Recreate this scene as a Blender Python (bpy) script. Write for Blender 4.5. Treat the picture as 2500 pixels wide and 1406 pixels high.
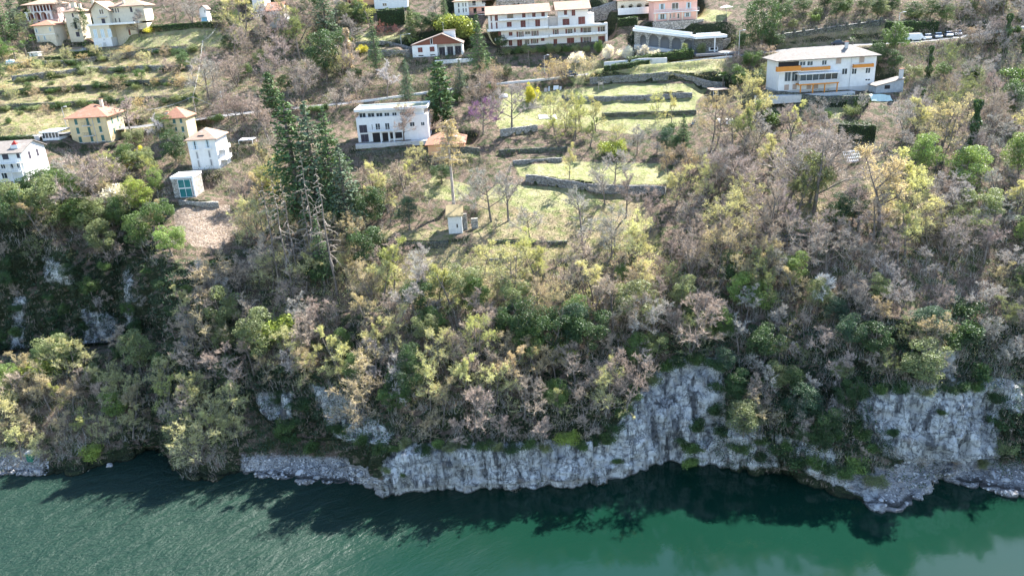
# Steep wooded lake shore with villas, seen from a drone above the water.
import bpy, bmesh, math, random
import numpy as np
from mathutils import Vector, Matrix
from mathutils.bvhtree import BVHTree

for o in list(bpy.data.objects):
    bpy.data.objects.remove(o)
SC = bpy.context.scene
COL = SC.collection
RNG = np.random.default_rng(7)
random.seed(7)

# ------------------------------------------------------------------ camera
IW, IH = 2500.0, 1406.0
F_PX = 1900.0
CAM_H = 85.0
PITCH = math.radians(20.9)
ROLL = math.radians(3.4)
C0 = np.array([0.0, 0.0, CAM_H])
FWD = np.array([0.0, math.cos(PITCH), -math.sin(PITCH)])
_R0 = np.array([1.0, 0.0, 0.0])
_U0 = np.array([0.0, math.sin(PITCH), math.cos(PITCH)])
RGT = math.cos(ROLL) * _R0 - math.sin(ROLL) * _U0
UPV = math.cos(ROLL) * _U0 + math.sin(ROLL) * _R0
cam_data = bpy.data.cameras.new("camera")
cam = bpy.data.objects.new("camera", cam_data)
COL.objects.link(cam)
cam_data.sensor_width = 36.0
cam_data.lens = 36.0 * F_PX / IW
cam_data.clip_start = 1.0
cam_data.clip_end = 5000.0
M = Matrix.Identity(4)
for i in range(3):
    M[i][0], M[i][1], M[i][2], M[i][3] = RGT[i], UPV[i], -FWD[i], C0[i]
cam.matrix_world = M
SC.camera = cam

# ------------------------------------------------------------------ light
SUN_AZ = math.radians(41.0)      # to the right of straight ahead
SUN_EL = math.radians(45.5)
SUN_DIR = np.array([math.sin(SUN_AZ) * math.cos(SUN_EL), math.cos(SUN_AZ) * math.cos(SUN_EL), math.sin(SUN_EL)])
world = bpy.data.worlds.new("World")
SC.world = world
world.use_nodes = True
wn = world.node_tree.nodes
wl = world.node_tree.links
bg = wn["Background"]
sky = wn.new("ShaderNodeTexSky")
sky.sky_type = 'NISHITA'
sky.sun_disc = False
sky.sun_elevation = SUN_EL
sky.sun_rotation = SUN_AZ
sky.air_density = 1.0
sky.dust_density = 0.25
sky.ozone_density = 1.5
wl.new(sky.outputs[0], bg.inputs[0])
bg.inputs[1].default_value = 0.104
sun_data = bpy.data.lights.new("sun", 'SUN')
sun_data.energy = 5.0
sun_data.angle = math.radians(0.53)
sun_data.color = (1.0, 0.955, 0.885)
sun = bpy.data.objects.new("sun", sun_data)
COL.objects.link(sun)
sun.rotation_euler = Vector(SUN_DIR).to_track_quat('Z', 'Y').to_euler()
sun.location = (0, 200, 300)
SC.view_settings.view_transform = 'Standard'
SC.view_settings.look = 'None'
SC.view_settings.gamma = 1.0
SC.view_settings.use_curve_mapping = False
SC.view_settings.exposure = 2.2
SC.render.engine = 'CYCLES'
SC.cycles.max_bounces = 6
SC.cycles.diffuse_bounces = 2
SC.cycles.glossy_bounces = 2
SC.cycles.transmission_bounces = 3
SC.cycles.transparent_max_bounces = 4

# ------------------------------------------------------------------ pixel <-> world
def ray(px, py):
    d = FWD + (px - IW / 2) / F_PX * RGT - (py - IH / 2) / F_PX * UPV
    return d / np.linalg.norm(d)
def at_y(px, py, Y):
    d = ray(px, py)
    return C0 + d * (Y / d[1])
def at_z(px, py, z=0.0):
    d = ray(px, py)
    return C0 + d * ((z - CAM_H) / d[2])
def proj(P):
    q = np.asarray(P, float) - C0
    w = q @ FWD
    return IW / 2 + F_PX * (q @ RGT) / w, IH / 2 - F_PX * (q @ UPV) / w
def m_per_px(P):
    return float((np.asarray(P) - C0) @ FWD) / F_PX

# ------------------------------------------------------------------ helpers
def tag(o, label=None, cat=None, group=None, kind=None):
    if label: o["label"] = label
    if cat: o["category"] = cat
    if group: o["group"] = group
    if kind: o["kind"] = kind
    return o
def empty(name, loc=(0, 0, 0), rz=0.0):
    o = bpy.data.objects.new(name, None)
    o.empty_display_size = 0.5
    COL.objects.link(o)
    o.location = [float(c) for c in loc]
    o.rotation_euler = (0, 0, rz)
    return o
def mesh_np(name, V, Fc, mats=(), mi=None, smooth=False):
    """V (n,3); Fc: (m,k) int array or list of such arrays (all triangles or quads)."""
    me = bpy.data.meshes.new(name)
    V = np.asarray(V, np.float32)
    if isinstance(Fc, np.ndarray): Fc = [Fc]
    Fc = [f for f in Fc if len(f)]
    loops = np.concatenate([f.ravel() for f in Fc]).astype(np.int32)
    tot = np.concatenate([np.full(len(f), f.shape[1], np.int32) for f in Fc])
    start = np.concatenate([[0], np.cumsum(tot)[:-1]]).astype(np.int32)
    me.vertices.add(len(V)); me.vertices.foreach_set("co", V.ravel())
    me.loops.add(len(loops)); me.loops.foreach_set("vertex_index", loops)
    me.polygons.add(len(tot)); me.polygons.foreach_set("loop_start", start)
    me.polygons.foreach_set("loop_total", tot)
    for m in mats: me.materials.append(m)
    if mi is not None: me.polygons.foreach_set("material_index", np.asarray(mi, np.int32))
    if smooth: me.polygons.foreach_set("use_smooth", np.ones(len(tot), bool))
    me.update(calc_edges=True)
    return me
def obj(name, me, parent=None, mat=None):
    o = bpy.data.objects.new(name, me)
    if mat is not None and not me.materials: me.materials.append(mat)
    COL.objects.link(o)
    if parent is not None: o.parent = parent
    return o
def _hash(ix, iy, iz, seed):
    h = (ix.astype(np.int64) * 374761393 + iy.astype(np.int64) * 668265263 + iz.astype(np.int64) * 2147483647 + seed * 974634527)
    h = (h ^ (h >> 13)) * 1274126177
    h = (h ^ (h >> 16)) & 0xFFFFFF
    return h.astype(np.float64) / 0xFFFFFF
def vnoise(P, seed=0):
    P = np.asarray(P, float)
    I = np.floor(P).astype(np.int64); f = P - I
    f = f * f * (3 - 2 * f)
    out = 0
    for dx in (0, 1):
        for dy in (0, 1):
            for dz in (0, 1):
                w = (f[:, 0] if dx else 1 - f[:, 0]) * (f[:, 1] if dy else 1 - f[:, 1]) * (f[:, 2] if dz else 1 - f[:, 2])
                out = out + w * _hash(I[:, 0] + dx, I[:, 1] + dy, I[:, 2] + dz, seed)
    return out * 2 - 1
def fbm(P, octv=4, seed=0, gain=0.5):
    P = np.asarray(P, float); a = 1.0; s = 0; t = 0
    for k in range(octv):
        s = s + a * vnoise(P * (2 ** k), seed + 17 * k); t += a; a *= gain
    return s / t

# ------------------------------------------------------------------ materials
MATS = {}
class NT:
    def __init__(self, name):
        self.m = bpy.data.materials.new(name); self.m.use_nodes = True
        self.n = self.m.node_tree.nodes; self.l = self.m.node_tree.links
        self.b = self.n["Principled BSDF"]; self.out = self.n["Material Output"]
        self.b.inputs["Roughness"].default_value = 0.8
        self.b.inputs["Specular IOR Level"].default_value = 0.25
        MATS[name] = self.m
    def node(self, t, **kw):
        nd = self.n.new(t)
        for k, v in kw.items(): setattr(nd, k, v)
        return nd
    def link(self, a, b): self.l.new(a, b)
    def noise(self, scale, detail=4, rough=0.55, coord=None, dist=0.0):
        nd = self.node("ShaderNodeTexNoise")
        nd.inputs["Scale"].default_value = scale; nd.inputs["Detail"].default_value = detail
        nd.inputs["Roughness"].default_value = rough; nd.inputs["Distortion"].default_value = dist
        if coord is not None: self.link(coord, nd.inputs["Vector"])
        return nd.outputs["Fac"]
    def ramp(self, fac, stops):
        nd = self.node("ShaderNodeValToRGB")
        el = nd.color_ramp.elements
        while len(el) < len(stops): el.new(0.5)
        for e, (p, c) in zip(el, stops):
            e.position = p; e.color = (*c, 1) if len(c) == 3 else c
        self.link(fac, nd.inputs[0])
        return nd.outputs["Color"]
    def mix(self, fac, a, b, mode='MIX'):
        nd = self.node("ShaderNodeMix", data_type='RGBA', blend_type=mode)
        for s, v in ((nd.inputs[0], fac), (nd.inputs[6], a), (nd.inputs[7], b)):
            if isinstance(v, (int, float)): s.default_value = v
            elif isinstance(v, tuple): s.default_value = (*v, 1) if len(v) == 3 else v
            else: self.link(v, s)
        return nd.outputs[2]
    def math(self, op, a, b=0.0, clamp=False):
        nd = self.node("ShaderNodeMath", operation=op, use_clamp=clamp)
        for s, v in ((nd.inputs[0], a), (nd.inputs[1], b)):
            if isinstance(v, (int, float)): s.default_value = v
            else: self.link(v, s)
        return nd.outputs[0]
    def bump(self, h, strength=0.5, dist=0.1):
        nd = self.node("ShaderNodeBump")
        nd.inputs["Strength"].default_value = strength; nd.inputs["Distance"].default_value = dist
        self.link(h, nd.inputs["Height"]); self.link(nd.outputs[0], self.b.inputs["Normal"])
        return nd
    def pos(self):
        return self.node("ShaderNodeNewGeometry").outputs["Position"]
    def objco(self):
        return self.node("ShaderNodeTexCoord").outputs["Object"]
    def scaled(self, co, s):
        nd = self.node("ShaderNodeMapping"); nd.inputs["Scale"].default_value = s
        self.link(co, nd.inputs[0]); return nd.outputs[0]

def plain(name, col, rough=0.8, var=0.12, scale=1.2, bump=0.0, metal=0.0):
    """painted / plain surface with slight blotches and streaks of wear"""
    t = NT(name)
    co = t.objco()
    n1 = t.noise(scale, 5, 0.6, co)
    st = t.noise(3.0, 4, 0.6, t.scaled(co, (1.0, 1.0, 0.15)))
    c0 = tuple(max(0, c * (1 - var * 1.6)) for c in col); c1 = tuple(min(1, c * (1 + var)) for c in col)
    c = t.mix(n1, c0, c1)
    c = t.mix(t.math('MULTIPLY', t.math('SUBTRACT', st, 0.5, True), 0.9), c, tuple(x * 0.6 for x in col))
    t.link(c, t.b.inputs["Base Color"])
    t.b.inputs["Roughness"].default_value = rough; t.b.inputs["Metallic"].default_value = metal
    if bump: t.bump(t.noise(8, 4, 0.6, co), bump, 0.05)
    return t.m
# ------------------------------------------------------------------ terrain lattice
SHORE = [(-260,1160),(0,1150),(100,1152),(180,1146),(250,1135),(290,1122),(330,1104),(370,1092),(408,1096),(428,1120),(450,1152),(500,1164),(560,1156),(600,1150),(700,1163),(800,1172),(880,1178),(930,1190),(946,1203),(1000,1192),(1100,1191),(1200,1188),(1300,1180),(1400,1175),(1500,1164),(1535,1148),(1575,1130),(1620,1129),(1660,1131),(1700,1124),(1740,1131),(1800,1152),(1850,1146),(1885,1139),(1930,1150),(1980,1180),(2050,1205),(2120,1226),(2195,1238),(2232,1205),(2250,1180),(2300,1167),(2360,1172),(2420,1188),(2500,1200),(2760,1205)]
# per image column: (py, slope degrees) up the hillside from the shore; a negative slope is the dip of the gorge
COLS = {
 -260: [(1090,40),(880,38),(866,-40),(560,76),(430,30),(345,18),(250,18),(130,20)],
 0:    [(1090,40),(880,38),(866,-40),(520,76),(430,30),(345,18),(250,18),(130,20)],
 200:  [(1080,46),(865,37),(850,-40),(630,74),(480,36),(350,20),(250,19),(130,20)],
 330:  [(1040,55),(850,42),(838,-40),(640,72),(490,36),(350,20),(250,19),(130,20)],
 440:  [(1060,52),(930,50),(760,60),(640,56),(490,34),(370,20),(250,19),(130,20)],
 560:  [(1090,45),(930,46),(760,42),(630,34),(490,28),(370,22),(250,20),(130,22)],
 700:  [(1126,12),(1070,30),(900,64),(760,40),(560,28),(430,24),(250,20),(130,22)],
 850:  [(1130,14),(1070,38),(920,64),(760,38),(560,26),(430,23),(250,20),(130,22)],
 950:  [(1120,74),(1060,56),(920,46),(760,36),(560,24),(430,20),(250,20),(130,23)],
 1200: [(1092,76),(960,50),(830,44),(700,33),(560,22),(430,19),(250,18),(130,22)],
 1450: [(1085,76),(960,50),(830,44),(700,33),(560,23),(430,19),(250,18),(130,23)],
 1620: [(1000,68),(880,70),(780,42),(690,36),(560,27),(430,21),(250,18),(130,24)],
 1800: [(1000,62),(880,60),(780,46),(690,38),(560,29),(430,22),(250,19),(130,24)],
 2000: [(1080,55),(940,54),(800,48),(690,40),(560,30),(430,23),(250,20),(130,24)],
 2200: [(1160,16),(1125,36),(950,72),(780,50),(570,32),(430,24),(250,22),(130,25)],
 2400: [(1145,10),(1115,35),(950,72),(780,50),(570,33),(430,25),(250,23),(130,25)],
 2760: [(1150,10),(1115,35),(950,72),(780,50),(570,33),(430,25),(250,23),(130,25)],
}
TOPROWS = [(20,27),(-80,31),(-260,33),(-600,33)]
NU, NV = 720, 430
def build_lattice():
    cx = sorted(COLS)
    rows_py, rows_Y = [], []
    for c in cx:
        s = np.interp(c, [a for a, b in SHORE], [b for a, b in SHORE])
        P = at_z(c, s); pts = []
        y0, z0 = P[1], 0.0
        pys, Ys = [], []
        for py, sl in COLS[c] + TOPROWS:
            d = ray(c, py); t = -d[2] / d[1]
            m = math.tan(math.radians(sl))
            Y = (CAM_H - z0 + m * y0) / (m + t)
            if sl < 0: Y = y0 + 14.0
            z0 = CAM_H - Y * t; y0 = Y
            pys.append(py); Ys.append(Y)
        rows_py.append(pys); rows_Y.append(Ys)
    rows_py = np.array(rows_py, float); rows_Y = np.array(rows_Y, float)
    U = np.linspace(-480, 3040, NU)
    K = rows_py.shape[1]
    ctrl = np.zeros((NU, K + 2, 3))
    sp = np.interp(U, [a for a, b in SHORE], [b for a, b in SHORE])
    sp = sp + 3.0 * np.interp(U, np.arange(-500, 3060, 14), RNG.normal(0, 1, len(np.arange(-500, 3060, 14))))
    def smooth(a, n):
        k = np.hanning(n + 2)[1:-1]; k /= k.sum()
        return np.convolve(np.pad(a, (n // 2, n - 1 - n // 2), mode='edge'), k, 'valid')
    pyc = np.stack([smooth(np.interp(U, cx, rows_py[:, k]), 15) for k in range(K)], 1)
    Yc = np.stack([smooth(np.interp(U, cx, rows_Y[:, k]), 15) for k in range(K)], 1)
    for k in range(K):          # the upper hill runs evenly behind the gorge and the headlands
        n = [0, 0, 0, 25, 70][k] if k < 5 else 110
        if n: Yc[:, k] = smooth(Yc[:, k], n); pyc[:, k] = smooth(pyc[:, k], n)
    for i, u in enumerate(U):
        S = at_z(u, sp[i])
        ctrl[i, 1] = S
        ctrl[i, 0] = S + np.array([0, -5.0, -9.0])
        for k in range(K):
            ctrl[i, k + 2] = at_y(u, pyc[i, k], max(Yc[i, k], S[1] + 0.2 * (k + 1)))
    # resample every column by a shared parameter, denser where the hill is near
    segw = np.array([6, 40, 44, 44, 46, 52, 46, 44, 40, 34, 12, 10, 6], float)
    par = np.concatenate([[0], np.cumsum(segw)]); par /= par[-1]
    tv = np.linspace(0, 1, NV)
    V = np.zeros((NU, NV, 3)); PY = np.zeros((NU, NV))
    kf = np.interp(tv, par, np.arange(K + 2))
    k0 = np.minimum(kf.astype(int), K); fr = (kf - k0)[None, :, None]
    V = ctrl[:, k0] * (1 - fr) + ctrl[:, k0 + 1] * fr
    # soften the breaks of slope along the columns
    W = V.copy()
    for _ in range(6):
        W[:, 1:-1] = 0.25 * W[:, :-2] + 0.5 * W[:, 1:-1] + 0.25 * W[:, 2:]
    shore_i = np.argmin(np.abs(kf - 1))
    keep = np.exp(-((np.arange(NV) - shore_i) / 5.0) ** 2)[None, :, None]
    V = V * keep + W * (1 - keep)
    return U, V
U_PX, TV = build_lattice()
def grid_normals(V):
    du = np.gradient(V, axis=0); dv = np.gradient(V, axis=1)
    n = np.cross(du, dv); n /= np.linalg.norm(n, axis=2, keepdims=True) + 1e-9
    n[n[..., 2] < -0.3] *= -1
    return n
_N = grid_normals(TV)
_steep = np.clip((0.80 - _N[..., 2]) / 0.25, 0, 1)
STEEP0 = _steep.copy()
_P = TV.reshape(-1, 3)
_nz = fbm(_P / 14.0, 3, 3).reshape(NU, NV) * 1.1 + fbm(_P / 4.0, 3, 5).reshape(NU, NV) * 0.35
_rd = 1 - np.abs(fbm(_P * np.array([1 / 7.0, 1 / 7.0, 1 / 16.0]), 4, 9, 0.55).reshape(NU, NV)) * 2
_bl = np.round((fbm(_P * np.array([1 / 4.0, 1 / 4.0, 1 / 6.0]), 3, 23).reshape(NU, NV)) * 5) / 5
_led = fbm(_P * np.array([1 / 6.0, 1 / 6.0, 1 / 9.0]), 2, 31).reshape(NU, NV) * 1.6
_lz = (TV[..., 2] / 2.1 + _led); _lz = np.abs((_lz % 1.0) - 0.5) * 2
_fr = 1 - np.abs(fbm(_P * np.array([1 / 2.3, 1 / 2.3, 1 / 5.5]), 3, 41).reshape(NU, NV)) * 2
_f2 = 1 - np.abs(fbm(_P * np.array([1 / 1.1, 1 / 1.1, 1 / 2.2]), 2, 43).reshape(NU, NV)) * 2
_fz = np.clip((TV[..., 2] + 0.2) / 1.5, 0.12 + 0.45 * _steep, 1)
TV = TV + _N * ((_nz * (1 - 0.3 * _steep) + _steep * (2.9 * _rd - 1.2 + 1.9 * _bl + 0.25 * _lz + 1.3 * _fr + 0.7 * _f2)) * _fz)[..., None]
# pixel every vertex is seen at
_q = TV - C0
_w = np.maximum(_q @ FWD, 1)
VPX = IW / 2 + F_PX * (_q @ RGT) / _w
VPY = IH / 2 - F_PX * (_q @ UPV) / _w

def tri_quads(nu, nv):
    i = np.arange(nu - 1)[:, None] * nv + np.arange(nv - 1)[None, :]
    return np.stack([i, i + nv, i + nv + 1, i + 1], -1).reshape(-1, 4)
TQ = tri_quads(NU, NV)
def make_bvh():
    return BVHTree.FromPolygons([tuple(v) for v in TV.reshape(-1, 3)], [tuple(q) for q in TQ.tolist()])
BVH = make_bvh()
def ground(px, py):
    d = ray(px, py)
    hit = BVH.ray_cast(Vector(C0), Vector(d))[0]
    if hit is None or hit[2] < 0:
        return at_z(px, py, 0.0)
    return np.array(hit)
def gz(x, y, top=400.0):
    hit = BVH.ray_cast(Vector((x, y, top)), Vector((0, 0, -1)))[0]
    return hit[2] if hit is not None else 0.0

# ---- roads, terraces and house platforms are cut into the hillside
def flatten_disc(rect_o, a, w, d, z, margin=1.5, fall=4.0):
    """level the ground under a footprint: origin, unit front vector, width, depth"""
    o = np.asarray(rect_o)[:2]; a = np.asarray(a)[:2]; b = np.array([-a[1], a[0]])
    q = TV[..., :2] - o
    u = q @ a; v = q @ b
    dx = np.maximum(np.maximum(-margin - u, u - (w + margin)), 0)
    dy = np.where(v < 0, np.maximum(-margin - v, 0) * fall / 1.6, np.maximum(v - (d + margin), 0))
    k = np.clip(1 - np.hypot(dx, dy) / fall, 0, 1); k = k * k * (3 - 2 * k)
    TV[..., 2] = TV[..., 2] * (1 - k) + z * k
def resample(pts, step):
    pts = np.asarray(pts, float)
    s = np.concatenate([[0], np.cumsum(np.linalg.norm(np.diff(pts[:, :2], axis=0), axis=1))])
    n = max(2, int(s[-1] / step) + 1)
    t = np.linspace(0, s[-1], n)
    return np.stack([np.interp(t, s, pts[:, k]) for k in range(3)], 1)
def flatten_path(P, half, fall=2.5):
    P = np.asarray(P)
    lo = P[:, :2].min(0) - half - fall; hi = P[:, :2].max(0) + half + fall
    m = (TV[..., 0] > lo[0]) & (TV[..., 0] < hi[0]) & (TV[..., 1] > lo[1]) & (TV[..., 1] < hi[1])
    Q = TV[m]
    best = np.full(len(Q), 1e9); zz = np.zeros(len(Q))
    for i in range(len(P) - 1):
        a = P[i, :2]; e = P[i + 1, :2] - a; L = e @ e + 1e-9
        t = np.clip(((Q[:, :2] - a) @ e) / L, 0, 1)
        dd = np.linalg.norm(Q[:, :2] - a - t[:, None] * e, axis=1)
        zc = P[i, 2] + t * (P[i + 1, 2] - P[i, 2])
        u = dd < best; best[u] = dd[u]; zz[u] = zc[u]
    k = np.clip(1 - (best - half) / fall, 0, 1); k = k * k * (3 - 2 * k)
    Q[:, 2] = Q[:, 2] * (1 - k) + zz * k
    TV[m] = Q
def terrace(P, h, D):
    """raise the ground behind a wall that runs across the slope"""
    P = P[np.argsort(P[:, 0])]
    yw = np.interp(TV[..., 0], P[:, 0], P[:, 1])
    d = TV[..., 1] - yw
    e = np.clip(np.minimum(TV[..., 0] - P[0, 0], P[-1, 0] - TV[..., 0]) / 2.5, 0, 1)
    k = np.where(d > 0, np.clip(1 - d / D, 0, 1), 0) * e
    TV[..., 2] += h * k
# ------------------------------------------------------------------ road bed and terraces
ROAD_PX = [(-120,346),(0,339),(105,331),(220,322),(330,312),(480,292),(560,281),(650,269),(760,262),(880,249),(1040,227),(1130,213),(1220,204),(1320,196),(1400,188),(1500,173),(1600,160),(1700,148),(1800,137),(1900,124),(2000,114),(2110,110),(2200,106),(2330,94),(2420,80),(2500,67),(2620,48)]
ROAD = np.array([ground(*p) for p in ROAD_PX])
ROAD = resample(ROAD, 2.0)
for _ in range(30): ROAD[1:-1] = 0.25 * ROAD[:-2] + 0.5 * ROAD[1:-1] + 0.25 * ROAD[2:]
flatten_path(ROAD, 3.2, 3.0)
BVH = make_bvh()
# foot of each wall on the photograph, height, depth of the level ground behind, stone, label
WALL_SPEC = [
 ([(1440,207),(1500,201),(1600,199),(1700,197),(1770,192)], 2.0, 9, 'STONE', 'ivy-hung dry stone wall at the head of the grass terraces'),
 ([(1372,243),(1450,249),(1560,247),(1690,238)], 1.5, 12, 'STONE', 'dark dry stone wall between the two widest grass terraces'),
 ([(1470,286),(1560,283),(1700,279)], 1.2, 8, 'STONED', 'low mossy wall below the second grass terrace'),
 ([(1222,334),(1260,328),(1312,319)], 1.8, 9, 'STONEL', 'short stone wall below the lone chestnut tree'),
 ([(1218,378),(1300,373),(1385,368)], 1.2, 8, 'STONED', 'ivy-covered low wall below the bare earth terrace'),
 ([(1252,402),(1310,400),(1372,397)], 1.0, 6, 'STONE', 'low broken wall along the top of the middle lawn'),
 ([(1284,442),(1330,449),(1390,458),(1440,465),(1520,471),(1625,474)], 1.9, 12, 'STONE', 'long stone wall below the middle lawn'),
 ([(915,612),(1000,603),(1095,603)], 1.4, 8, 'STONED', 'dark mossy wall below the stone hut'),
 ([(1195,592),(1300,596),(1385,594)], 0.8, 6, 'STONED', 'low earth-choked wall below the chestnut meadow'),
 ([(1195,640),(1260,634)], 0.9, 6, 'STONE', 'short tumbled wall above the pale green saplings'),
 ([(2138,578),(2230,576),(2335,580)], 1.3, 7, 'STONED', 'dark wall edge below the tawny clearing on the right'),
 ([(1915,586),(2012,574)], 1.2, 7, 'STONED', 'short dark wall below the small clearing left of the round evergreen'),
 ([(15,168),(130,162),(250,144),(400,128),(475,124)], 1.6, 8, 'STONE', 'topmost stone wall of the overgrown terraces on the left'),
 ([(30,198),(150,186),(240,172),(470,172)], 1.5, 8, 'STONE', 'second stone wall of the overgrown terraces on the left'),
 ([(0,232),(150,222),(300,206),(480,212)], 1.4, 8, 'STONED', 'third wall of the overgrown terraces on the left'),
 ([(0,268),(120,264),(300,248),(470,250)], 1.4, 8, 'STONED', 'fourth wall of the overgrown terraces on the left'),
 ([(870,380),(960,376),(1085,372)], 1.2, 5, 'STONED', 'dark ivy wall below the modern white house'),
 ([(1008,390),(1090,388),(1172,384)], 1.8, 7, 'STONED', 'ivy-covered wall below the orange bungalow'),
 ([(1812,252),(1900,256),(2040,258),(2120,256)], 2.3, 5, 'STONED', 'long grey retaining wall under the house with orange balconies'),
 ([(1598,88),(1680,84),(1785,78)], 1.9, 6, 'STONEL', 'pale stone retaining wall behind the arcade below the pink house'),
 ([(1475,178),(1540,169),(1628,156)], 1.8, 6, 'CONC', 'grey concrete retaining wall above the road'),
 ([(1212,24),(1260,20),(1305,16)], 3.2, 8, 'STONEL', 'tall stone wall behind the apartment roofs on the left'),
 ([(1430,30),(1470,28),(1505,30)], 4.2, 8, 'STONE', 'tall stone wall between the apartments and the arcaded house'),
 ([(440,500),(490,503),(535,505)], 1.2, 4, 'STONEL', 'pale stone wall under the glass pavilion'),
 ([(870,115),(950,112),(1040,106)], 1.6, 6, 'STONE', 'stone wall with white coping left of the chalet'),
 ([(900,136),(960,134),(1000,132)], 1.8, 5, 'STONE', 'lower stone wall left of the chalet'),
]
_W = []
for pts, h, D, m, lab in WALL_SPEC:
    P = resample(np.array([ground(*p) for p in pts]), 1.0); _W.append(P)
for P, (pts, h, D, m, lab) in zip(_W, WALL_SPEC): terrace(P, h * 0.92, D)
BVH = make_bvh()
# ------------------------------------------------------------------ building materials
def mat_tile(name, col):
    t = NT(name); co = t.objco()
    wv = t.node("ShaderNodeTexWave"); wv.inputs["Scale"].default_value = 1.3; wv.inputs["Distortion"].default_value = 1.5; wv.inputs["Detail"].default_value = 2
    t.link(co, wv.inputs["Vector"])
    n = t.noise(1.6, 5, 0.7, co); n2 = t.noise(9, 2, 0.6, co)
    c = t.ramp(n, [(0.25, tuple(x * 0.62 for x in col)), (0.5, col), (0.8, tuple(min(1, x * 1.25) for x in col))])
    c = t.mix(t.math('MULTIPLY', n2, 0.4), c, tuple(x * 0.5 for x in col))
    c = t.mix(t.ramp(t.noise(0.7, 3, 0.6, co), [(0.58, (0, 0, 0)), (0.72, (0.6, 0.6, 0.6))]), c, (0.30, 0.29, 0.26))
    t.link(c, t.b.inputs["Base Color"]); t.b.inputs["Roughness"].default_value = 0.85
    t.bump(wv.outputs["Fac"], 0.5, 0.06)
    return t.m
def mat_stone(name, col, scale=2.6, contrast=0.5):
    t = NT(name); P = t.pos()
    v = t.node("ShaderNodeTexVoronoi"); v.inputs["Scale"].default_value = scale; t.link(t.scaled(P, (1, 1, 1.5)), v.inputs["Vector"])
    d = t.node("ShaderNodeTexVoronoi"); d.feature = 'DISTANCE_TO_EDGE'; d.inputs["Scale"].default_value = scale; t.link(t.scaled(P, (1, 1, 1.5)), d.inputs["Vector"])
    sp = t.node("ShaderNodeSeparateColor"); t.link(v.outputs["Color"], sp.inputs[0])
    c = t.mix(sp.outputs[0], tuple(x * (1 - contrast) for x in col), tuple(min(1, x * (1 + contrast)) for x in col))
    c = t.mix(t.math('MULTIPLY', t.noise(0.5, 4, 0.6, P), 0.6), c, tuple(x * 0.55 for x in col))
    c = t.mix(t.ramp(d.outputs[0], [(0.02, (1, 1, 1)), (0.10, (0, 0, 0))]), c, tuple(x * 0.25 for x in col))
    t.link(c, t.b.inputs["Base Color"]); t.b.inputs["Roughness"].default_value = 0.92
    t.bump(t.ramp(d.outputs[0], [(0.0, (0, 0, 0)), (0.15, (1, 1, 1))]), 0.8, 0.1)
    return t.m
def mat_glass(name, col=(0.03, 0.04, 0.05)):
    t = NT(name); n = t.noise(0.9, 3, 0.6, t.objco())
    t.link(t.mix(n, tuple(c * 0.5 for c in col), tuple(c * 1.6 for c in col)), t.b.inputs["Base Color"])
    t.b.inputs["Roughness"].default_value = 0.08; t.b.inputs["Specular IOR Level"].default_value = 0.6
    return t.m
TILE = mat_tile("terracotta_tiles", (0.35, 0.175, 0.115)); TILE2 = mat_tile("pale_tiles", (0.34, 0.235, 0.175)); TILEG = mat_tile("grey_tiles", (0.215, 0.19, 0.17)); TILED = mat_tile("brown_tiles", (0.26, 0.20, 0.17))
WHITE = plain("white_render", (0.72, 0.72, 0.71)); OFFW = plain("cream_render", (0.64, 0.57, 0.44)); YELL = plain("yellow_render", (0.58, 0.47, 0.28), var=0.2); PINK = plain("pink_render", (0.78, 0.46, 0.38)); ORNG = plain("orange_render", (0.74, 0.42, 0.24)); PINK2 = plain("faded_pink_render", (0.58, 0.42, 0.39), var=0.2)
GREYR = plain("grey_render", (0.50, 0.50, 0.50)); ORP = plain("orange_paint", (0.60, 0.235, 0.045), 0.6); TEAL = plain("green_shutter_paint", (0.05, 0.13, 0.12), 0.6); BRSH = plain("brown_shutter_paint", (0.16, 0.055, 0.045), 0.6); DKSH = plain("dark_shutter_paint", (0.055, 0.05, 0.065), 0.6); LBSH = plain("pale_blue_shutter_paint", (0.52, 0.62, 0.66), 0.6); BGSH = plain("beige_shutter_paint", (0.42, 0.33, 0.28), 0.6)
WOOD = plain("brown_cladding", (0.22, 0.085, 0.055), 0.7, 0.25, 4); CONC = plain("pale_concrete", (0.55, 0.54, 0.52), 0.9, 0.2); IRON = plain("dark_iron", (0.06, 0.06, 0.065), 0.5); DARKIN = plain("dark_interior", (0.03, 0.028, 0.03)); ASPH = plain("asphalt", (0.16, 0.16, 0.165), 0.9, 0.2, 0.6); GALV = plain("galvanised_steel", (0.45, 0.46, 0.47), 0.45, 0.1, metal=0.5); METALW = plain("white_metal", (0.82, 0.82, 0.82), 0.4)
STONE = mat_stone("grey_stone_wall", (0.30, 0.29, 0.27)); STONEL = mat_stone("pale_stone_wall", (0.46, 0.43, 0.38)); STONED = mat_stone("mossy_stone_wall", (0.16, 0.16, 0.13), 2.2)
GLASS = mat_glass("window_glass"); TGLASS = mat_glass("teal_glass", (0.02, 0.14, 0.15))
THATCH = plain("mossy_straw_roof", (0.29, 0.235, 0.13), 0.95, 0.35, 3, 0.8)
MOSSF = plain("mossy_flat_roof", (0.32, 0.32, 0.20), 0.95, 0.25, 0.8)

def Z(x0, y0, w):
    s = w / (2497.0 if w != 330 else 2495.0)
    return lambda x, y: (x0 + x * s, y0 + y * s)
zA = Z(0, 0, 650); zB = Z(600, 0, 650); zC = Z(1200, 0, 650); zD = Z(1800, 0, 700); zE = Z(0, 220, 650); zF = Z(600, 220, 650); zG = Z(1200, 220, 650)
zAP = Z(1170, 0, 330); zPK = Z(1480, 0, 330); zTL = Z(0, 0, 330); zCH = Z(820, 0, 380)

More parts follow.
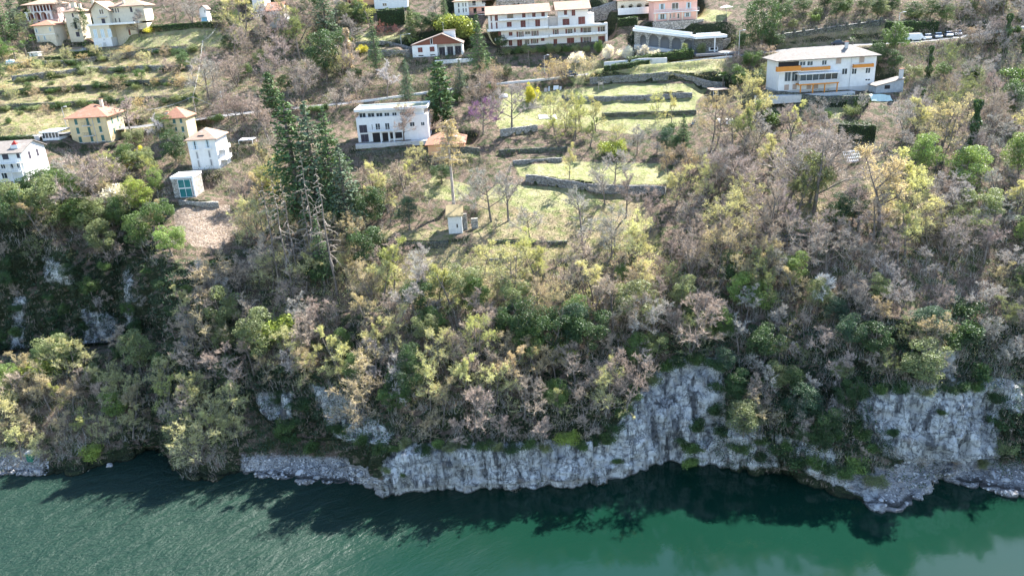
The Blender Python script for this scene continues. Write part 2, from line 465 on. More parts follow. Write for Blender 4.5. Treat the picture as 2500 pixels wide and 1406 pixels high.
def pmesh(name, verts, faces, mat, parent=None):
    me = bpy.data.meshes.new(name); me.from_pydata([tuple(map(float, v)) for v in verts], [], faces)
    me.materials.append(mat); me.update()
    return obj(name, me, parent)
BOXF = [(0, 3, 2, 1), (4, 5, 6, 7), (0, 1, 5, 4), (1, 2, 6, 5), (2, 3, 7, 6), (3, 0, 4, 7)]
def boxv(x, y, z): return [(x[0], y[0], z[0]), (x[1], y[0], z[0]), (x[1], y[1], z[0]), (x[0], y[1], z[0]), (x[0], y[0], z[1]), (x[1], y[0], z[1]), (x[1], y[1], z[1]), (x[0], y[1], z[1])]
def bx(parent, name, mat, *bs):
    """one mesh of one or more boxes ((x0,x1),(y0,y1),(z0,z1))"""
    V, Fc = [], []
    for b in bs:
        k = len(V); V += boxv(*b); Fc += [tuple(i + k for i in f) for f in BOXF]
    return pmesh(name, V, Fc, mat, parent)

class House:
    def __init__(self, name, z, base, xr, label, cat='house', yaw=0.0, depth=9.0, Y=None, group=None, plat=True, up=0.0, margin=1.2):
        px, py = z(*base); pr, _ = z(xr, 0)
        self.z = z
        g = ground((px + pr) / 2, py) if Y is None else at_y((px + pr) / 2, py, Y)
        P = at_y(px, py, g[1] - 0.5 * math.sin(math.radians(yaw)) * abs(pr - px) * m_per_px(g))
        P[2] += up
        self.P = P; self.yaw = math.radians(yaw)
        self.a = np.array([math.cos(self.yaw), math.sin(self.yaw), 0]); self.b = np.array([-self.a[1], self.a[0], 0])
        lo, hi = 0.0, 120.0
        for _ in range(40):
            m = 0.5 * (lo + hi)
            if proj(P + self.a * m)[0] < pr: lo = m
            else: hi = m
        self.w = lo; self.d = depth
        self.root = empty(name, P, self.yaw); tag(self.root, label, cat, group)
        self.s = 1 / m_per_px(P)
        if plat: flatten_disc(P, self.a, self.w, depth, P[2], margin)
    def f(self, x, y, d=0.0):
        """photo point -> (u, v) on the plane d metres behind the front"""
        r = ray(*self.z(x, y)); o = self.P + self.b * d
        t = ((o - C0) @ self.b) / (r @ self.b); q = C0 + r * t - o
        return float(q @ self.a), float(q[2])
    def side(self, x, y, u=None):
        """photo point -> (depth, v) on the right-hand end wall"""
        u = self.w if u is None else u
        r = ray(*self.z(x, y)); o = self.P + self.a * u
        t = ((o - C0) @ self.a) / (r @ self.a); q = C0 + r * t - o
        return float(q @ self.b), float(q[2])
    def v(self, x, y, d=0.0): return self.f(x, y, d)[1]
    def u(self, x, y, d=0.0): return self.f(x, y, d)[0]
    def box(self, name, mat, x, y, z, parent=None): return bx(parent or self.root, name, mat, (x, y, z))
    def walls(self, mat, top, depth=None, x=None, z0=-1.5, y0=0.0, name='wall'):
        depth = depth or self.d; x = x or (0, self.w)
        return self.box(name, mat, x, (y0, y0 + depth), (z0, top))
    def win(self, rect, style='gl', mat=None, d=0.0, parent=None, wall='F', frame=None):
        x0, y0, x1, y1 = rect
        if wall == 'F':
            (u0, v1), (u1, v0) = self.f(x0, y0, d), self.f(x1, y1, d)
            if u1 - u0 < 0.3: u1 = u0 + 0.3
            m = lambda a, n, c: (a, (d - n[1], d - n[0]), c)
        else:
            uu = self.w if wall == 'R' else wall
            (u0, v1), (u1, v0) = self.side(x0, y0, uu), self.side(x1, y1, uu)
            if u0 > u1: u0, u1 = u1, u0
            m = lambda a, n, c: ((uu + n[0], uu + n[1]), a, c)
        v0, v1 = min(v0, v1), max(v0, v1)
        par = parent or self.root
        fr = frame or METALW
        if style == 'sh':
            mid = (u0 + u1) / 2
            s = bx(par, 'shutter', mat or DKSH, m((u0, mid - 0.015), (-0.02, 0.07), (v0, v1)), m((mid + 0.015, u1), (-0.02, 0.07), (v0, v1)))
            bx(s, 'sill', WHITE, m((u0 - 0.08, u1 + 0.08), (-0.02, 0.12), (v0 - 0.1, v0 - 0.005)))
        elif style == 'dk':
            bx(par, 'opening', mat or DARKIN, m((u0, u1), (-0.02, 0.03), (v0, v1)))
        else:
            e = 0.09; n = 2 if u1 - u0 > 0.9 else 1
            bs = [m((u0, u1), (-0.02, 0.08), (v0, v0 + e)), m((u0, u1), (-0.02, 0.08), (v1 - e, v1)), m((u0, u0 + e), (-0.02, 0.079), (v0 + e, v1 - e)), m((u1 - e, u1), (-0.02, 0.079), (v0 + e, v1 - e))]
            if n == 2: c = (u0 + u1) / 2; bs.append(m((c - 0.04, c + 0.04), (-0.02, 0.078), (v0 + e, v1 - e)))
            w = bx(par, 'window', fr, *bs)
            bx(w, 'pane', mat or GLASS, m((u0 + e, u1 - e), (-0.02, 0.03), (v0 + e, v1 - e)))
            if style == 'ws':   # with open shutters at both sides
                sw = (u1 - u0) * 0.42
                for q in ((u0 - sw, u0 - 0.02), (u1 + 0.02, u1 + sw)): bx(par, 'shutter', frame or LBSH, m(q, (0.0, 0.06), (v0, v1)))
        return u0, u1, v0, v1
    def balcony(self, x, z, out=1.0, slab=None, rail=IRON, h=0.95, y0=0.0, solid=None, parent=None):
        """slab with a railing of posts and bars, or a solid parapet"""
        s = bx(parent or self.root, 'balcony', slab or CONC, (x, (y0 - out, y0 + 0.02), (z - 0.18, z)))
        if solid is not None:
            bx(s, 'parapet', solid, ((x[0], x[1]), (y0 - out - 0.02, y0 - out + 0.12), (z + 0.003, z + h)), ((x[0], x[0] + 0.12), (y0 - out + 0.12, y0), (z + 0.003, z + h)), ((x[1] - 0.12, x[1]), (y0 - out + 0.12, y0), (z + 0.003, z + h)))
            return s
        bs = [((x[0], x[1]), (y0 - out, y0 - out + 0.05), (z + h - 0.05, z + h)), ((x[0], x[1]), (y0 - out + 0.01, y0 - out + 0.04), (z + h * 0.5, z + h * 0.5 + 0.03))]
        n = max(2, int((x[1] - x[0]) / 0.45))
        for k in range(n + 1):
            xx = x[0] + (x[1] - x[0] - 0.04) * k / n; bs.append(((xx, xx + 0.035), (y0 - out + 0.005, y0 - out + 0.04), (z, z + h - 0.05)))
        bx(s, 'railing', rail, *bs)
        return s
    def hip(self, x, y, z, rise, over=0.6, mat=TILE, inset=None, thick=0.18, name='roof'):
        x0, x1, y0, y1 = x[0] - over, x[1] + over, y[0] - over, y[1] + over
        hw = min(x1 - x0, y1 - y0) / 2; ins = hw if inset is None else inset
        if x1 - x0 >= y1 - y0: r0, r1 = (x0 + ins, (y0 + y1) / 2), (x1 - ins, (y0 + y1) / 2)
        else: r0, r1 = ((x0 + x1) / 2, y0 + ins), ((x0 + x1) / 2, y1 - ins)
        zz = z + thick
        V = [(x0, y0, z), (x1, y0, z), (x1, y1, z), (x0, y1, z), (x0, y0, zz), (x1, y0, zz), (x1, y1, zz), (x0, y1, zz), (*r0, z + rise), (*r1, z + rise)]
        Fc = [(0, 3, 2, 1), (0, 1, 5, 4), (1, 2, 6, 5), (2, 3, 7, 6), (3, 0, 4, 7)]
        if x1 - x0 >= y1 - y0: Fc += [(4, 5, 9, 8), (5, 6, 9), (6, 7, 8, 9), (7, 4, 8)]
        else: Fc += [(4, 5, 8), (5, 6, 9, 8), (6, 7, 9), (7, 4, 8, 9)]
        return pmesh(name, V, Fc, mat, self.root)
    def gable(self, x, y, z, rise, over=0.5, mat=TILE, axis='x', apex=0.5, wall=None, thick=0.2, zr=None):
        """two-slope roof; axis is the way the ridge runs; zr: eave height of the far/right side"""
        x0, x1, y0, y1 = x[0], x[1], y[0], y[1]; zr = z if zr is None else zr
        if axis == 'x':
            ym = y0 + (y1 - y0) * apex; s0 = rise / (ym - y0); s1 = (rise + z - zr) / (y1 - ym)
            pr = [(y0 - over, z - s0 * over), (ym, z + rise), (y1 + over, zr - s1 * over)]; e0, e1 = x0 - over, x1 + over
            V = [(e, p, q) for e in (e0, e1) for p, q in pr] + [(e, p, q + thick) for e in (e0, e1) for p, q in pr]
            G = [((xx, y0, z), (xx, y1, zr), (xx, ym, z + rise)) for xx in (x0 + 0.01, x1 - 0.01)]
        else:
            xm = x0 + (x1 - x0) * apex; s0 = rise / (xm - x0); s1 = (rise + z - zr) / (x1 - xm)
            pr = [(x0 - over, z - s0 * over), (xm, z + rise), (x1 + over, zr - s1 * over)]; e0, e1 = y0 - over, y1 + over
            V = [(p, e, q) for e in (e0, e1) for p, q in pr] + [(p, e, q + thick) for e in (e0, e1) for p, q in pr]
            G = [((x0, yy, z), (x1, yy, zr), (xm, yy, z + rise)) for yy in (y0 + 0.01, y1 - 0.01)]
        Fc = [(0, 1, 4, 3), (1, 2, 5, 4), (6, 9, 10, 7), (7, 10, 11, 8), (0, 6, 7, 1), (1, 7, 8, 2), (3, 4, 10, 9), (4, 5, 11, 10), (0, 3, 9, 6), (2, 8, 11, 5)]
        r = pmesh('roof', V, Fc, mat, self.root)
        if wall is not None:
            for g in G: pmesh('gable_wall', g, [(0, 1, 2)], wall, self.root)
        return r
    def chimney(self, x, y, z0, z1, w=0.7, mat=None, parent=None):
        c = bx(parent or self.root, 'chimney', mat or OFFW, ((x - w / 2, x + w / 2), (y - w / 2, y + w / 2), (z0, z1)))
        bx(c, 'chimney_cap', TILE, ((x - w * 0.65, x + w * 0.65), (y - w * 0.65, y + w * 0.65), (z1 + 0.12, z1 + 0.22)), ((x - w / 2, x - w / 2 + 0.1), (y - w / 2, y + w / 2), (z1, z1 + 0.12)), ((x + w / 2 - 0.1, x + w / 2), (y - w / 2, y + w / 2), (z1, z1 + 0.12)))
    def pipe(self, x, z0, z1, y=0.0): return self.box('downpipe', GREYR, (x, x + 0.1), (y - 0.12, y - 0.02), (z0, z1))
    def flat(self, x, y, z, h=0.5, mat=WHITE, top=CONC, over=0.2):
        r = self.box('roof', mat, (x[0] - over, x[1] + over), (y[0] - over, y[1] + over), (z, z + 0.2))
        x0, x1, y0, y1 = x[0] - over, x[1] + over, y[0] - over, y[1] + over; e = 0.22; a, b = z + 0.203, z + 0.2 + h
        bx(r, 'parapet', mat, ((x0, x1), (y0, y0 + e), (a, b)), ((x0, x1), (y1 - e, y1), (a, b)), ((x0, x0 + e), (y0 + e, y1 - e), (a, b)), ((x1 - e, x1), (y0 + e, y1 - e), (a, b)))
        bx(r, 'roof_surface', top, ((x0 + e, x1 - e), (y0 + e, y1 - e), (z + 0.203, z + 0.26)))
        return r
def arch_wall(parent, name, mat, spans, u0, u1, v0, vs, vt, y0, thick, shear=0.0, flat=1.0):
    """wall pierced by round arches: spans [(a, b)], springing height vs, top vt; shear tilts it down to the right"""
    V, Fc = [], []
    def quad(p): k = len(V); V.extend(p); Fc.append((k, k + 1, k + 2, k + 3))
    def prism(a, b, za, zb, ta, tb):
        """column from a to b; bottom za/zb, top ta/tb at its two ends"""
        A = [(a, y0, za), (b, y0, zb), (b, y0, tb), (a, y0, ta)]; B = [(a, y0 + thick, za), (b, y0 + thick, zb), (b, y0 + thick, tb), (a, y0 + thick, ta)]
        quad(A); quad(B[::-1]); quad([A[0], B[0], B[1], A[1]]); quad([A[3], A[2], B[2], B[3]]); quad([A[0], A[3], B[3], B[0]]); quad([A[1], B[1], B[2], A[2]])
    e = u0
    for a, b in spans:
        prism(e, a, v0, v0, vt, vt); n = 10; r = (b - a) / 2
        for k in range(n):
            t0, t1 = math.pi * (1 - k / n), math.pi * (1 - (k + 1) / n)
            xa, xb = (a + b) / 2 + r * math.cos(t0), (a + b) / 2 + r * math.cos(t1)
            prism(xa, xb, vs + r * flat * math.sin(t0), vs + r * flat * math.sin(t1), vt, vt)
        e = b
    prism(e, u1, v0, v0, vt, vt)
    V = [(x, y, z - shear * x) for x, y, z in V]
    return pmesh(name, V, Fc, mat, parent)
# ------------------------------------------------------------------ houses
# yellow house with green shutters
H = House('yellow_house', zE, (692, 510), 1048, 'three-storey yellow house with green shutters and red hip roof above the shrubs', depth=9.5)
T = H.v(640, 272); H.walls(YELL, T)
rf = H.hip((0, H.w), (0, H.d), T, 3.0, 0.8, TILE)
for r in ((693, 275, 732, 327), (905, 258, 943, 310), (712, 355, 752, 412), (925, 340, 962, 395), (735, 440, 775, 492), (845, 432, 880, 485), (945, 423, 985, 475)): H.win(r, 'sh', TEAL)
for r, b in (((803, 265, 840, 330), (780, 860, 330)), ((820, 350, 862, 425), (795, 892, 423))):
    q = H.win(r, 'sh', TEAL); H.balcony((H.u(b[0], b[2]), H.u(b[1], b[2])), q[2], 0.9)
H.pipe(H.u(868, 300), 0, T); H.chimney(H.w * 0.72, H.d * 0.55, T + 1.5, T + 4.0, parent=rf)
for y in (2.5, 6.0):
    for zz in (T - 2.2, T - 5.0): bx(H.root, 'shutter', TEAL, ((H.w - 0.02, H.w + 0.06), (y, y + 0.8), (zz, zz + 1.5)))
H.box('stone_base', STONEL, (-0.05, H.w + 0.05), (-0.06, H.d), (-1.5, 0.35))
# small yellow house
H = House('yellow_house', zE, (1570, 480), 1778, 'small yellow house with red pyramid roof behind the white villa', depth=6.5)
T = H.v(1753, 262); H.walls(YELL, T); rf = H.hip((0, H.w), (0, H.d), T, 2.6, 0.5, TILE)
for r in ((1618, 275, 1650, 312), (1683, 268, 1713, 310), (1640, 350, 1665, 385), (1700, 345, 1732, 392)): H.win(r, 'sh', TEAL)
H.win((1718, 430, 1746, 476), 'dk'); H.chimney(0.9, 1.6, T + 0.4, T + 1.6, parent=rf)
# white villa with hip roof
H = House('white_villa', zE, (1810, 755), 2067, 'tall white villa with pale tiled hip roof and narrow shuttered windows', depth=8.5)
T = H.v(1737, 478); H.walls(WHITE, T); rf = H.hip((0, H.w), (0, H.d), T, 2.3, 0.6, TILE2)
for r in ((1812, 482, 1846, 556), (1930, 466, 1962, 542)):
    q = H.win(r, 'ws', frame=LBSH); H.balcony((q[0] - 0.7, q[1] + 0.7), q[2], 0.6, METALW, METALW)
for r in ((1838, 580, 1862, 645), (1952, 568, 1977, 635), (1853, 660, 1877, 725), (1970, 650, 1995, 712)): H.win(r, 'ws', frame=GREYR)
bx(rf, 'skylight', GLASS, ((H.w * 0.38, H.w * 0.6), (0.6, 1.4), (T + 0.85, T + 1.05)))
for zz in (T - 2.9, T - 5.4):
    b = bx(H.root, 'balcony', WHITE, ((H.w, H.w + 1.3), (1.5, 6.5), (zz - 0.2, zz))); bx(b, 'parapet', WHITE, ((H.w + 1.15, H.w + 1.3), (1.5, 6.5), (zz + 0.003, zz + 0.8)))
H.box('plinth', GREYR, (-0.06, H.w + 0.06), (-0.08, H.d), (-1.5, 0.25))
# glass pavilion below it
H = House('glass_pavilion', zE, (1640, 1012), 1842, 'small stone pavilion with two stacked teal glass windows below the white villa', 'pavilion', depth=5.5)
T = H.v(1610, 838); H.walls(STONEL, T); H.flat((0, H.w), (0, H.d), T, 0.35, WHITE, CONC, 0.15)
for r in ((1660, 842, 1797, 915), (1678, 925, 1815, 1002)): H.win(r, 'gl', TGLASS)
H.box('corner_post', WHITE, (H.w - 0.35, H.w + 0.02), (-0.1, 0.3), (-0.5, T))
# white house at the left edge
H = House('white_house', zE, (-260, 880), 262, 'white gabled house with grey roof and red chimney cap at the left edge', depth=10.5, margin=0.5)
T = H.v(195, 585); H.walls(WHITE, T); rf = H.gable((0, H.w), (0, H.d), T, 1.9, 0.5, TILEG, 'x', 0.55, WHITE)
for r in ((15, 600, 85, 650), (150, 590, 190, 637), (-120, 612, -40, 660)): H.win(r, 'sh', DKSH)
for r in ((0, 692, 60, 742), (72, 690, 135, 740), (150, 685, 205, 735), (0, 775, 80, 830), (-130, 700, -30, 750)): H.win(r, 'gl')
z2 = H.v(120, 680); H.balcony((0, H.w), z2, 1.1, WHITE, METALW); H.balcony((0, H.w), H.v(120, 760), 1.1, WHITE, METALW)
for x in np.linspace(0.3, H.w - 0.3, 6): H.box('column', WHITE, (x, x + 0.22), (-1.1, -0.88), (-1.0, z2 - 0.19))
for y in (3.0, 6.5): bx(H.root, 'shutter', DKSH, ((H.w - 0.02, H.w + 0.06), (y, y + 0.9), (T - 2.2, T - 0.4)))
uc = H.u(100, 560); c = bx(rf, 'chimney', WHITE, ((uc - 0.9, uc + 0.9), (1.6, 2.9), (T + 0.3, T + 1.6)))
pmesh('chimney_cap', [(uc - 0.7, 1.7, T + 1.6), (uc + 0.7, 1.7, T + 1.6), (uc + 0.7, 2.8, T + 1.6), (uc - 0.7, 2.8, T + 1.6), (uc, 2.25, T + 2.6)], [(0, 1, 4), (1, 2, 4), (2, 3, 4), (3, 0, 4), (0, 3, 2, 1)], plain("red_paint", (0.5, 0.05, 0.04)), c)
# white garden pavilion
H = House('garden_pavilion', zE, (405, 478), 560, 'small flat-roofed white glazed pavilion left of the yellow house', 'pavilion', depth=5.5)
T = H.v(392, 405); H.walls(WHITE, T * 0.3); H.flat((0, H.w), (0, H.d), T, 0.1, WHITE, WHITE, 0.4)
for k in range(6): H.box('post', METALW, (H.w * k / 5 - 0.05, H.w * k / 5 + 0.05), (0, 0.1), (T * 0.3, T))
bx(H.root, 'glazing', GLASS, ((0.1, H.w - 0.1), (0.3, 0.34), (T * 0.3, T)))
# white pergola
H = House('pergola', zE, (2240, 512), 2372, 'white flat canopy on posts right of the white villa', 'pergola', depth=3.5)
T = H.v(2240, 478); H.box('canopy', METALW, (0, H.w), (0, 3.5), (T, T + 0.15))
for x in (0, H.w - 0.1):
    for y in (0, 3.4): H.box('post', METALW, (x, x + 0.1), (y, y + 0.1), (-0.5, T))
# modern white house with flat roof
H = House('modern_white_house', zF, (1060, 494), 1722, 'modern white three-storey house with flat mossy roof and terrace', depth=9.0)
T1 = H.v(1036, 268); T2 = H.v(1030, 210)
H.walls(WHITE, T1); ub = H.u(1165, 400)
H.box('upper_storey', WHITE, (0.8, H.w - 1.0), (1.3, H.d), (T1 + 0.004, T2)); H.flat((0, H.w), (0.2, H.d), T2, 0.45, WHITE, MOSSF, 0.25)
bx(H.root, 'terrace_parapet', WHITE, ((0, H.w), (-0.02, 0.15), (T1 + 0.003, T1 + 0.12)))
for r in ((1060, 217, 1130, 262), (1140, 217, 1212, 262), (1220, 215, 1287, 258), (1296, 213, 1352, 256), (1370, 211, 1420, 252), (1440, 208, 1520, 250), (1530, 207, 1582, 246)): H.win(r, 'gl', d=1.3)
for r in ((1062, 332, 1142, 400), (1077, 418, 1157, 486)): H.win(r, 'sh', DKSH)
for r in ((1176, 320, 1196, 376), (1212, 314, 1266, 374), (1302, 310, 1354, 372), (1425, 305, 1486, 346), (1535, 301, 1588, 342), (1640, 300, 1680, 335)): H.win(r, 'gl')
for r in ((1187, 405, 1268, 482), (1280, 403, 1346, 476), (1352, 400, 1392, 456), (1400, 398, 1470, 450)): H.win(r, 'dk')
for x in (1272, 1348, 1394): u = H.u(x, 430); H.box('column', WHITE, (u - 0.15, u + 0.15), (-1.2, -0.9), (-0.5, H.v(1280, 388)))
H.balcony((ub, H.u(1398, 390)), H.v(1280, 380), 1.25, WHITE, GALV)
H.box('terrace', CONC, (-0.5, H.w), (-2.4, -0.004), (-1.2, -0.05))
# orange bungalow
H = House('orange_bungalow', zF, (1715, 615), 2046, 'low orange bungalow with red hip roof behind the tall larch', depth=10.0)
T = H.v(2040, 500); H.walls(ORNG, T); rf = H.hip((0, H.w), (0, H.d), T, 2.7, 0.7, TILE)
for r in ((1900, 515, 1950, 560), (1985, 525, 2015, 600)): H.win(r, 'gl', frame=WOOD)
bx(H.root, 'shutter', WOOD, ((H.w - 0.02, H.w + 0.06), (3.6, 4.8), (0.1, 2.1))); bx(rf, 'skylight', WHITE, ((H.w * 0.7, H.w * 0.85), (1.2, 1.9), (T + 1.5, T + 1.7)))
# stone hut
H = House('stone_hut', zF, (1906, 1350), 2036, 'small whitewashed stone hut with mossy straw roof at the foot of the larch', 'hut', depth=4.6)
T = H.v(1890, 1180); H.walls(plain("lime_wash", (0.62, 0.61, 0.58), 0.95, 0.25, 2, 0.6), T)
H.gable((0, H.w), (0, H.d), T, 1.5, 0.4, THATCH, 'x', 0.62, STONEL); H.win((1975, 1258, 1991, 1290), 'dk')
bx(H.root, 'side_door', DARKIN, ((H.w - 0.02, H.w + 0.04), (1.6, 2.6), (0.6, 2.4)))
bx(H.root, 'ruined_wall', STONEL, ((H.w + 0.02, H.w + 1.0), (2.2, 2.8), (-1.0, T - 0.4)), ((H.w + 1.9, H.w + 3.4), (2.2, 2.8), (-1.0, T - 1.6)))
# chalet
H = House('chalet', zCH, (1237, 930), 2040, 'white chalet with brown wooden gable and three dark windows', depth=11.0)
T = H.v(1218, 748); um = H.u(1622, 740); ap = H.u(1700, 560) / H.w
T1 = H.v(1222, 740); Tr = H.v(2030, 690); HW = H.w
H.box('wall', WHITE, (0, um), (0, H.d), (H.v(1240, 928) , T1)); H.box('wall', WHITE, (um, HW), (2.2, H.d), (-1.5, Tr)); H.box('end_wall', WHITE, (HW - 0.35, HW), (0, 2.2), (-1.5, Tr))
H.box('under_floor', STONED, (0.4, um), (1.2, H.d), (-2.5, H.v(1240, 928) - 0.004))
zp = H.v(1695, 540)
rf = H.gable((0, HW), (0, H.d), T1, zp - T1 - 0.3, 0.35, TILED, 'y', ap, WOOD, zr=Tr - 0.1, thick=0.25)
for r in ((1313, 770, 1393, 842), (1503, 757, 1585, 830)): H.win(r, 'sh', BRSH)
for r in ((1655, 765, 1760, 895), (1785, 755, 1890, 885), (1910, 745, 2015, 880)):
    q = H.win(r, 'sh', DKSH, d=2.2); H.box('column', WHITE, (q[1] + 0.05, q[1] + 0.3), (1.0, 1.25), (q[2] - 0.3, Tr))
for r in ((1325, 892, 1405, 904), (1512, 880, 1592, 890)): H.win(r, 'dk')
zt = H.v(1650, 910); b = H.balcony((um - 0.2, HW), zt, 1.2, WHITE, IRON, y0=2.2)
u0, v0 = H.f(1592, 1035, -3.0); u1, v1 = H.f(2200, 965, -3.0)
H.box('lower_terrace', WHITE, (u0, u1), (-3.0, 1.0), (v0, v0 + 1.1))
H.win((1508, 612, 1555, 715), 'gl', DARKIN)
uc = H.u(1820, 600); c = bx(rf, 'chimney', WHITE, ((uc - 1.8, uc + 1.6), (4.0, 5.4), (Tr + 0.3, zp + 0.6))); bx(c, 'chimney_cap', TILED, ((uc - 2.1, uc + 1.9), (3.7, 5.7), (zp + 0.604, zp + 0.75)))
bx(rf, 'antenna', GALV, ((uc - 1.9, uc - 1.82), (3.6, 3.68), (Tr, zp + 3.2)), ((uc - 2.3, uc - 1.4), (3.62, 3.66), (zp + 3.0, zp + 3.05)))
# apartment block
H = House('apartment_block', zAP, (400, 880), 2335, 'long white terraced apartment block with brown shutters and red roofs', 'apartment block', depth=13.0)
zs1, zs2, zs3 = H.v(1000, 705), H.v(1000, 530), H.v(1000, 350)
W_ = H.w; AW = plain("apartment_render", (0.70, 0.65, 0.60))
ul = H.u(165, 540); us = H.u(1290, 700)
H.box('wall', AW, (0, W_), (1.6, H.d), (-1.5, zs2 - 0.05))
for (a, b_, zz) in ((H.u(290, 720), us - 0.1, zs1 + 0.0), (us + 0.1, W_ + 0.3, H.v(1800, 650))):
    H.balcony((a, b_), zz, 1.9, WHITE, y0=1.6, solid=WHITE, h=0.55)
for (a, b_, zz) in ((H.u(150, 560), us - 0.1, zs2), (us + 0.1, W_ + 0.3, H.v(1800, 490))):
    H.balcony((a, b_), zz, 1.9, WHITE, y0=1.6, solid=WHITE, h=0.5)
H.box('end_pier', AW, (W_ - 0.1, W_ + 0.6), (-0.3, 2.0), (-1.5, H.v(2350, 420)))
for r in ((350, 590, 408, 700), (545, 600, 612, 665), (688, 590, 722, 690), (795, 585, 820, 690), (965, 575, 990, 670), (1070, 570, 1095, 665), (400, 755, 420, 860), (545, 750, 612, 850), (698, 740, 795, 870), (955, 730, 985, 810), (1065, 725, 1090, 800), (1142, 712, 1205, 760), (1360, 548, 1385, 650), (1440, 545, 1465, 640), (1590, 540, 1625, 640), (1750, 530, 1780, 600), (1870, 520, 1910, 600), (2190, 500, 2225, 600), (1370, 728, 1440, 850), (1618, 708, 1755, 830), (1870, 695, 1910, 800), (2035, 690, 2062, 800), (2195, 675, 2330, 780)): H.win(r, 'sh', BRSH, d=1.6)
for r in ((724, 590, 793, 690), (840, 585, 945, 640), (992, 575, 1066, 668), (987, 730, 1063, 808), (840, 735, 930, 830), (1388, 548, 1438, 648), (1630, 535, 1725, 640), (1915, 515, 2068, 610), (2232, 495, 2318, 600), (1915, 690, 2030, 790)): H.win(r, 'gl', d=1.6, frame=GREYR)
# upper left body
zl = H.v(160, 270, 3.0); a0, a1 = H.u(165, 400, 3.0), H.u(1262, 250, 3.0)
H.box('upper_wall', AW, (a0, a1), (3.0, H.d), (zs2 - 0.2, zl))
H.gable((a0, a1), (3.0, H.d), zl, 2.0, 0.9, TILE2, 'x', 0.5, AW)
for r in ((790, 240, 855, 330), (975, 228, 1040, 320), (1145, 215, 1210, 310), (508, 415, 600, 500), (762, 388, 858, 505), (1032, 370, 1125, 495), (205, 285, 235, 395), (285, 280, 345, 390), (215, 425, 245, 540), (305, 420, 340, 535)): H.win(r, 'sh', BRSH, d=3.0)
H.win((512, 262, 628, 352), 'gl', d=3.0, frame=WOOD)
H.balcony((H.u(350, 390, 3.0), H.u(1255, 330, 3.0)), zs3, 1.2, WHITE, y0=3.0, solid=WHITE, h=0.4)
H.pipe(H.u(905, 350, 3.0), zs2, zl, 3.0)
# upper right body
b0, b1 = H.u(1455, 400, 3.0), H.u(2010, 250, 3.0); b2 = H.u(2122, 380, 3.0); zrr = H.v(1600, 175, 3.0); zm = H.v(1900, 292, 3.0)
H.box('upper_wall', AW, (b0, b1), (3.0, H.d), (zs2 - 0.2, zrr)); H.box('upper_wall', AW, (b1 + 0.004, b2), (3.0, H.d - 1), (zs2 - 0.2, zm + 0.6))
H.gable((b0, b1), (3.0, H.d), zrr, 2.0, 0.9, TILE2, 'x', 0.5, AW)
for r in ((1565, 190, 1620, 280), (1705, 180, 1772, 295), (1538, 358, 1665, 465), (1828, 318, 1955, 450)): H.win(r, 'sh', BRSH, d=3.0)
H.balcony((b0, H.u(1640, 300, 3.0)), zm, 1.1, WHITE, y0=3.0, solid=WHITE, h=0.35)
H.box('stairwell_link', AW, (a1 + 0.005, b0 - 0.005), (6.0, H.d), (zs2 - 0.2, zm))
# white house above the chalet
H = House('white_house', zCH, (1908, 262), 2138, 'white two-winged house with pink loggia above the bamboo at the top edge', depth=9.0)
T = H.v(1885, 40); H.walls(WHITE, T); H.hip((0, H.w + 8.5), (0, H.d + 1.5), T, 2.2, 0.7, TILE2)
for r in ((1958, 60, 1982, 120), (2030, 55, 2046, 110), (2074, 50, 2091, 110), (1962, 145, 1986, 210), (2035, 140, 2051, 205), (2080, 138, 2096, 195)): H.win(r, 'sh', DKSH)
u2 = H.u(2400, 200, 1.5); zb = H.v(2200, 108, 1.5)
H.box('wing_wall', WHITE, (H.w + 0.004, u2), (1.5, H.d), (zb, T)); H.box('loggia_wall', PINK, (H.w + 0.005, u2), (2.4, H.d - 0.1), (-1.5, zb - 0.005))
H.win((2185, 15, 2246, 92), 'sh', DKSH, d=1.5); H.win((2340, 10, 2400, 60), 'sh', DKSH, d=1.5)
H.balcony((H.w, u2), zb, 1.3, WHITE, METALW, y0=1.5)
for r in ((2205, 140, 2260, 220), (2335, 130, 2385, 190)): H.win(r, 'dk', d=2.4)
H.balcony((H.w, u2), H.v(2250, 240, 1.5), 1.3, CONC, IRON, y0=2.4)
# orange house at the top edge
H = House('orange_house', zCH, (190, 88), 640, 'orange house with dark doors above the clipped hedge at the top edge', depth=9.0)
T = 5.5; H.walls(ORNG, T); H.hip((0, H.w), (0, H.d), T, 2.0, 0.7, TILE)
for r in ((360, 0, 395, 62), (200, 10, 240, 60)): H.win(r, 'sh', BRSH)
H.balcony((0, H.w), 2.9, 1.2, WHITE, IRON); H.win((280, -45, 340, 0), 'gl')
H = House('orange_annexe', zCH, (600, 78), 880, 'orange house wing with white garage front right of the orange house', depth=8.0)
T = 5.0; H.walls(ORNG, T); H.hip((0, H.w), (0, H.d), T, 1.8, 0.7, TILE); H.win((655, 0, 690, 48), 'sh', BRSH)
H.box('garage', WHITE, (0.8, H.w + 6.0), (-3.0, -0.004), (-1.5, 2.2)); H.win((745, 55, 820, 105), 'gl', d=-3.0)
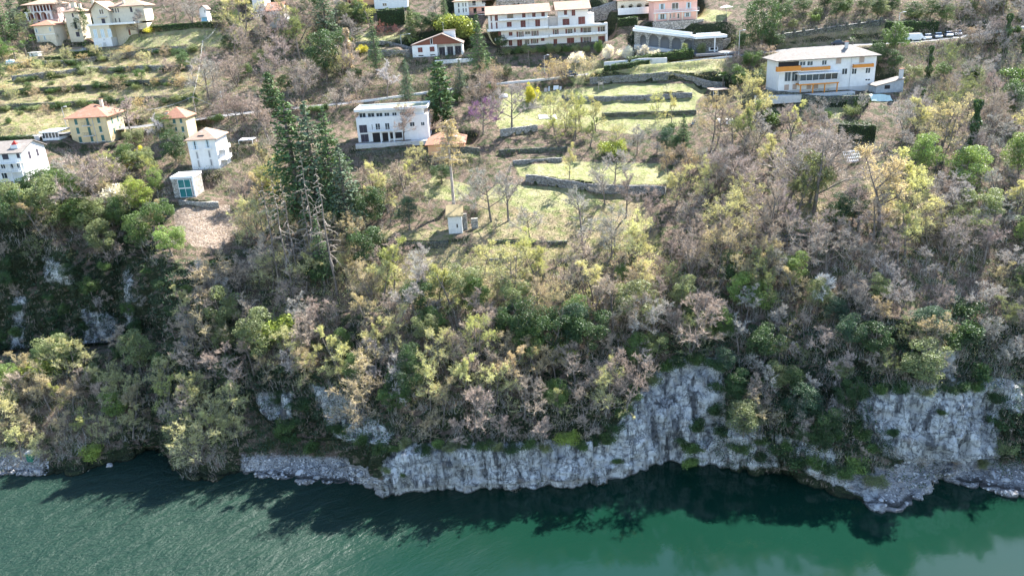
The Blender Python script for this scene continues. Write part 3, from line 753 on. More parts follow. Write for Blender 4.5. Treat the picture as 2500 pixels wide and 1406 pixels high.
# pink house
H = House('pink_house', zPK, (885, 402), 1672, 'pink house with pale blue shutters and balcony at the top', depth=9.0)
T = H.v(870, 40); H.walls(PINK, T); rf = H.hip((0, H.w), (0, H.d), T, 2.4, 0.8, TILE2)
for r in ((1003, 78, 1060, 180), (1500, 50, 1545, 165)): H.win(r, 'ws', frame=LBSH)
H.win((1210, 60, 1335, 186), 'gl')
for r in ((995, 265, 1075, 362), (1470, 238, 1530, 315)): H.win(r, 'ws', frame=LBSH)
for r in ((1172, 255, 1200, 350), (1310, 250, 1350, 348)): H.win(r, 'gl')
H.win((1230, 250, 1270, 330), 'sh', BGSH)
zb = H.v(1200, 225); H.balcony((-0.3, H.w + 0.3), zb, 1.4, WHITE, METALW)
for x in (890, 1127, 1390, 1655): u = H.u(x, 300); H.box('column', OFFW, (u - 0.13, u + 0.13), (-1.35, -1.1), (-0.5, zb - 0.19))
H.box('front_terrace', STONEL, (-0.5, H.w + 1.5), (-2.6, -0.005), (-2.6, -0.06))
xm = H.w * 0.42
pmesh('dormer_gable', [(xm - 2.2, -0.02, T - 0.3), (xm + 2.2, -0.02, T - 0.3), (xm, -0.02, T + 1.1), (xm, 3.5, T + 1.1)], [(0, 1, 2), (1, 3, 2), (0, 2, 3)], PINK, H.root)
# arcaded house left of it
H = House('arcaded_house', zPK, (215, 190), 880, 'pale house with a row of arched windows left of the pink house', depth=7.0)
T = H.v(230, 30); H.walls(OFFW, T, y0=1.0); sp = [(H.u(a, 150), H.u(b, 150)) for a, b in ((265, 340), (410, 500), (560, 660), (715, 815))]
arch_wall(H.root, 'arcade', OFFW, sp, 0, H.w, -0.5, H.v(400, 135), T, 0.0, 0.5); H.box('roof', TILE2, (-0.4, H.w + 0.4), (-0.4, 8.2), (T + 0.003, T + 0.3))
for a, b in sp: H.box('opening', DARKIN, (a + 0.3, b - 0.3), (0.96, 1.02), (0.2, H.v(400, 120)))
H.box('terrace_parapet', WHITE, (-0.3, H.w + 0.2), (-2.5, -2.2), (-1.5, 0.5))
# villa with loggia, top left
H = House('loggia_villa', zTL, (535, 450), 1060, 'faded pink villa with white arches and upper loggia at top left', 'villa', depth=10.0)
T = H.v(480, 110); zl = H.v(700, 232); H.walls(PINK2, T, y0=1.6); H.hip((-0.3, H.w), (0, H.d), T, 2.0, 0.8, TILE2)
za = H.v(600, 380); ue = H.u(945, 300)
sp = [(H.u(a, 340), H.u(b, 340)) for a, b in ((518, 628), (640, 752), (765, 868), (885, 935))]
arch_wall(H.root, 'arcade', WHITE, sp, -0.4, ue + 0.3, za, H.v(700, 290), zl - 0.003, 0.0, 0.5)
H.box('gallery_floor', WHITE, (-0.5, ue + 0.4), (-0.3, 1.6), (zl, zl + 0.25)); H.box('base', PINK2, (0, H.w), (0.05, 1.595), (-1.5, za - 0.004))
for x in (552, 612, 675, 735, 797, 858, 920): u = H.u(x, 170); H.box('column', WHITE, (u - 0.12, u + 0.12), (0.0, 0.24), (zl + 0.252, T))
for a in (575, 700, 825): H.win((a, 395, a + 40, 420), 'dk', d=0.05)
for a, b in sp[:3]: H.box('door', BRSH, (a + 0.3, b - 0.3), (1.53, 1.62), (za, za + 2.2))
for x in (565, 630, 690, 750, 810, 870): u = H.u(x, 170); H.box('loggia_window', BRSH, (u, u + 1.0), (1.53, 1.62), (zl + 0.3, T - 0.3))
# cream cottage with hip roof
H = House('cream_cottage', zTL, (690, 790), 1045, 'cream cottage with orange hip roof below the pink villa', depth=7.5)
T = H.v(570, 495); H.walls(OFFW, T); H.hip((-0.3, H.w), (0, H.d), T, 1.7, 0.7, TILE)
for r in ((650, 530, 695, 612), (905, 510, 940, 585), (695, 672, 730, 760), (805, 665, 845, 745)): H.win(r, 'ws', frame=LBSH)
H.box('string_course', WHITE, (-0.06, H.w + 0.06), (-0.07, 0), (T * 0.45, T * 0.45 + 0.2))
# tower-like cream house
H = House('cream_house', zTL, (1300, 730), 1548, 'narrow tall cream house with dark shutters left of the gabled villa', depth=8.0)
T = H.v(1215, 232); H.walls(OFFW, T); rf = H.hip((0, H.w), (0, H.d), T, 1.5, 0.6, TILE2)
for r in ((1322, 252, 1366, 325), (1395, 597, 1480, 682)): H.win(r, 'sh', DKSH)
q = H.win((1362, 415, 1432, 540), 'sh', DKSH); H.balcony((q[0] - 0.4, q[1] + 0.4), q[2], 0.7)
H.chimney(H.w * 0.5, 3, T + 0.4, T + 3.0, 1.3, parent=rf); H.chimney(H.w * 0.95, 3, T + 0.4, T + 2.6, 0.8, parent=rf)
# gabled villa
H = House('gabled_villa', zTL, (1755, 880), 2085, 'cream villa with front gable and tall white garden windows', 'villa', depth=11.0)
zc = H.v(1660, 490); T = H.v(1695, 190)
H.box('base_wall', WHITE, (0, H.w), (0, 6), (-1.0, H.v(1750, 715)))
zb0 = H.v(1750, 715); H.box('garden_room', OFFW, (-0.5, H.w + 0.2), (0.02, 5.9), (zb0 + 0.003, zc)); H.box('terrace_slab', WHITE, (-0.8, H.w + 9.0), (-0.4, 6.0), (zc + 0.003, zc + 0.6))
for r in ((1712, 552, 1815, 708), (1842, 546, 1948, 700), (1972, 540, 2078, 692)): H.win(r, 'gl', mat=LBSH)
for r in ((1905, 725, 1938, 750), (1898, 790, 1968, 850)): H.win(r, 'sh', GREYR)
g0, g1 = H.u(1722, 400, 2.0), H.u(2035, 400, 2.0)
H.box('wall', OFFW, (g0, g1), (2.0, H.d), (zc + 0.604, T)); rf = H.gable((g0, g1), (2.0, H.d), T, H.v(1790, 40, 2.0) - T, 0.9, TILE2, 'y', 0.42, OFFW)
H.win((1818, 178, 1925, 268), 'gl', d=2.0); H.win((1868, 352, 1952, 445), 'sh', DKSH, d=2.0)
u = H.u(1810, 330, 2.0); H.box('awning', GREYR, (u, u + 3.0), (1.2, 2.0), (H.v(1810, 335, 2.0), H.v(1810, 320, 2.0)))
g2 = H.u(2700, 400, 4.0); T2 = H.v(2100, 140, 4.0)
H.box('wing_wall', OFFW, (g1 + 0.005, g2), (4.0, H.d), (zc + 0.605, T2)); H.box('wing_base', OFFW, (H.w + 0.21, g2), (4.0, H.d), (-1.0, zc)); H.hip((g1, g2), (4.0, H.d + 1), T2, 2.2, 0.7, TILE2)
for r in ((2070, 165, 2095, 240), (2120, 160, 2145, 240), (2165, 158, 2190, 235), (2120, 345, 2145, 425), (2190, 340, 2215, 425), (2390, 140, 2450, 230), (2445, 320, 2490, 400)): H.win(r, 'sh', DKSH, d=4.0)
H.win((2362, 540, 2420, 655), 'sh', WOOD, d=4.0)
for x, y in ((1735, 60), (2300, 30)): H.chimney(H.u(x, 200, 5.0), 5.5, T2, T2 + 3.2, 0.7, parent=rf)
# small blue and white hut
H = House('garden_house', zA, (1888, 212), 1952, 'tiny white gabled garden house with blue lower wall', 'hut', depth=4.0)
T = H.v(1875, 90); H.walls(WHITE, T); H.gable((0, H.w), (0, 4), T, 1.0, 0.3, TILED, 'y', 0.6, WHITE); H.win((1910, 92, 1928, 125), 'gl'); H.box('blue_door', plain("blue_paint", (0.25, 0.5, 0.7)), (0.4, H.w - 0.2), (-0.05, 0), (0.1, 1.5)); H.balcony((-0.2, H.w + 0.2), 1.7, 0.7, WHITE, METALW)
# grey house behind the bare trees
H = House('grey_house', zB, (215, 270), 362, 'pale grey house with red gable roof half hidden behind bare trees', depth=9.0)
T = H.v(225, 105); H.walls(GREYR, T); H.gable((0, H.w), (0, 9), T, 2.4, 0.4, TILE, 'x', 0.5, GREYR); H.win((262, 130, 290, 175), 'gl'); H.win((310, 190, 340, 240), 'gl')
H = House('white_house', zB, (75, 115), 185, 'white house corner behind dark trees at the top edge', depth=8.0)
T = 7.0; H.walls(WHITE, T); H.hip((0, H.w), (0, 8), T, 1.8, 0.5, TILE); H.win((105, 45, 130, 80), 'gl')
# house with the orange balconies
H = House('orange_balcony_house', zD, (352, 818), 1186, 'long white house with orange balconies and glazed veranda on the right', depth=9.5)
W_ = H.w; T = H.v(1185, 488); H.walls(WHITE, T); rf = H.hip((-0.3, W_), (0, H.d), T, 2.6, 0.9, TILEG)
H.box('stone_base', GREYR, (-0.04, W_ + 0.04), (-0.05, H.d), (-1.5, 0.75))
for r in ((545, 537, 594, 573), (608, 535, 658, 573), (737, 527, 778, 568)): H.win(r, 'gl')
H.win((360, 545, 535, 580), 'dk')
for r in ((862, 507, 902, 557), (1065, 497, 1103, 547)): H.win(r, 'sh', BGSH)
for r in ((912, 598, 956, 650), (998, 595, 1037, 648), (1118, 587, 1157, 640), (1112, 688, 1157, 705)): H.win(r, 'gl')
for r in ((415, 627, 463, 710), (477, 624, 522, 708)): H.win(r, 'gl', frame=GREYR)
for r in ((410, 740, 447, 787), (482, 736, 515, 780), (605, 740, 640, 778), (667, 738, 702, 775)): H.win(r, 'sh', BGSH)
u0, u1 = H.u(335, 600), H.u(540, 600); zb = H.v(430, 620); H.balcony((u0, u1), zb, 1.3, WHITE, solid=ORP, h=H.v(430, 577) - zb)
u2 = H.u(798, 600); H.balcony((u1 + 0.05, u2), H.v(670, 612), 0.9, WHITE, solid=ORP, h=0.85)
u3, u4 = H.u(1003, 580), H.u(1175, 580); H.balcony((u3, u4), H.v(1090, 587), 0.9, WHITE, solid=ORP, h=0.85)
va, vb = H.u(535, 700, -2.0), H.u(882, 700, -2.0); zf = H.v(700, 725, -2.0); zc = H.v(700, 645, -2.0)
H.box('veranda_floor', ORP, (va, vb), (-2.4, -0.004), (zf - 0.3, zf)); H.box('veranda_rail', GREYR, (va, vb), (-2.4, -2.3), (zf + 0.003, zf + 0.85)); H.box('veranda_glazing', GLASS, (va + 0.4, vb - 0.1), (-1.6, -1.55), (zf + 0.003, zc)); H.box('veranda_canopy', WHITE, (va - 0.2, vb + 0.3), (-2.6, -0.004), (zc + 0.003, zc + 0.3))
for k in range(7): x = va + 0.4 + (vb - va - 0.6) * k / 6; H.box('mullion', METALW, (x, x + 0.08), (-1.68, -1.61), (zf + 0.004, zc))
for x in (548, 655, 757, 865): u = H.u(x, 780, -2.0); H.box('orange_post', ORP, (u - 0.13, u + 0.13), (-2.3, -2.05), (-0.3, zf - 0.303))
H.pipe(H.u(985, 600), 0, T); H.chimney(H.u(940, 440, 4), 3.5, T + 1.2, T + 3.4, 0.7, GREYR, rf)
H.box('forecourt', CONC, (-6.0, W_ * 0.75), (-3.4, -0.06), (-2.0, -0.12))
RH = H
# outbuilding right of it
H = House('outbuilding', zD, (1205, 815), 1440, 'grey lean-to outbuilding with small window and chimney right of the long white house', 'shed', depth=4.0)
t0, t1 = H.v(1205, 755), H.v(1437, 688)
PB = plain("patchy_render", (0.36, 0.39, 0.42), var=0.3)
pmesh('wall', [(0, 0, -1), (H.w, 0, -1), (H.w, 4, -1), (0, 4, -1), (0, 0, t0), (H.w, 0, t1), (H.w, 4, t1), (0, 4, t0)], BOXF, PB, H.root)
pmesh('roof', [(-0.3, -0.3, t0 - 0.05), (H.w + 0.2, -0.3, t1), (H.w + 0.2, 4.3, t1), (-0.3, 4.3, t0 - 0.05), (-0.3, -0.3, t0 + 0.15), (H.w + 0.2, -0.3, t1 + 0.2), (H.w + 0.2, 4.3, t1 + 0.2), (-0.3, 4.3, t0 + 0.15)], BOXF, TILEG, H.root)
H.win((1285, 745, 1328, 775), 'dk'); H.chimney(H.w - 0.5, 0.8, t1, t1 + 2.2, 0.8, GREYR)
# small huts
H = House('garden_shed', zC, (2068, 905), 2215, 'dark garden shed with white window beside the palm', 'shed', depth=4.0)
T = H.v(2068, 852); H.walls(STONED, T); H.box('roof', TILED, (-0.4, H.w + 0.4), (-0.6, 4.3), (T + 0.003, T + 0.22)); H.win((2080, 850, 2125, 890), 'gl')
H = House('garden_shed', zTL, (1150, 985), 1510, 'low shed with dark tin roof below the gabled villa', 'shed', depth=4.0)
T = H.v(1150, 915); H.box('wall', GREYR, (H.w * 0.3, H.w), (0.8, 4), (-0.5, T)); H.box('roof', TILED, (-0.2, H.w), (-0.4, 4.2), (T + 0.003, T + 0.18))
for x in (0, H.w * 0.28): H.box('post', WOOD, (x, x + 0.12), (0, 0.12), (-0.5, T))
H = House('garden_shed', zTL, (550, 1050), 705, 'tiny white shed with pale flat roof among the palms at left', 'shed', depth=2.5)
T = H.v(550, 985); H.walls(WHITE, T); H.box('roof', CONC, (-0.3, H.w + 0.3), (-0.4, 2.8), (T + 0.003, T + 0.18)); H.win((575, 995, 600, 1045), 'dk')
# stone arcade of the garage ramp under the pink house
H = House('garage_arcade', zPK, (540, 850), 1640, 'stone arcade of five arches with white parapet below the pink house', 'arcade', yaw=-14, depth=4.5, plat=False)
sh = 0.16; w = H.w
for k in range(6): flatten_disc(H.P + H.a * (w * k / 6), H.a, w / 6, 5.0, H.P[2] - sh * w * (k + 0.6) / 6 - 0.3, 1.6, 3.0)
def fs(x, y): u, v = H.f(x, y); return u, v + sh * u
vt = fs(1000, 640)[1]; v0 = fs(1000, 880)[1] - 1.5; vs = fs(1090, 760)[1]
sp = [(fs(a, 780)[0], fs(b, 780)[0]) for a, b in ((628, 735), (790, 965), (1000, 1165), (1212, 1380), (1432, 1590))]
arch_wall(H.root, 'arcade', STONEL, sp, -0.3, w, v0, vs, vt, 0, 0.6, sh)
def sheared(name, mat, x, y, z): return pmesh(name, [(a, b, c - sh * a) for a, b, c in boxv(x, y, z)], BOXF, mat, H.root)
sheared('back_wall', plain('grey_panel', (0.20, 0.205, 0.215)), (-0.3, w), (1.7, 2.0), (v0, vt)); sheared('deck', WHITE, (-0.8, w + 0.1), (-0.35, 5.0), (vt + 0.003, vt + 0.75)); sheared('parapet', WHITE, (-0.3, w * 0.95), (0.8, 1.0), (vt + 0.753, vt + 1.6))
sheared('walkway', CONC, (-0.3, w), (-1.6, 1.7), (v0, v0 + 1.35))
H = House('garage', zPK, (1660, 985), 2200, 'garage under a white deck with stone wall and single post right of the arcade', 'garage', depth=7.0)
T = H.v(1700, 725); H.walls(STONE, T, y0=3.0, depth=4.0); H.box('deck', WHITE, (-0.4, H.w + 0.3), (-0.3, 7.2), (T + 0.003, T + 0.75)); u = H.u(2005, 850); H.box('post', WHITE, (u - 0.15, u + 0.15), (0, 0.3), (-0.5, T))
H.win((1895, 880, 2060, 970), 'dk', WHITE, d=3.0); H.win((1925, 885, 2045, 920), 'dk', d=2.95); H.box('parapet', WHITE, (0.2, H.w * 0.85), (1.5, 1.7), (T + 0.753, T + 1.5)); H.box('forecourt', ASPH, (-1.0, H.w + 3.0), (-4.5, 3.0), (-0.6, 0.02))
# ------------------------------------------------------------------ hillside mesh and water
_N = grid_normals(TV)
_q = TV - C0
_w = np.maximum(_q @ FWD, 1)
VPX = IW / 2 + F_PX * (_q @ RGT) / _w
VPY = IH / 2 - F_PX * (_q @ UPV) / _w
BVH = make_bvh()
def zone(poly, soft=14.0):
    """soft membership of ground vertices in a patch outlined on the photograph"""
    poly = np.asarray(poly, float)
    x, y = VPX.ravel(), VPY.ravel()
    inside = np.zeros(len(x), bool); dist = np.full(len(x), 1e9)
    for i in range(len(poly)):
        (x0, y0), (x1, y1) = poly[i], poly[(i + 1) % len(poly)]
        c = (y0 > y) != (y1 > y)
        inside ^= c & (x < (x1 - x0) * (y - y0) / (y1 - y0 + 1e-9) + x0)
        e = np.array([x1 - x0, y1 - y0]); L = e @ e + 1e-9
        t = np.clip(((x - x0) * e[0] + (y - y0) * e[1]) / L, 0, 1)
        dist = np.minimum(dist, np.hypot(x - x0 - t * e[0], y - y0 - t * e[1]))
    sd = np.where(inside, dist, -dist)
    return np.clip(sd / soft + 0.5, 0, 1).reshape(NU, NV)
GRASS_Z = [
 [(1380,180),(1600,150),(1790,150),(1720,190),(1560,200),(1400,205)],
 [(1235,215),(1330,225),(1500,205),(1740,205),(1700,250),(1690,300),(1560,330),(1340,300),(1230,330),(1210,300)],
 [(1255,405),(1400,395),(1620,400),(1660,450),(1400,450),(1270,430)],
 [(1020,470),(1060,430),(1160,455),(1130,490),(1050,485)],
 [(1000,360),(1170,365),(1170,385),(1010,380)],
 [(1210,450),(1420,460),(1480,500),(1300,520),(1180,480)],
 [(250,70),(530,70),(560,115),(300,115)],[(150,110),(250,110),(240,140),(110,150)],
 [(865,80),(1010,80),(1000,100),(870,100)],[(1700,20),(1790,30),(1760,55),(1700,50)],
 [(1960,260),(2080,260),(2050,290),(1950,290)],
]
STRAW_Z = [
 [(0,130),(480,110),(520,200),(480,300),(300,330),(0,340)],
 [(1170,480),(1560,470),(1620,600),(1300,640),(1150,600)],
 [(900,560),(1100,560),(1150,640),(930,640)],
 [(2110,430),(2280,420),(2330,600),(2150,580)],[(1920,470),(2020,500),(2000,580),(1920,560)],
 [(1380,150),(1790,140),(1790,190),(1400,200)],[(1880,90),(2160,60),(2180,110),(1900,120)],
 [(860,640),(1350,620),(1300,720),(1000,740),(850,700)],
]
DIRT_Z = [[(420,510),(560,500),(580,560),(540,610),(470,600),(430,560)]]
BEACH_Z = [[(590,1110),(930,1120),(940,1210),(590,1200)],[(2140,1140),(2520,1130),(2700,1260),(2150,1260)],[(0,1095),(95,1100),(110,1170),(-80,1170)]]
steepness = np.clip((0.70 - _N[..., 2]) / 0.18, 0, 1)
A_rock = np.maximum(steepness, np.clip((1.6 - TV[..., 2]) / 1.0, 0, 1))
A_grass = np.max([zone(z) for z in GRASS_Z], axis=0)
A_straw = np.max([zone(z, 30) for z in STRAW_Z], axis=0)
A_dirt = np.max([zone(z, 16) for z in DIRT_Z], axis=0)
A_beach = np.max([zone(z, 40) for z in BEACH_Z], axis=0) * (TV[..., 2] < 3.5)
BARE_Z = [
 [(935,1120),(1000,1085),(1200,1082),(1480,1075),(1560,960),(1640,870),(1770,865),(1765,1000),(1830,980),(1900,1140),(1700,1140),(1560,1160),(1500,1180),(940,1215)],
 [(2080,950),(2300,940),(2440,930),(2440,1150),(2200,1150),(2120,1080)],
 [(755,935),(830,960),(960,1060),(940,1090),(820,1070)],[(630,960),(710,960),(710,1020),(630,1020)],
 [(1880,1060),(1960,1150),(2190,1245),(2160,1170),(2000,1080)],[(2250,850),(2330,860),(2330,930),(2260,900)],[(2390,920),(2500,930),(2500,1010),(2400,990)],
 [(190,745),(285,765),(295,850),(200,850)],[(95,610),(180,650),(190,700),(110,690)],[(430,755),(488,755),(480,850),(440,850)],[(292,660),(326,645),(330,800),(300,800)],[(30,700),(70,720),(60,860),(20,860)],
 [(400,480),(470,480),(470,520),(420,560)],
 [(2140,1140),(2270,1200),(2240,1260),(2100,1250)],
]
A_bare = np.max([zone(z, 30) * (0.6 if max(p[1] for p in z) < 870 and max(p[0] for p in z) < 520 else 1.0) for z in BARE_Z], axis=0) * np.clip(STEEP0 * 1.6 + (TV[..., 2] < 3), 0, 1)
A_rock = np.maximum(A_rock, np.clip(A_bare * 1.5, 0, 1))
hill_me = mesh_np("hillside", TV.reshape(-1, 3), TQ)
for nm, arr in (("rock", A_rock), ("grass", A_grass), ("straw", A_straw), ("dirt", A_dirt), ("beach", A_beach), ("bare", A_bare)):
    at = hill_me.attributes.new(nm, 'FLOAT', 'POINT'); at.data.foreach_set("value", arr.ravel().astype(np.float32))
hill = obj("hillside", hill_me); tag(hill, kind="structure")

def mat_hill():
    t = NT("hillside_ground"); P = t.pos()
    def attr(n):
        a = t.node("ShaderNodeAttribute"); a.attribute_name = n; return a.outputs["Fac"]
    nz = t.node("ShaderNodeTexNoise"); nz.inputs["Scale"].default_value = 0.55; nz.inputs["Detail"].default_value = 3; t.link(P, nz.inputs["Vector"])
    n_mid = nz.outputs["Fac"]
    n_fine = t.noise(3.2, 4, 0.72, P)
    nsep = t.node("ShaderNodeSeparateColor"); t.link(nz.outputs["Color"], nsep.inputs[0])
    litter = t.ramp(n_fine, [(0.25, (0.08, 0.06, 0.045)), (0.5, (0.21, 0.15, 0.11)), (0.75, (0.37, 0.28, 0.21))])
    moss = t.ramp(n_fine, [(0.3, (0.03, 0.045, 0.018)), (0.7, (0.11, 0.13, 0.05))])
    base = t.mix(t.ramp(nsep.outputs[1], [(0.45, (0, 0, 0)), (0.62, (1, 1, 1))]), litter, moss)
    straw = t.ramp(n_fine, [(0.2, (0.16, 0.12, 0.07)), (0.5, (0.36, 0.29, 0.17)), (0.8, (0.50, 0.42, 0.27))])
    straw = t.mix(t.ramp(nsep.outputs[1], [(0.42, (0, 0, 0)), (0.66, (1, 1, 1))]), straw, t.mix(n_fine, (0.13, 0.15, 0.05), (0.26, 0.28, 0.10)))
    grass = t.ramp(n_fine, [(0.2, (0.15, 0.17, 0.06)), (0.5, (0.29, 0.32, 0.12)), (0.8, (0.43, 0.44, 0.21))])
    grass = t.mix(t.ramp(nsep.outputs[2], [(0.40, (0, 0, 0)), (0.62, (1, 1, 1))]), grass, t.mix(n_fine, (0.30, 0.28, 0.13), (0.48, 0.44, 0.25)))
    dirt = t.ramp(n_fine, [(0.32, (0.10, 0.07, 0.05)), (0.47, (0.33, 0.25, 0.19)), (0.58, (0.40, 0.32, 0.26)), (0.7, (0.66, 0.60, 0.53))])
    peb = t.ramp(n_fine, [(0.25, (0.16, 0.15, 0.145)), (0.5, (0.46, 0.43, 0.41)), (0.75, (0.72, 0.69, 0.66))])
    # limestone: pale, bedded, dark weather streaks, rusty seeps
    PV = t.scaled(P, (1.0, 1.0, 0.42))
    bed = t.noise(0.9, 8, 0.8, PV, 0.9)
    streak = t.noise(1.0, 4, 0.65, t.scaled(P, (0.6, 0.6, 0.08)))
    def line(sc, rot, w, det=5):
        m = t.node("ShaderNodeMapping"); m.inputs["Rotation"].default_value = rot; m.inputs["Scale"].default_value = sc; t.link(P, m.inputs[0])
        q = t.math('ABSOLUTE', t.math('SUBTRACT', t.noise(1.0, det, 0.62, m.outputs[0], 0.5), 0.5))
        return t.ramp(q, [(w * 0.4, (1, 1, 1)), (w, (0, 0, 0))])
    c1 = line((0.55, 0.55, 0.11), (0, 0, 0), 0.016); c2 = line((0.12, 0.12, 0.6), (0, 0.45, 0), 0.013)
    crack = t.math('MAXIMUM', c1, t.math('MULTIPLY', c2, 0.8))
    rock = t.ramp(bed, [(0.25, (0.14, 0.14, 0.145)), (0.35, (0.48, 0.48, 0.48)), (0.43, (0.76, 0.75, 0.73)), (0.62, (0.88, 0.87, 0.84))])
    rock = t.mix(t.ramp(streak, [(0.50, (0, 0, 0)), (0.62, (0.85, 0.85, 0.85))]), rock, (0.085, 0.09, 0.10))
    rock = t.mix(t.ramp(nsep.outputs[0], [(0.58, (0, 0, 0)), (0.75, (0.55, 0.55, 0.55))]), rock, (0.46, 0.35, 0.25))
    rock = t.mix(t.math('MULTIPLY', crack, 0.68), rock, (0.05, 0.05, 0.055))
    big = t.noise(1.0, 3, 0.6, t.scaled(P, (0.11, 0.11, 0.05)))
    rock = t.mix(t.ramp(big, [(0.52, (0, 0, 0)), (0.66, (0.6, 0.6, 0.6))]), rock, t.mix(0.7, rock, (0.13, 0.135, 0.145)))
    ivy = t.ramp(n_fine, [(0.3, (0.012, 0.02, 0.01)), (0.5, (0.035, 0.05, 0.02)), (0.75, (0.10, 0.09, 0.06))])
    n_e = t.math('ADD', t.math('MULTIPLY', n_mid, 0.6), t.math('MULTIPLY', n_fine, 0.4))
    def edge(a, k=0.35):
        return t.ramp(t.math('ADD', attr(a), t.math('MULTIPLY', t.math('SUBTRACT', n_e, 0.5), k * 2)), [(0.38, (0, 0, 0)), (0.62, (1, 1, 1))])
    c = t.mix(edge("straw"), base, straw)
    c = t.mix(edge("grass", 0.2), c, grass)
    c = t.mix(edge("dirt"), c, dirt)
    c = t.mix(edge("rock", 0.3), c, ivy)
    c = t.mix(edge("bare", 0.8), c, rock)
    c = t.mix(edge("beach", 0.6), c, peb)
    sep = t.node("ShaderNodeSeparateXYZ"); t.link(P, sep.inputs[0])
    wet = t.ramp(t.math('ADD', sep.outputs[2], t.math('MULTIPLY', n_mid, 0.4)), [(0.30, (0.28, 0.27, 0.25)), (0.5, (1, 1, 1))])
    c = t.mix(1.0, c, wet, 'MULTIPLY')
    t.link(c, t.b.inputs["Base Color"])
    t.b.inputs["Roughness"].default_value = 0.9
    t.bump(t.math('ADD', bed, t.math('MULTIPLY', crack, -0.35)), 1.0, 1.2)
    return t.m
hill_me.materials.append(mat_hill())

def mat_water():
    t = NT("lake_water"); P = t.pos()
    mp = t.node("ShaderNodeMapping"); mp.inputs["Rotation"].default_value = (0, 0, math.radians(-32)); t.link(P, mp.inputs[0]); PR = mp.outputs[0]
    n1 = t.noise(1.0, 3, 0.55, t.scaled(PR, (0.13, 0.34, 1)), 0.5)
    n2 = t.noise(1.0, 4, 0.65, t.scaled(PR, (0.75, 1.5, 1)), 0.3)
    n3 = t.noise(1.0, 3, 0.6, t.scaled(PR, (2.2, 4.2, 1)))
    sx = t.node("ShaderNodeSeparateXYZ"); t.link(P, sx.inputs[0])
    wind = t.math('ADD', t.math('MULTIPLY', sx.outputs[0], -0.011), t.math('MULTIPLY', t.noise(0.035, 3, 0.5, P), 0.6))
    gust = t.ramp(wind, [(0.1, (0.01, 0.01, 0.01)), (0.35, (0.04, 0.04, 0.04)), (0.6, (0.4, 0.4, 0.4)), (0.9, (1.3, 1.3, 1.3))])   # the lee of the cliff is calm
    h = t.math('ADD', t.math('MULTIPLY', n1, 0.55), t.math('ADD', t.math('MULTIPLY', n2, 0.21), t.math('MULTIPLY', n3, 0.085)))
    h = t.math('MULTIPLY', h, gust)
    bn = t.bump(h, 1.0, 1.6)
    c = t.mix(t.noise(0.03, 3, 0.5, P), (0.003, 0.018, 0.011), (0.004, 0.024, 0.0155))
    t.link(c, t.b.inputs["Base Color"])
    t.link(t.math('MULTIPLY', t.ramp(wind, [(0.25, (0.1, 0.1, 0.1)), (0.8, (1, 1, 1))]), 0.52), t.b.inputs["Roughness"])   # ruffled by wavelets too small to see
    t.b.inputs["IOR"].default_value = 1.333
    t.b.inputs["Specular IOR Level"].default_value = 0.5
    return t.m
wm = mesh_np("lake", [(-900, -600, 0), (900, -600, 0), (900, 320, 0), (-900, 320, 0)], np.array([[0, 1, 2, 3]]), [mat_water()])
lake = obj("lake_water", wm); tag(lake, kind="structure")
# ------------------------------------------------------------------ plant materials
def mat_leaf(name, trans=0.35, rough=0.55, sheen=0.25, var=0.35):
    """foliage tinted by the colour of the object that wears it"""
    t = NT(name)
    oi = t.node("ShaderNodeObjectInfo")
    n = t.noise(0.5, 2, 0.6, t.pos())
    n2 = t.noise(2.6, 2, 0.6, t.pos())
    k = t.ramp(n, [(0.3, (1 - var,) * 3), (0.7, (1 + var, 1 + var, 1 + var * 0.6))])
    c = t.mix(1.0, oi.outputs["Color"], k, 'MULTIPLY')
    c = t.mix(1.0, c, t.ramp(n2, [(0.3, (0.7, 0.72, 0.75)), (0.7, (1.3, 1.28, 1.15))]), 'MULTIPLY')
    t.link(c, t.b.inputs["Base Color"])
    t.b.inputs["Roughness"].default_value = rough
    t.b.inputs["Specular IOR Level"].default_value = sheen
    tr = t.node("ShaderNodeBsdfTranslucent"); t.link(t.mix(1.0, c, (1.15, 1.12, 0.75), 'MULTIPLY'), tr.inputs[0])
    mx = t.node("ShaderNodeMixShader"); mx.inputs[0].default_value = trans
    t.link(t.b.outputs[0], mx.inputs[1]); t.link(tr.outputs[0], mx.inputs[2]); t.link(mx.outputs[0], t.out.inputs[0])
    return t.m
def mat_bark(name, col, tint=0.0):
    t = NT(name)
    n = t.noise(1.7, 3, 0.65, t.pos())
    c = t.ramp(n, [(0.3, tuple(x * 0.6 for x in col)), (0.7, tuple(min(1, x * 1.35) for x in col))])
    if tint:
        oi = t.node("ShaderNodeObjectInfo"); c = t.mix(tint, c, t.mix(1.0, oi.outputs["Color"], t.ramp(n, [(0.3, (0.75,) * 3), (0.7, (1.25,) * 3)]), 'MULTIPLY'))
    t.link(c, t.b.inputs["Base Color"]); t.b.inputs["Roughness"].default_value = 0.9
    t.b.inputs["Specular IOR Level"].default_value = 0.15
    return t.m
M_LEAF = mat_leaf("leaf_broad", 0.30, 0.5, 0.3)
M_BUD = mat_leaf("leaf_spring", 0.55, 0.7, 0.15, 0.2)
M_NEEDLE = mat_leaf("needles", 0.15, 0.7, 0.15, 0.25)
M_TWIG = mat_bark("twig_bark", (0.24, 0.20, 0.19), 0.85)
M_TRUNK = mat_bark("trunk_bark", (0.17, 0.145, 0.125))
M_DEAD = mat_bark("dead_wood", (0.40, 0.345, 0.30))

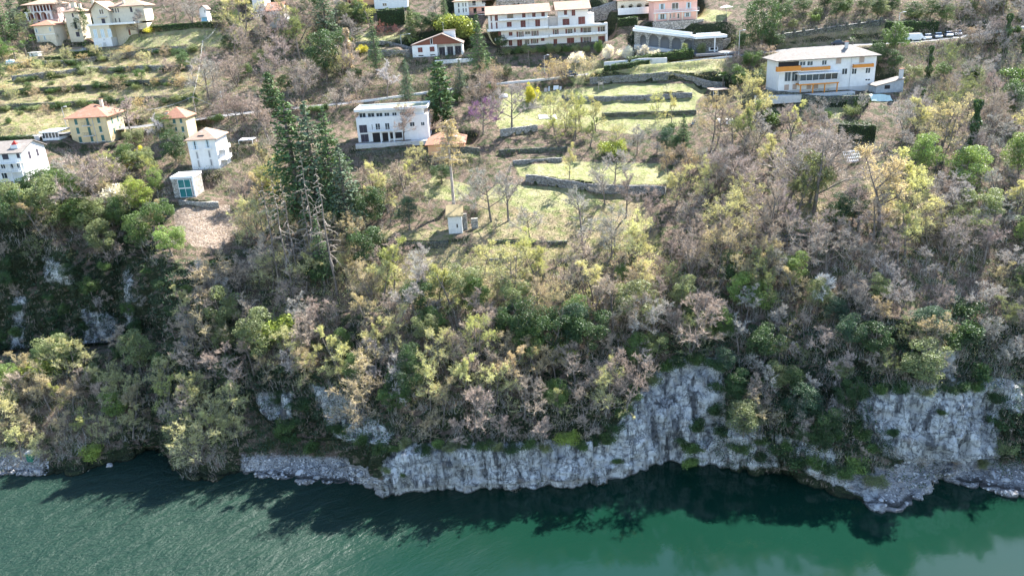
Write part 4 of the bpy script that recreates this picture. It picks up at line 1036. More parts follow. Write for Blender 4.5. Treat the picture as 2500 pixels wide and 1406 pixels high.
# ------------------------------------------------------------------ plant geometry
def tubes(segs, sides=5):
    """segs: list of (p0, p1, r0, r1) -> vertices, quads"""
    if not len(segs): return np.zeros((0, 3)), np.zeros((0, 4), int)
    p0 = np.array([s[0] for s in segs]); p1 = np.array([s[1] for s in segs])
    r0 = np.array([s[2] for s in segs]); r1 = np.array([s[3] for s in segs])
    d = p1 - p0; d /= np.linalg.norm(d, axis=1, keepdims=True) + 1e-9
    a = np.cross(d, np.array([0.31, 0.95, 0.07])); a /= np.linalg.norm(a, axis=1, keepdims=True) + 1e-9
    b = np.cross(d, a)
    an = np.arange(sides) * 2 * np.pi / sides
    ring = a[:, None] * np.cos(an)[None, :, None] + b[:, None] * np.sin(an)[None, :, None]
    V = np.concatenate([p0[:, None] + ring * r0[:, None, None], p1[:, None] + ring * r1[:, None, None]], 1)
    n = len(segs); base = np.arange(n)[:, None] * 2 * sides; k = np.arange(sides)[None]; k2 = (k + 1) % sides
    Q = np.stack([base + k, base + k2, base + sides + k2, base + sides + k], -1).reshape(-1, 4)
    return V.reshape(-1, 3), Q
def twigs(p, d, L, w, rg):
    """thin tapered triangles"""
    n = len(p)
    s = np.cross(d, rg.normal(size=(n, 3))); s /= np.linalg.norm(s, axis=1, keepdims=True) + 1e-9
    s = s * (np.asarray(w) * 0.5)[:, None] if np.ndim(w) else s * w * 0.5
    V = np.stack([p - s, p + s, p + d * L[:, None]], 1).reshape(-1, 3)
    return V, np.arange(n * 3).reshape(n, 3)
def leaves(p, size, rg, nrm=None, bias=0.6, aspect=0.6):
    """leaf-sized quads, loosely facing nrm"""
    n = len(p)
    N = rg.normal(size=(n, 3)); N /= np.linalg.norm(N, axis=1, keepdims=True)
    if nrm is not None: N = N * (1 - bias) + nrm * bias; N /= np.linalg.norm(N, axis=1, keepdims=True) + 1e-9
    a = np.cross(N, rg.normal(size=(n, 3))); a /= np.linalg.norm(a, axis=1, keepdims=True) + 1e-9
    b = np.cross(N, a)
    s = (size * rg.uniform(0.6, 1.3, n))[:, None] * 0.5
    V = np.stack([p - a * s, p + b * s * aspect, p + a * s, p - b * s * aspect], 1).reshape(-1, 3)
    return V, np.arange(n * 4).reshape(n, 4)
def join(parts):
    """[(V, F, mat_index)] -> V, [F..], mi"""
    Vs, Fs, mi, off = [], [], [], 0
    for V, Fc, m in parts:
        if not len(V): continue
        Vs.append(V); Fs.append(np.asarray(Fc) + off); mi.append(np.full(len(Fc), m)); off += len(V)
    return np.concatenate(Vs), Fs, np.concatenate(mi)
def unit(v): return v / (np.linalg.norm(v, axis=-1, keepdims=True) + 1e-9)

def skeleton(rg, H, spread=0.45, lean=0.0, up=0.35, stems=1, trunk=0.3, nl1=7, nl2=6, nl3=5):
    """branching wood of a broadleaf tree; returns thick segments and the fine shoots (p, d, L)"""
    thick = []; fine = []
    for sidx in range(stems):
        base = np.array([rg.normal(0, 0.25 * (stems > 1)), rg.normal(0, 0.25 * (stems > 1)), -0.6])
        ax = unit(np.array([rg.normal(0, 0.06 + 0.14 * (stems > 1)) + lean, rg.normal(0, 0.06 + 0.14 * (stems > 1)), 1.0]))
        r = H * 0.020 / math.sqrt(stems) + 0.05
        pts = [base]; n = 6
        for k in range(n):
            ax = unit(ax + rg.normal(0, 0.07, 3)); pts.append(pts[-1] + ax * (H * 0.82 + 0.6) / n)
        for k in range(n):
            thick.append((pts[k], pts[k + 1], r * (1 - 0.14 * k), r * (1 - 0.14 * (k + 1))))
        L1 = H * spread
        m1 = max(3, int(nl1 * 1.0))
        for i in range(m1):
            t = trunk + (1 - trunk) * (i + rg.uniform(0, 1)) / m1
            kk = min(n - 1, int(t * n)); p = pts[kk] + (pts[kk + 1] - pts[kk]) * (t * n - kk)
            az = rg.uniform(0, 2 * np.pi)
            elev = up + 0.75 * t + rg.normal(0, 0.12)
            d = unit(np.array([math.cos(az), math.sin(az), math.tan(min(1.35, elev))]))
            L = L1 * (1.15 - 0.55 * t) * rg.uniform(0.75, 1.15)
            r1 = r * 0.5 * (1 - 0.5 * t)
            q = p; dd = d; bp = [q]
            for s in range(4):
                dd = unit(dd + rg.normal(0, 0.16, 3) + np.array([0, 0, 0.06])); q2 = q + dd * L / 4
                thick.append((q, q2, r1 * (1 - 0.2 * s), r1 * (1 - 0.2 * (s + 1)))); bp.append(q2); q = q2
            for j in range(nl2):
                u = 0.25 + 0.75 * (j + rg.uniform(0, 1)) / nl2
                ks = min(3, int(u * 4)); pj = bp[ks] + (bp[ks + 1] - bp[ks]) * (u * 4 - ks)
                dj = unit(unit(bp[ks + 1] - bp[ks]) * 0.7 + rg.normal(0, 0.55, 3) + np.array([0, 0, 0.25]))
                Lj = L * (0.62 - 0.3 * u) * rg.uniform(0.7, 1.2)
                e = pj + dj * Lj
                thick.append((pj, e, r1 * 0.38 + 0.01, 0.015))
                for m in range(nl3):
                    w = 0.2 + 0.8 * rg.uniform()
                    pm = pj + dj * Lj * w
                    dm = unit(dj * 0.55 + rg.normal(0, 0.5, 3) + np.array([0, 0, 0.2]))
                    fine.append((pm, dm, Lj * rg.uniform(0.35, 0.75)))
    return thick, fine
def shoots(fine, rg, n, k):
    """finest twigs along the fine shoots"""
    P = np.array([f[0] for f in fine]); D = np.array([f[1] for f in fine]); L = np.array([f[2] for f in fine])
    i = rg.integers(0, len(P), n); w = rg.uniform(0.1, 1.0, n)
    p = P[i] + D[i] * (L[i] * w)[:, None]
    d = unit(D[i] * 0.6 + rg.normal(0, 0.5, (n, 3)) + np.array([0, 0, 0.15]))
    return P, D, L, p, d, L[i] * rg.uniform(0.3, 0.8, n) * k
def mk_bare(seed, leafn=0, leafsize=0.14, n=5200, **kw):
    rg = np.random.default_rng(seed); H = 10.0
    th, fi = skeleton(rg, H, **kw)
    Vt, Qt = tubes(th, 5)
    P, D, L, p, d, l2 = shoots(fi, rg, n, 1.0)
    parts = [(*twigs(P, D, L, 0.06, rg), 0), (*twigs(p, d, l2, 0.044, rg), 0)]
    if leafn:
        i = rg.integers(0, n, leafn)
        q = p[i] + d[i] * (l2[i] * rg.uniform(0.2, 1.1, leafn))[:, None] + rg.normal(0, 0.08, (leafn, 3))
        parts.append((*leaves(q, leafsize, rg, np.array([0, 0, 1.0]), 0.25), 1))
    V, Fs, mi = join(parts)
    return (mesh_np("trunk_mesh", Vt, Qt, [M_TRUNK], smooth=True), mesh_np("crown_mesh", V, Fs, [M_TWIG, M_BUD], mi))
def mk_leafy(seed, n=8500, H=10.0, rx=3.6, zc=0.58, rz=4.4, clumps=40, size=0.25, clump_r=1.15, flat=0.75, low=False):
    rg = np.random.default_rng(seed)
    th, fi = skeleton(rg, H, spread=0.34, nl1=7, nl2=3, nl3=2, stems=1 if not low else 3, trunk=0.25)
    Vt, Qt = tubes(th, 5)
    c = unit(rg.normal(size=(clumps, 3))) * (rg.uniform(0.35, 1.0, clumps) ** 0.5)[:, None]
    c = c * np.array([rx, rx, rz]) * rg.uniform(0.75, 1.12, (clumps, 1)) + np.array([0, 0, H * zc])
    c[:, 2] = np.maximum(c[:, 2], 0.6)
    cr = clump_r * rg.uniform(0.55, 1.35, clumps)
    i = rg.choice(clumps, n, p=cr ** 2 / (cr ** 2).sum())
    dirn = unit(rg.normal(size=(n, 3)) + np.array([0, 0, 0.25]))
    rad = rg.uniform(0.55, 1.0, n) ** 0.6 * cr[i]
    p = c[i] + dirn * (rad * np.array([1.0]))[:, None] * np.array([1.1, 1.1, flat])
    V, Q = leaves(p, size, rg, unit(dirn + np.array([0, 0, 0.5])), 0.5, 0.62)
    return (mesh_np("trunk_mesh", Vt, Qt, [M_TRUNK], smooth=True), mesh_np("crown_mesh", V, Q, [M_LEAF]))
def mk_conifer(seed, H=10.0, r=2.2, whorls=30, per=9, bare=0.12, droop=0.25, dense=10, size=0.5, power=0.9):
    rg = np.random.default_rng(seed)
    th = []; n = 8; pts = [np.array([0, 0, -0.6])]
    for k in range(n): pts.append(np.array([rg.normal(0, 0.03), rg.normal(0, 0.03), (H - 0.1) * (k + 1) / n]))
    R = H * 0.018 + 0.05
    for k in range(n): th.append((pts[k], pts[k + 1], R * (1 - k / n) + 0.015, R * (1 - (k + 1) / n) + 0.012))
    P, N, S = [], [], []
    for wv in range(whorls):
        t = bare + (1 - bare) * (wv + rg.uniform(0, 1)) / whorls
        Lb = r * (1 - t) ** power * (1.0 if t > bare + 0.1 else 0.75) * rg.uniform(0.8, 1.2) + 0.1
        for j in range(per):
            az = rg.uniform(0, 2 * np.pi); L = Lb * rg.uniform(0.6, 1.12)
            up = 0.35 * t - droop * (1 - t)
            d = unit(np.array([math.cos(az), math.sin(az), up]))
            o = np.array([0, 0, t * H])
            if L > 0.6 and rg.uniform() < 0.6: th.append((o, o + d * L * 0.8, 0.03, 0.01))
            m = max(3, int(dense * L / r))
            u = rg.uniform(0.15, 1.0, m) ** 0.8
            side = np.cross(d, [0, 0, 1.0])
            q = o + d * (u * L)[:, None] + side * (rg.normal(0, 0.16, m) * L * (1.1 - u))[:, None] + np.array([0, 0, -1]) * (np.abs(rg.normal(0, 0.10, m)) * L)[:, None]
            P.append(q); N.append(np.repeat((d * 0.35 + np.array([0, 0, 0.8]))[None], m, 0))
    P = np.concatenate(P); N = unit(np.concatenate(N))
    Vt, Qt = tubes(th, 5)
    V, Q = leaves(P, size, rg, N, 0.45, 0.5)
    return (mesh_np("trunk_mesh", Vt, Qt, [M_TRUNK], smooth=True), mesh_np("crown_mesh", V, Q, [M_NEEDLE]))
def mk_dead(seed, H=10.0, start=0.12):
    rg = np.random.default_rng(seed); th = []; br = []
    n = 8; pts = [np.array([0, 0, -0.5])]
    lean = rg.normal(0, 0.012, 2)
    for k in range(n): z = H * (k + 1) / n; pts.append(np.array([lean[0] * z + rg.normal(0, 0.03), lean[1] * z + rg.normal(0, 0.03), z]))
    for k in range(n): th.append((pts[k], pts[k + 1], 0.09 * (1 - k / n) + 0.018, 0.09 * (1 - (k + 1) / n) + 0.012))
    lims = []
    for i in range(30):
        t = start + (1 - start) * (i + rg.uniform(0, 1)) / 30
        k = min(n - 1, int(t * n)); p = pts[k] + (pts[k + 1] - pts[k]) * (t * n - k); br = []
        az = rg.uniform(0, 2 * np.pi); L = (1.55 * (1 - t) ** 0.55 + 0.15) * rg.uniform(0.45, 1.1)
        d = unit(np.array([math.cos(az), math.sin(az), rg.uniform(-0.1, 0.25)])); q = p
        for s in range(4):
            d = unit(d + np.array([0, 0, -0.16]) + rg.normal(0, 0.06, 3)); q2 = q + d * L / 4
            br.append((q, q2, 0.020 * (1 - 0.2 * s), 0.020 * (1 - 0.2 * (s + 1)) + 0.003))
            for m in range(3):
                e = unit(d + rg.normal(0, 0.6, 3) + np.array([0, 0, -0.2])); br.append((q2, q2 + e * L * rg.uniform(0.12, 0.35), 0.008, 0.004))
            q = q2
        V2, Q2 = tubes(br, 3); lims.append(mesh_np("branch_mesh", V2, Q2, [M_DEAD]))
    V1, Q1 = tubes(th, 6)
    return [mesh_np("trunk_mesh", V1, Q1, [M_TRUNK], smooth=True)] + lims
def mk_ivy(seed, H=10.0, r=0.95):
    rg = np.random.default_rng(seed)
    th, fi = skeleton(rg, H, spread=0.22, nl1=6, nl2=3, nl3=3, trunk=0.45)
    Vt, Qt = tubes(th, 5); n = 3000
    z = rg.uniform(0, 1, n) ** 0.9
    rr = r * (1.15 - 0.6 * z) * (0.75 + 0.35 * np.sin(z * 19 + seed)) * rg.uniform(0.5, 1.1, n) ** 0.5
    az = rg.uniform(0, 2 * np.pi, n)
    p = np.stack([rr * np.cos(az), rr * np.sin(az), z * H * 0.92], 1)
    V, Q = leaves(p, 0.34, rg, np.stack([np.cos(az), np.sin(az), np.full(n, 0.5)], 1), 0.5)
    P, D, L, p2, d2, l2 = shoots(fi, rg, 500, 1.0)
    Vw, Tw = twigs(p2, d2, l2, 0.035, rg)
    Va, Fs, mi = join([(V, Q, 0), (Vw, Tw, 1)])
    return (mesh_np("trunk_mesh", Vt, Qt, [M_TRUNK], smooth=True), mesh_np("crown_mesh", Va, Fs, [M_LEAF, M_TWIG], mi))
def mk_larch(seed, H=10.0):
    """long bare trunk, airy light crown held high"""
    rg = np.random.default_rng(seed)
    th = [(np.array([0, 0, -0.5]), np.array([0, 0, H * 0.5]), 0.22, 0.16), (np.array([0, 0, H * 0.5]), np.array([0, 0, H]), 0.16, 0.03)]
    P, D, L = [], [], []
    for i in range(80):
        t = 0.52 + 0.48 * rg.uniform(); az = rg.uniform(0, 2 * np.pi); l = 4.2 * (1.06 - t) ** 0.55 * rg.uniform(0.5, 1.1)
        d = unit(np.array([math.cos(az), math.sin(az), rg.uniform(-0.15, 0.15)]))
        th.append((np.array([0, 0, t * H]), np.array([0, 0, t * H]) + d * l, 0.045, 0.012))
        for u in np.linspace(0.15, 1, 16):
            P.append(np.array([0, 0, t * H]) + d * l * u); D.append(unit(d * 0.3 + rg.normal(0, 0.5, 3) + np.array([0, 0, -0.6]))); L.append(0.55 * rg.uniform(0.4, 1.2))
    P = np.array(P); D = np.array(D); L = np.array(L)
    Vt, Qt = tubes(th, 6); Vw, Tw = twigs(P, D, L, 0.05, rg)
    i = rg.integers(0, len(P), 6000)
    Vl, Ql = leaves(P[i] + D[i] * (L[i] * rg.uniform(0, 1, 6000))[:, None] + rg.normal(0, 0.06, (6000, 3)), 0.14, rg)
    V, Fs, mi = join([(Vw, Tw, 0), (Vl, Ql, 1)])
    return (mesh_np("trunk_mesh", Vt, Qt, [M_DEAD], smooth=True), mesh_np("crown_mesh", V, Fs, [M_TWIG, M_BUD], mi))
def mk_palm(seed, H=4.0):
    rg = np.random.default_rng(seed); th = []
    for k in range(5): th.append((np.array([0.02 * k, 0, H * 0.75 * k / 5 - 0.2]), np.array([0.02 * (k + 1), 0, H * 0.75 * (k + 1) / 5 - 0.2]), 0.16, 0.15))
    Vt, Qt = tubes(th, 7); V = []; T = []
    top = np.array([0.1, 0, H * 0.75 - 0.2])
    for i in range(26):
        az = rg.uniform(0, 2 * np.pi); el = rg.uniform(-0.6, 1.2); d = np.array([math.cos(az) * math.cos(el), math.sin(az) * math.cos(el), math.sin(el)])
        c = top + d * 0.7
        s = unit(np.cross(d, [0, 0, 1.0])); n = np.cross(s, d)
        for a in np.linspace(-1.3, 1.3, 11):
            e = unit(d * math.cos(a) + s * math.sin(a)); w = unit(np.cross(e, n)) * 0.04
            b = len(V); V += [c - w, c + w, c + e * 0.75 + np.array([0, 0, -0.12])]; T.append((b, b + 1, b + 2))
        b = len(V); V += [top - s * 0.02, top + s * 0.02, c]; T.append((b, b + 1, b + 2))
    return (mesh_np("trunk_mesh", Vt, Qt, [M_TRUNK], smooth=True), mesh_np("fronds_mesh", np.array(V), np.array(T), [M_LEAF]))
def mk_bush(seed, n=2200, rx=1.6, rz=1.3, size=0.2, twig=250):
    """low shrub: height about 2.4 m"""
    rg = np.random.default_rng(seed)
    c = unit(rg.normal(size=(14, 3))) * rg.uniform(0.3, 1, (14, 1)) * np.array([rx, rx, rz]); c[:, 2] = np.abs(c[:, 2]) * 0.9 + 0.35
    i = rg.integers(0, 14, n); d = unit(rg.normal(size=(n, 3)) + np.array([0, 0, 0.3]))
    p = c[i] + d * (rg.uniform(0.3, 0.75, n))[:, None]; p[:, 2] = np.maximum(p[:, 2], 0.02)
    V, Q = leaves(p, size, rg, d, 0.4)
    q = rg.normal(0, 0.25, (twig, 3)); q[:, 2] = -0.1
    dd = unit(rg.normal(0, 0.5, (twig, 3)) + np.array([0, 0, 1.0]))
    Vw, Tw = twigs(q, dd, rg.uniform(1.2, 2.4, twig), 0.05, rg)
    return (mesh_np("stems_mesh", Vw, Tw, [M_TWIG]), mesh_np("foliage_mesh", V, Q, [M_LEAF]))
def mk_twigbush(seed, n=1600, leafn=0):
    """bare many-stemmed shrub: height about 3 m"""
    rg = np.random.default_rng(seed)
    th, fi = skeleton(rg, 3.0, spread=0.6, stems=6, nl1=4, nl2=4, nl3=4, trunk=0.1)
    th = [(a, b, r0 * 0.5, r1 * 0.5) for a, b, r0, r1 in th]
    Vt, Qt = tubes(th, 3); P, D, L, p, d, l2 = shoots(fi, rg, n, 1.3)
    parts = [(*twigs(P, D, L, 0.04, rg), 0), (*twigs(p, d, l2, 0.032, rg), 0)]
    if leafn:
        i = rg.integers(0, n, leafn); parts.append((*leaves(p[i] + d[i] * (l2[i] * rg.uniform(0.2, 1, leafn))[:, None], 0.12, rg), 1))
    V, Fs, mi = join(parts)
    return (mesh_np("stems_mesh", Vt, Qt, [M_TRUNK]), mesh_np("foliage_mesh", V, Fs, [M_TWIG, M_BUD], mi))

# kind: variants, reference height, part names, object name, category
KINDS = {
 'bare':   dict(v=[mk_bare(s, spread=sp, up=u, trunk=tr, stems=st) for s, sp, u, tr, st in ((11, .42, .25, .28, 1), (12, .50, .15, .22, 1), (13, .38, .40, .30, 1), (14, .46, .2, .2, 2), (15, .40, .35, .25, 3))], h=10.0, name='bare_tree'),
 'bud':    dict(v=[mk_bare(s, leafn=6000, spread=sp, up=u, trunk=tr, stems=st, n=2600) for s, sp, u, tr, st in ((21, .42, .25, .25, 1), (22, .46, .2, .2, 2), (23, .38, .35, .2, 1), (24, .44, .2, .15, 3))], h=10.0, name='budding_tree'),
 'leaf':   dict(v=[mk_leafy(31), mk_leafy(32, rx=4.2, rz=3.6, zc=.52), mk_leafy(33, rx=3.0, rz=4.6), mk_leafy(34, clumps=46, clump_r=.95)], h=10.0, name='evergreen_tree'),
 'fir':    dict(v=[mk_conifer(41, r=2.6, whorls=46, per=10, dense=20, size=.26), mk_conifer(42, r=2.5, droop=.35, whorls=42, per=10, dense=24, size=.26), mk_conifer(43, r=2.2, whorls=48, per=10, dense=18, size=.24)], h=10.0, name='fir_tree'),
 'pillar': dict(v=[mk_conifer(51, r=2.5, bare=.03, droop=-.5, whorls=26, per=14, size=.55, power=.55, dense=9), mk_conifer(52, r=2.1, bare=.03, droop=-.6, whorls=26, per=14, size=.5, power=.5, dense=9)], h=10.0, name='yew_tree'),
 'dead':   dict(v=[mk_dead(61), mk_dead(62, start=.2), mk_dead(63, start=.3)], h=10.0, name='dead_fir_tree'),
 'ivy':    dict(v=[mk_ivy(71), mk_ivy(72, r=1.2)], h=10.0, name='ivy_covered_tree'),
 'larch':  dict(v=[mk_larch(81)], h=10.0, name='larch_tree'),
 'palm':   dict(v=[mk_palm(91), mk_palm(92)], h=4.0, name='palm_tree'),
 'bush':   dict(v=[mk_bush(101), mk_bush(102, rx=1.9, rz=1.1), mk_bush(103, rx=1.3, rz=1.6)], h=2.4, name='evergreen_shrub'),
 'twig':   dict(v=[mk_twigbush(111), mk_twigbush(112), mk_twigbush(113, leafn=900), mk_twigbush(114, leafn=900)], h=3.0, name='bare_shrub'),
}
PARTN = {'dead': ['trunk'] + ['branch'] * 30, 'palm': ('trunk', 'fronds'), 'bush': ('stems', 'foliage'), 'twig': ('stems', 'foliage')}
PLANTS = []
def plant(kind, px, py, hpx, col, variant=None, wide=1.0, label=None, P=None, desc=None, lean=0.0, group=None):
    """one plant rooted where the pixel meets the ground; hpx is its height on the photograph"""
    K = KINDS[kind]
    if P is None: P = ground(px, py)
    h = hpx * m_per_px(P) * 1.04
    i = len(PLANTS)
    v = K['v'][(variant if variant is not None else random.randrange(99)) % len(K['v'])]
    s = h / K['h']
    root = empty(K['name'], P, random.uniform(0, 6.283))
    root.scale = (s * wide, s * wide, s)
    if lean: root.rotation_euler[1] = lean
    j = random.uniform(0.88, 1.12)
    c = (col[0] * j, col[1] * j * random.uniform(0.96, 1.04), col[2] * j, 1)
    for nm, me in zip(PARTN.get(kind, ('trunk', 'crown')), v):
        o = obj(nm, me, root); o.color = c
    PLANTS.append(dict(root=root, kind=kind, px=px, py=py - hpx * 0.55, desc=desc, label=label, hpx=hpx, group=group))
    return root
# ------------------------------------------------------------------ planting
PAL = {
 'grey': ((0.48, 0.435, 0.375), 'silver-grey'), 'purp': ((0.46, 0.375, 0.315), 'purple-brown'), 'brown': ((0.45, 0.355, 0.275), 'brown'), 'pale': ((0.66, 0.61, 0.58), 'whitish'), 'beige': ((0.47, 0.39, 0.27), 'beige'), 'pink': ((0.50, 0.39, 0.30), 'pinkish-brown'),
 'yg': ((0.40, 0.41, 0.17), 'yellow-green'), 'yg2': ((0.52, 0.50, 0.27), 'pale yellow-green'), 'lime': ((0.27, 0.32, 0.08), 'bright lime-green'), 'dark': ((0.06, 0.105, 0.045), 'dark green'), 'mid': ((0.10, 0.16, 0.055), 'mid-green'), 'olive': ((0.19, 0.22, 0.11), 'olive-green'),
 'bright': ((0.20, 0.28, 0.09), 'fresh green'), 'fir': ((0.095, 0.155, 0.07), 'dark green'), 'blue': ((0.14, 0.19, 0.13), 'blue-green'), 'teal': ((0.055, 0.10, 0.065), 'deep green'), 'yellow': ((0.55, 0.50, 0.08), 'yellow'), 'white': ((0.75, 0.70, 0.66), 'white-flowering'), 'purple': ((0.33, 0.16, 0.30), 'purple-tinged'), 'straw': ((0.52, 0.40, 0.22), 'straw-coloured'), 'red': ((0.22, 0.08, 0.07), 'dark red'),
}
KD = {'bare': 'bare {} tree', 'bud': '{} budding tree', 'leaf': '{} evergreen tree', 'fir': '{} fir tree', 'pillar': '{} dense yew tree', 'dead': 'dead fir tree with white branches', 'ivy': '{} ivy-covered trunk', 'larch': '{} larch', 'palm': 'fan palm', 'bush': '{} leafy shrub', 'twig': '{} twiggy shrub'}
def pl(kind, px, py, h, c, label=None, **kw):
    col, nm = PAL[c]; return plant(kind, px, py, h, col, label=label, desc=KD[kind].format(nm), **kw)
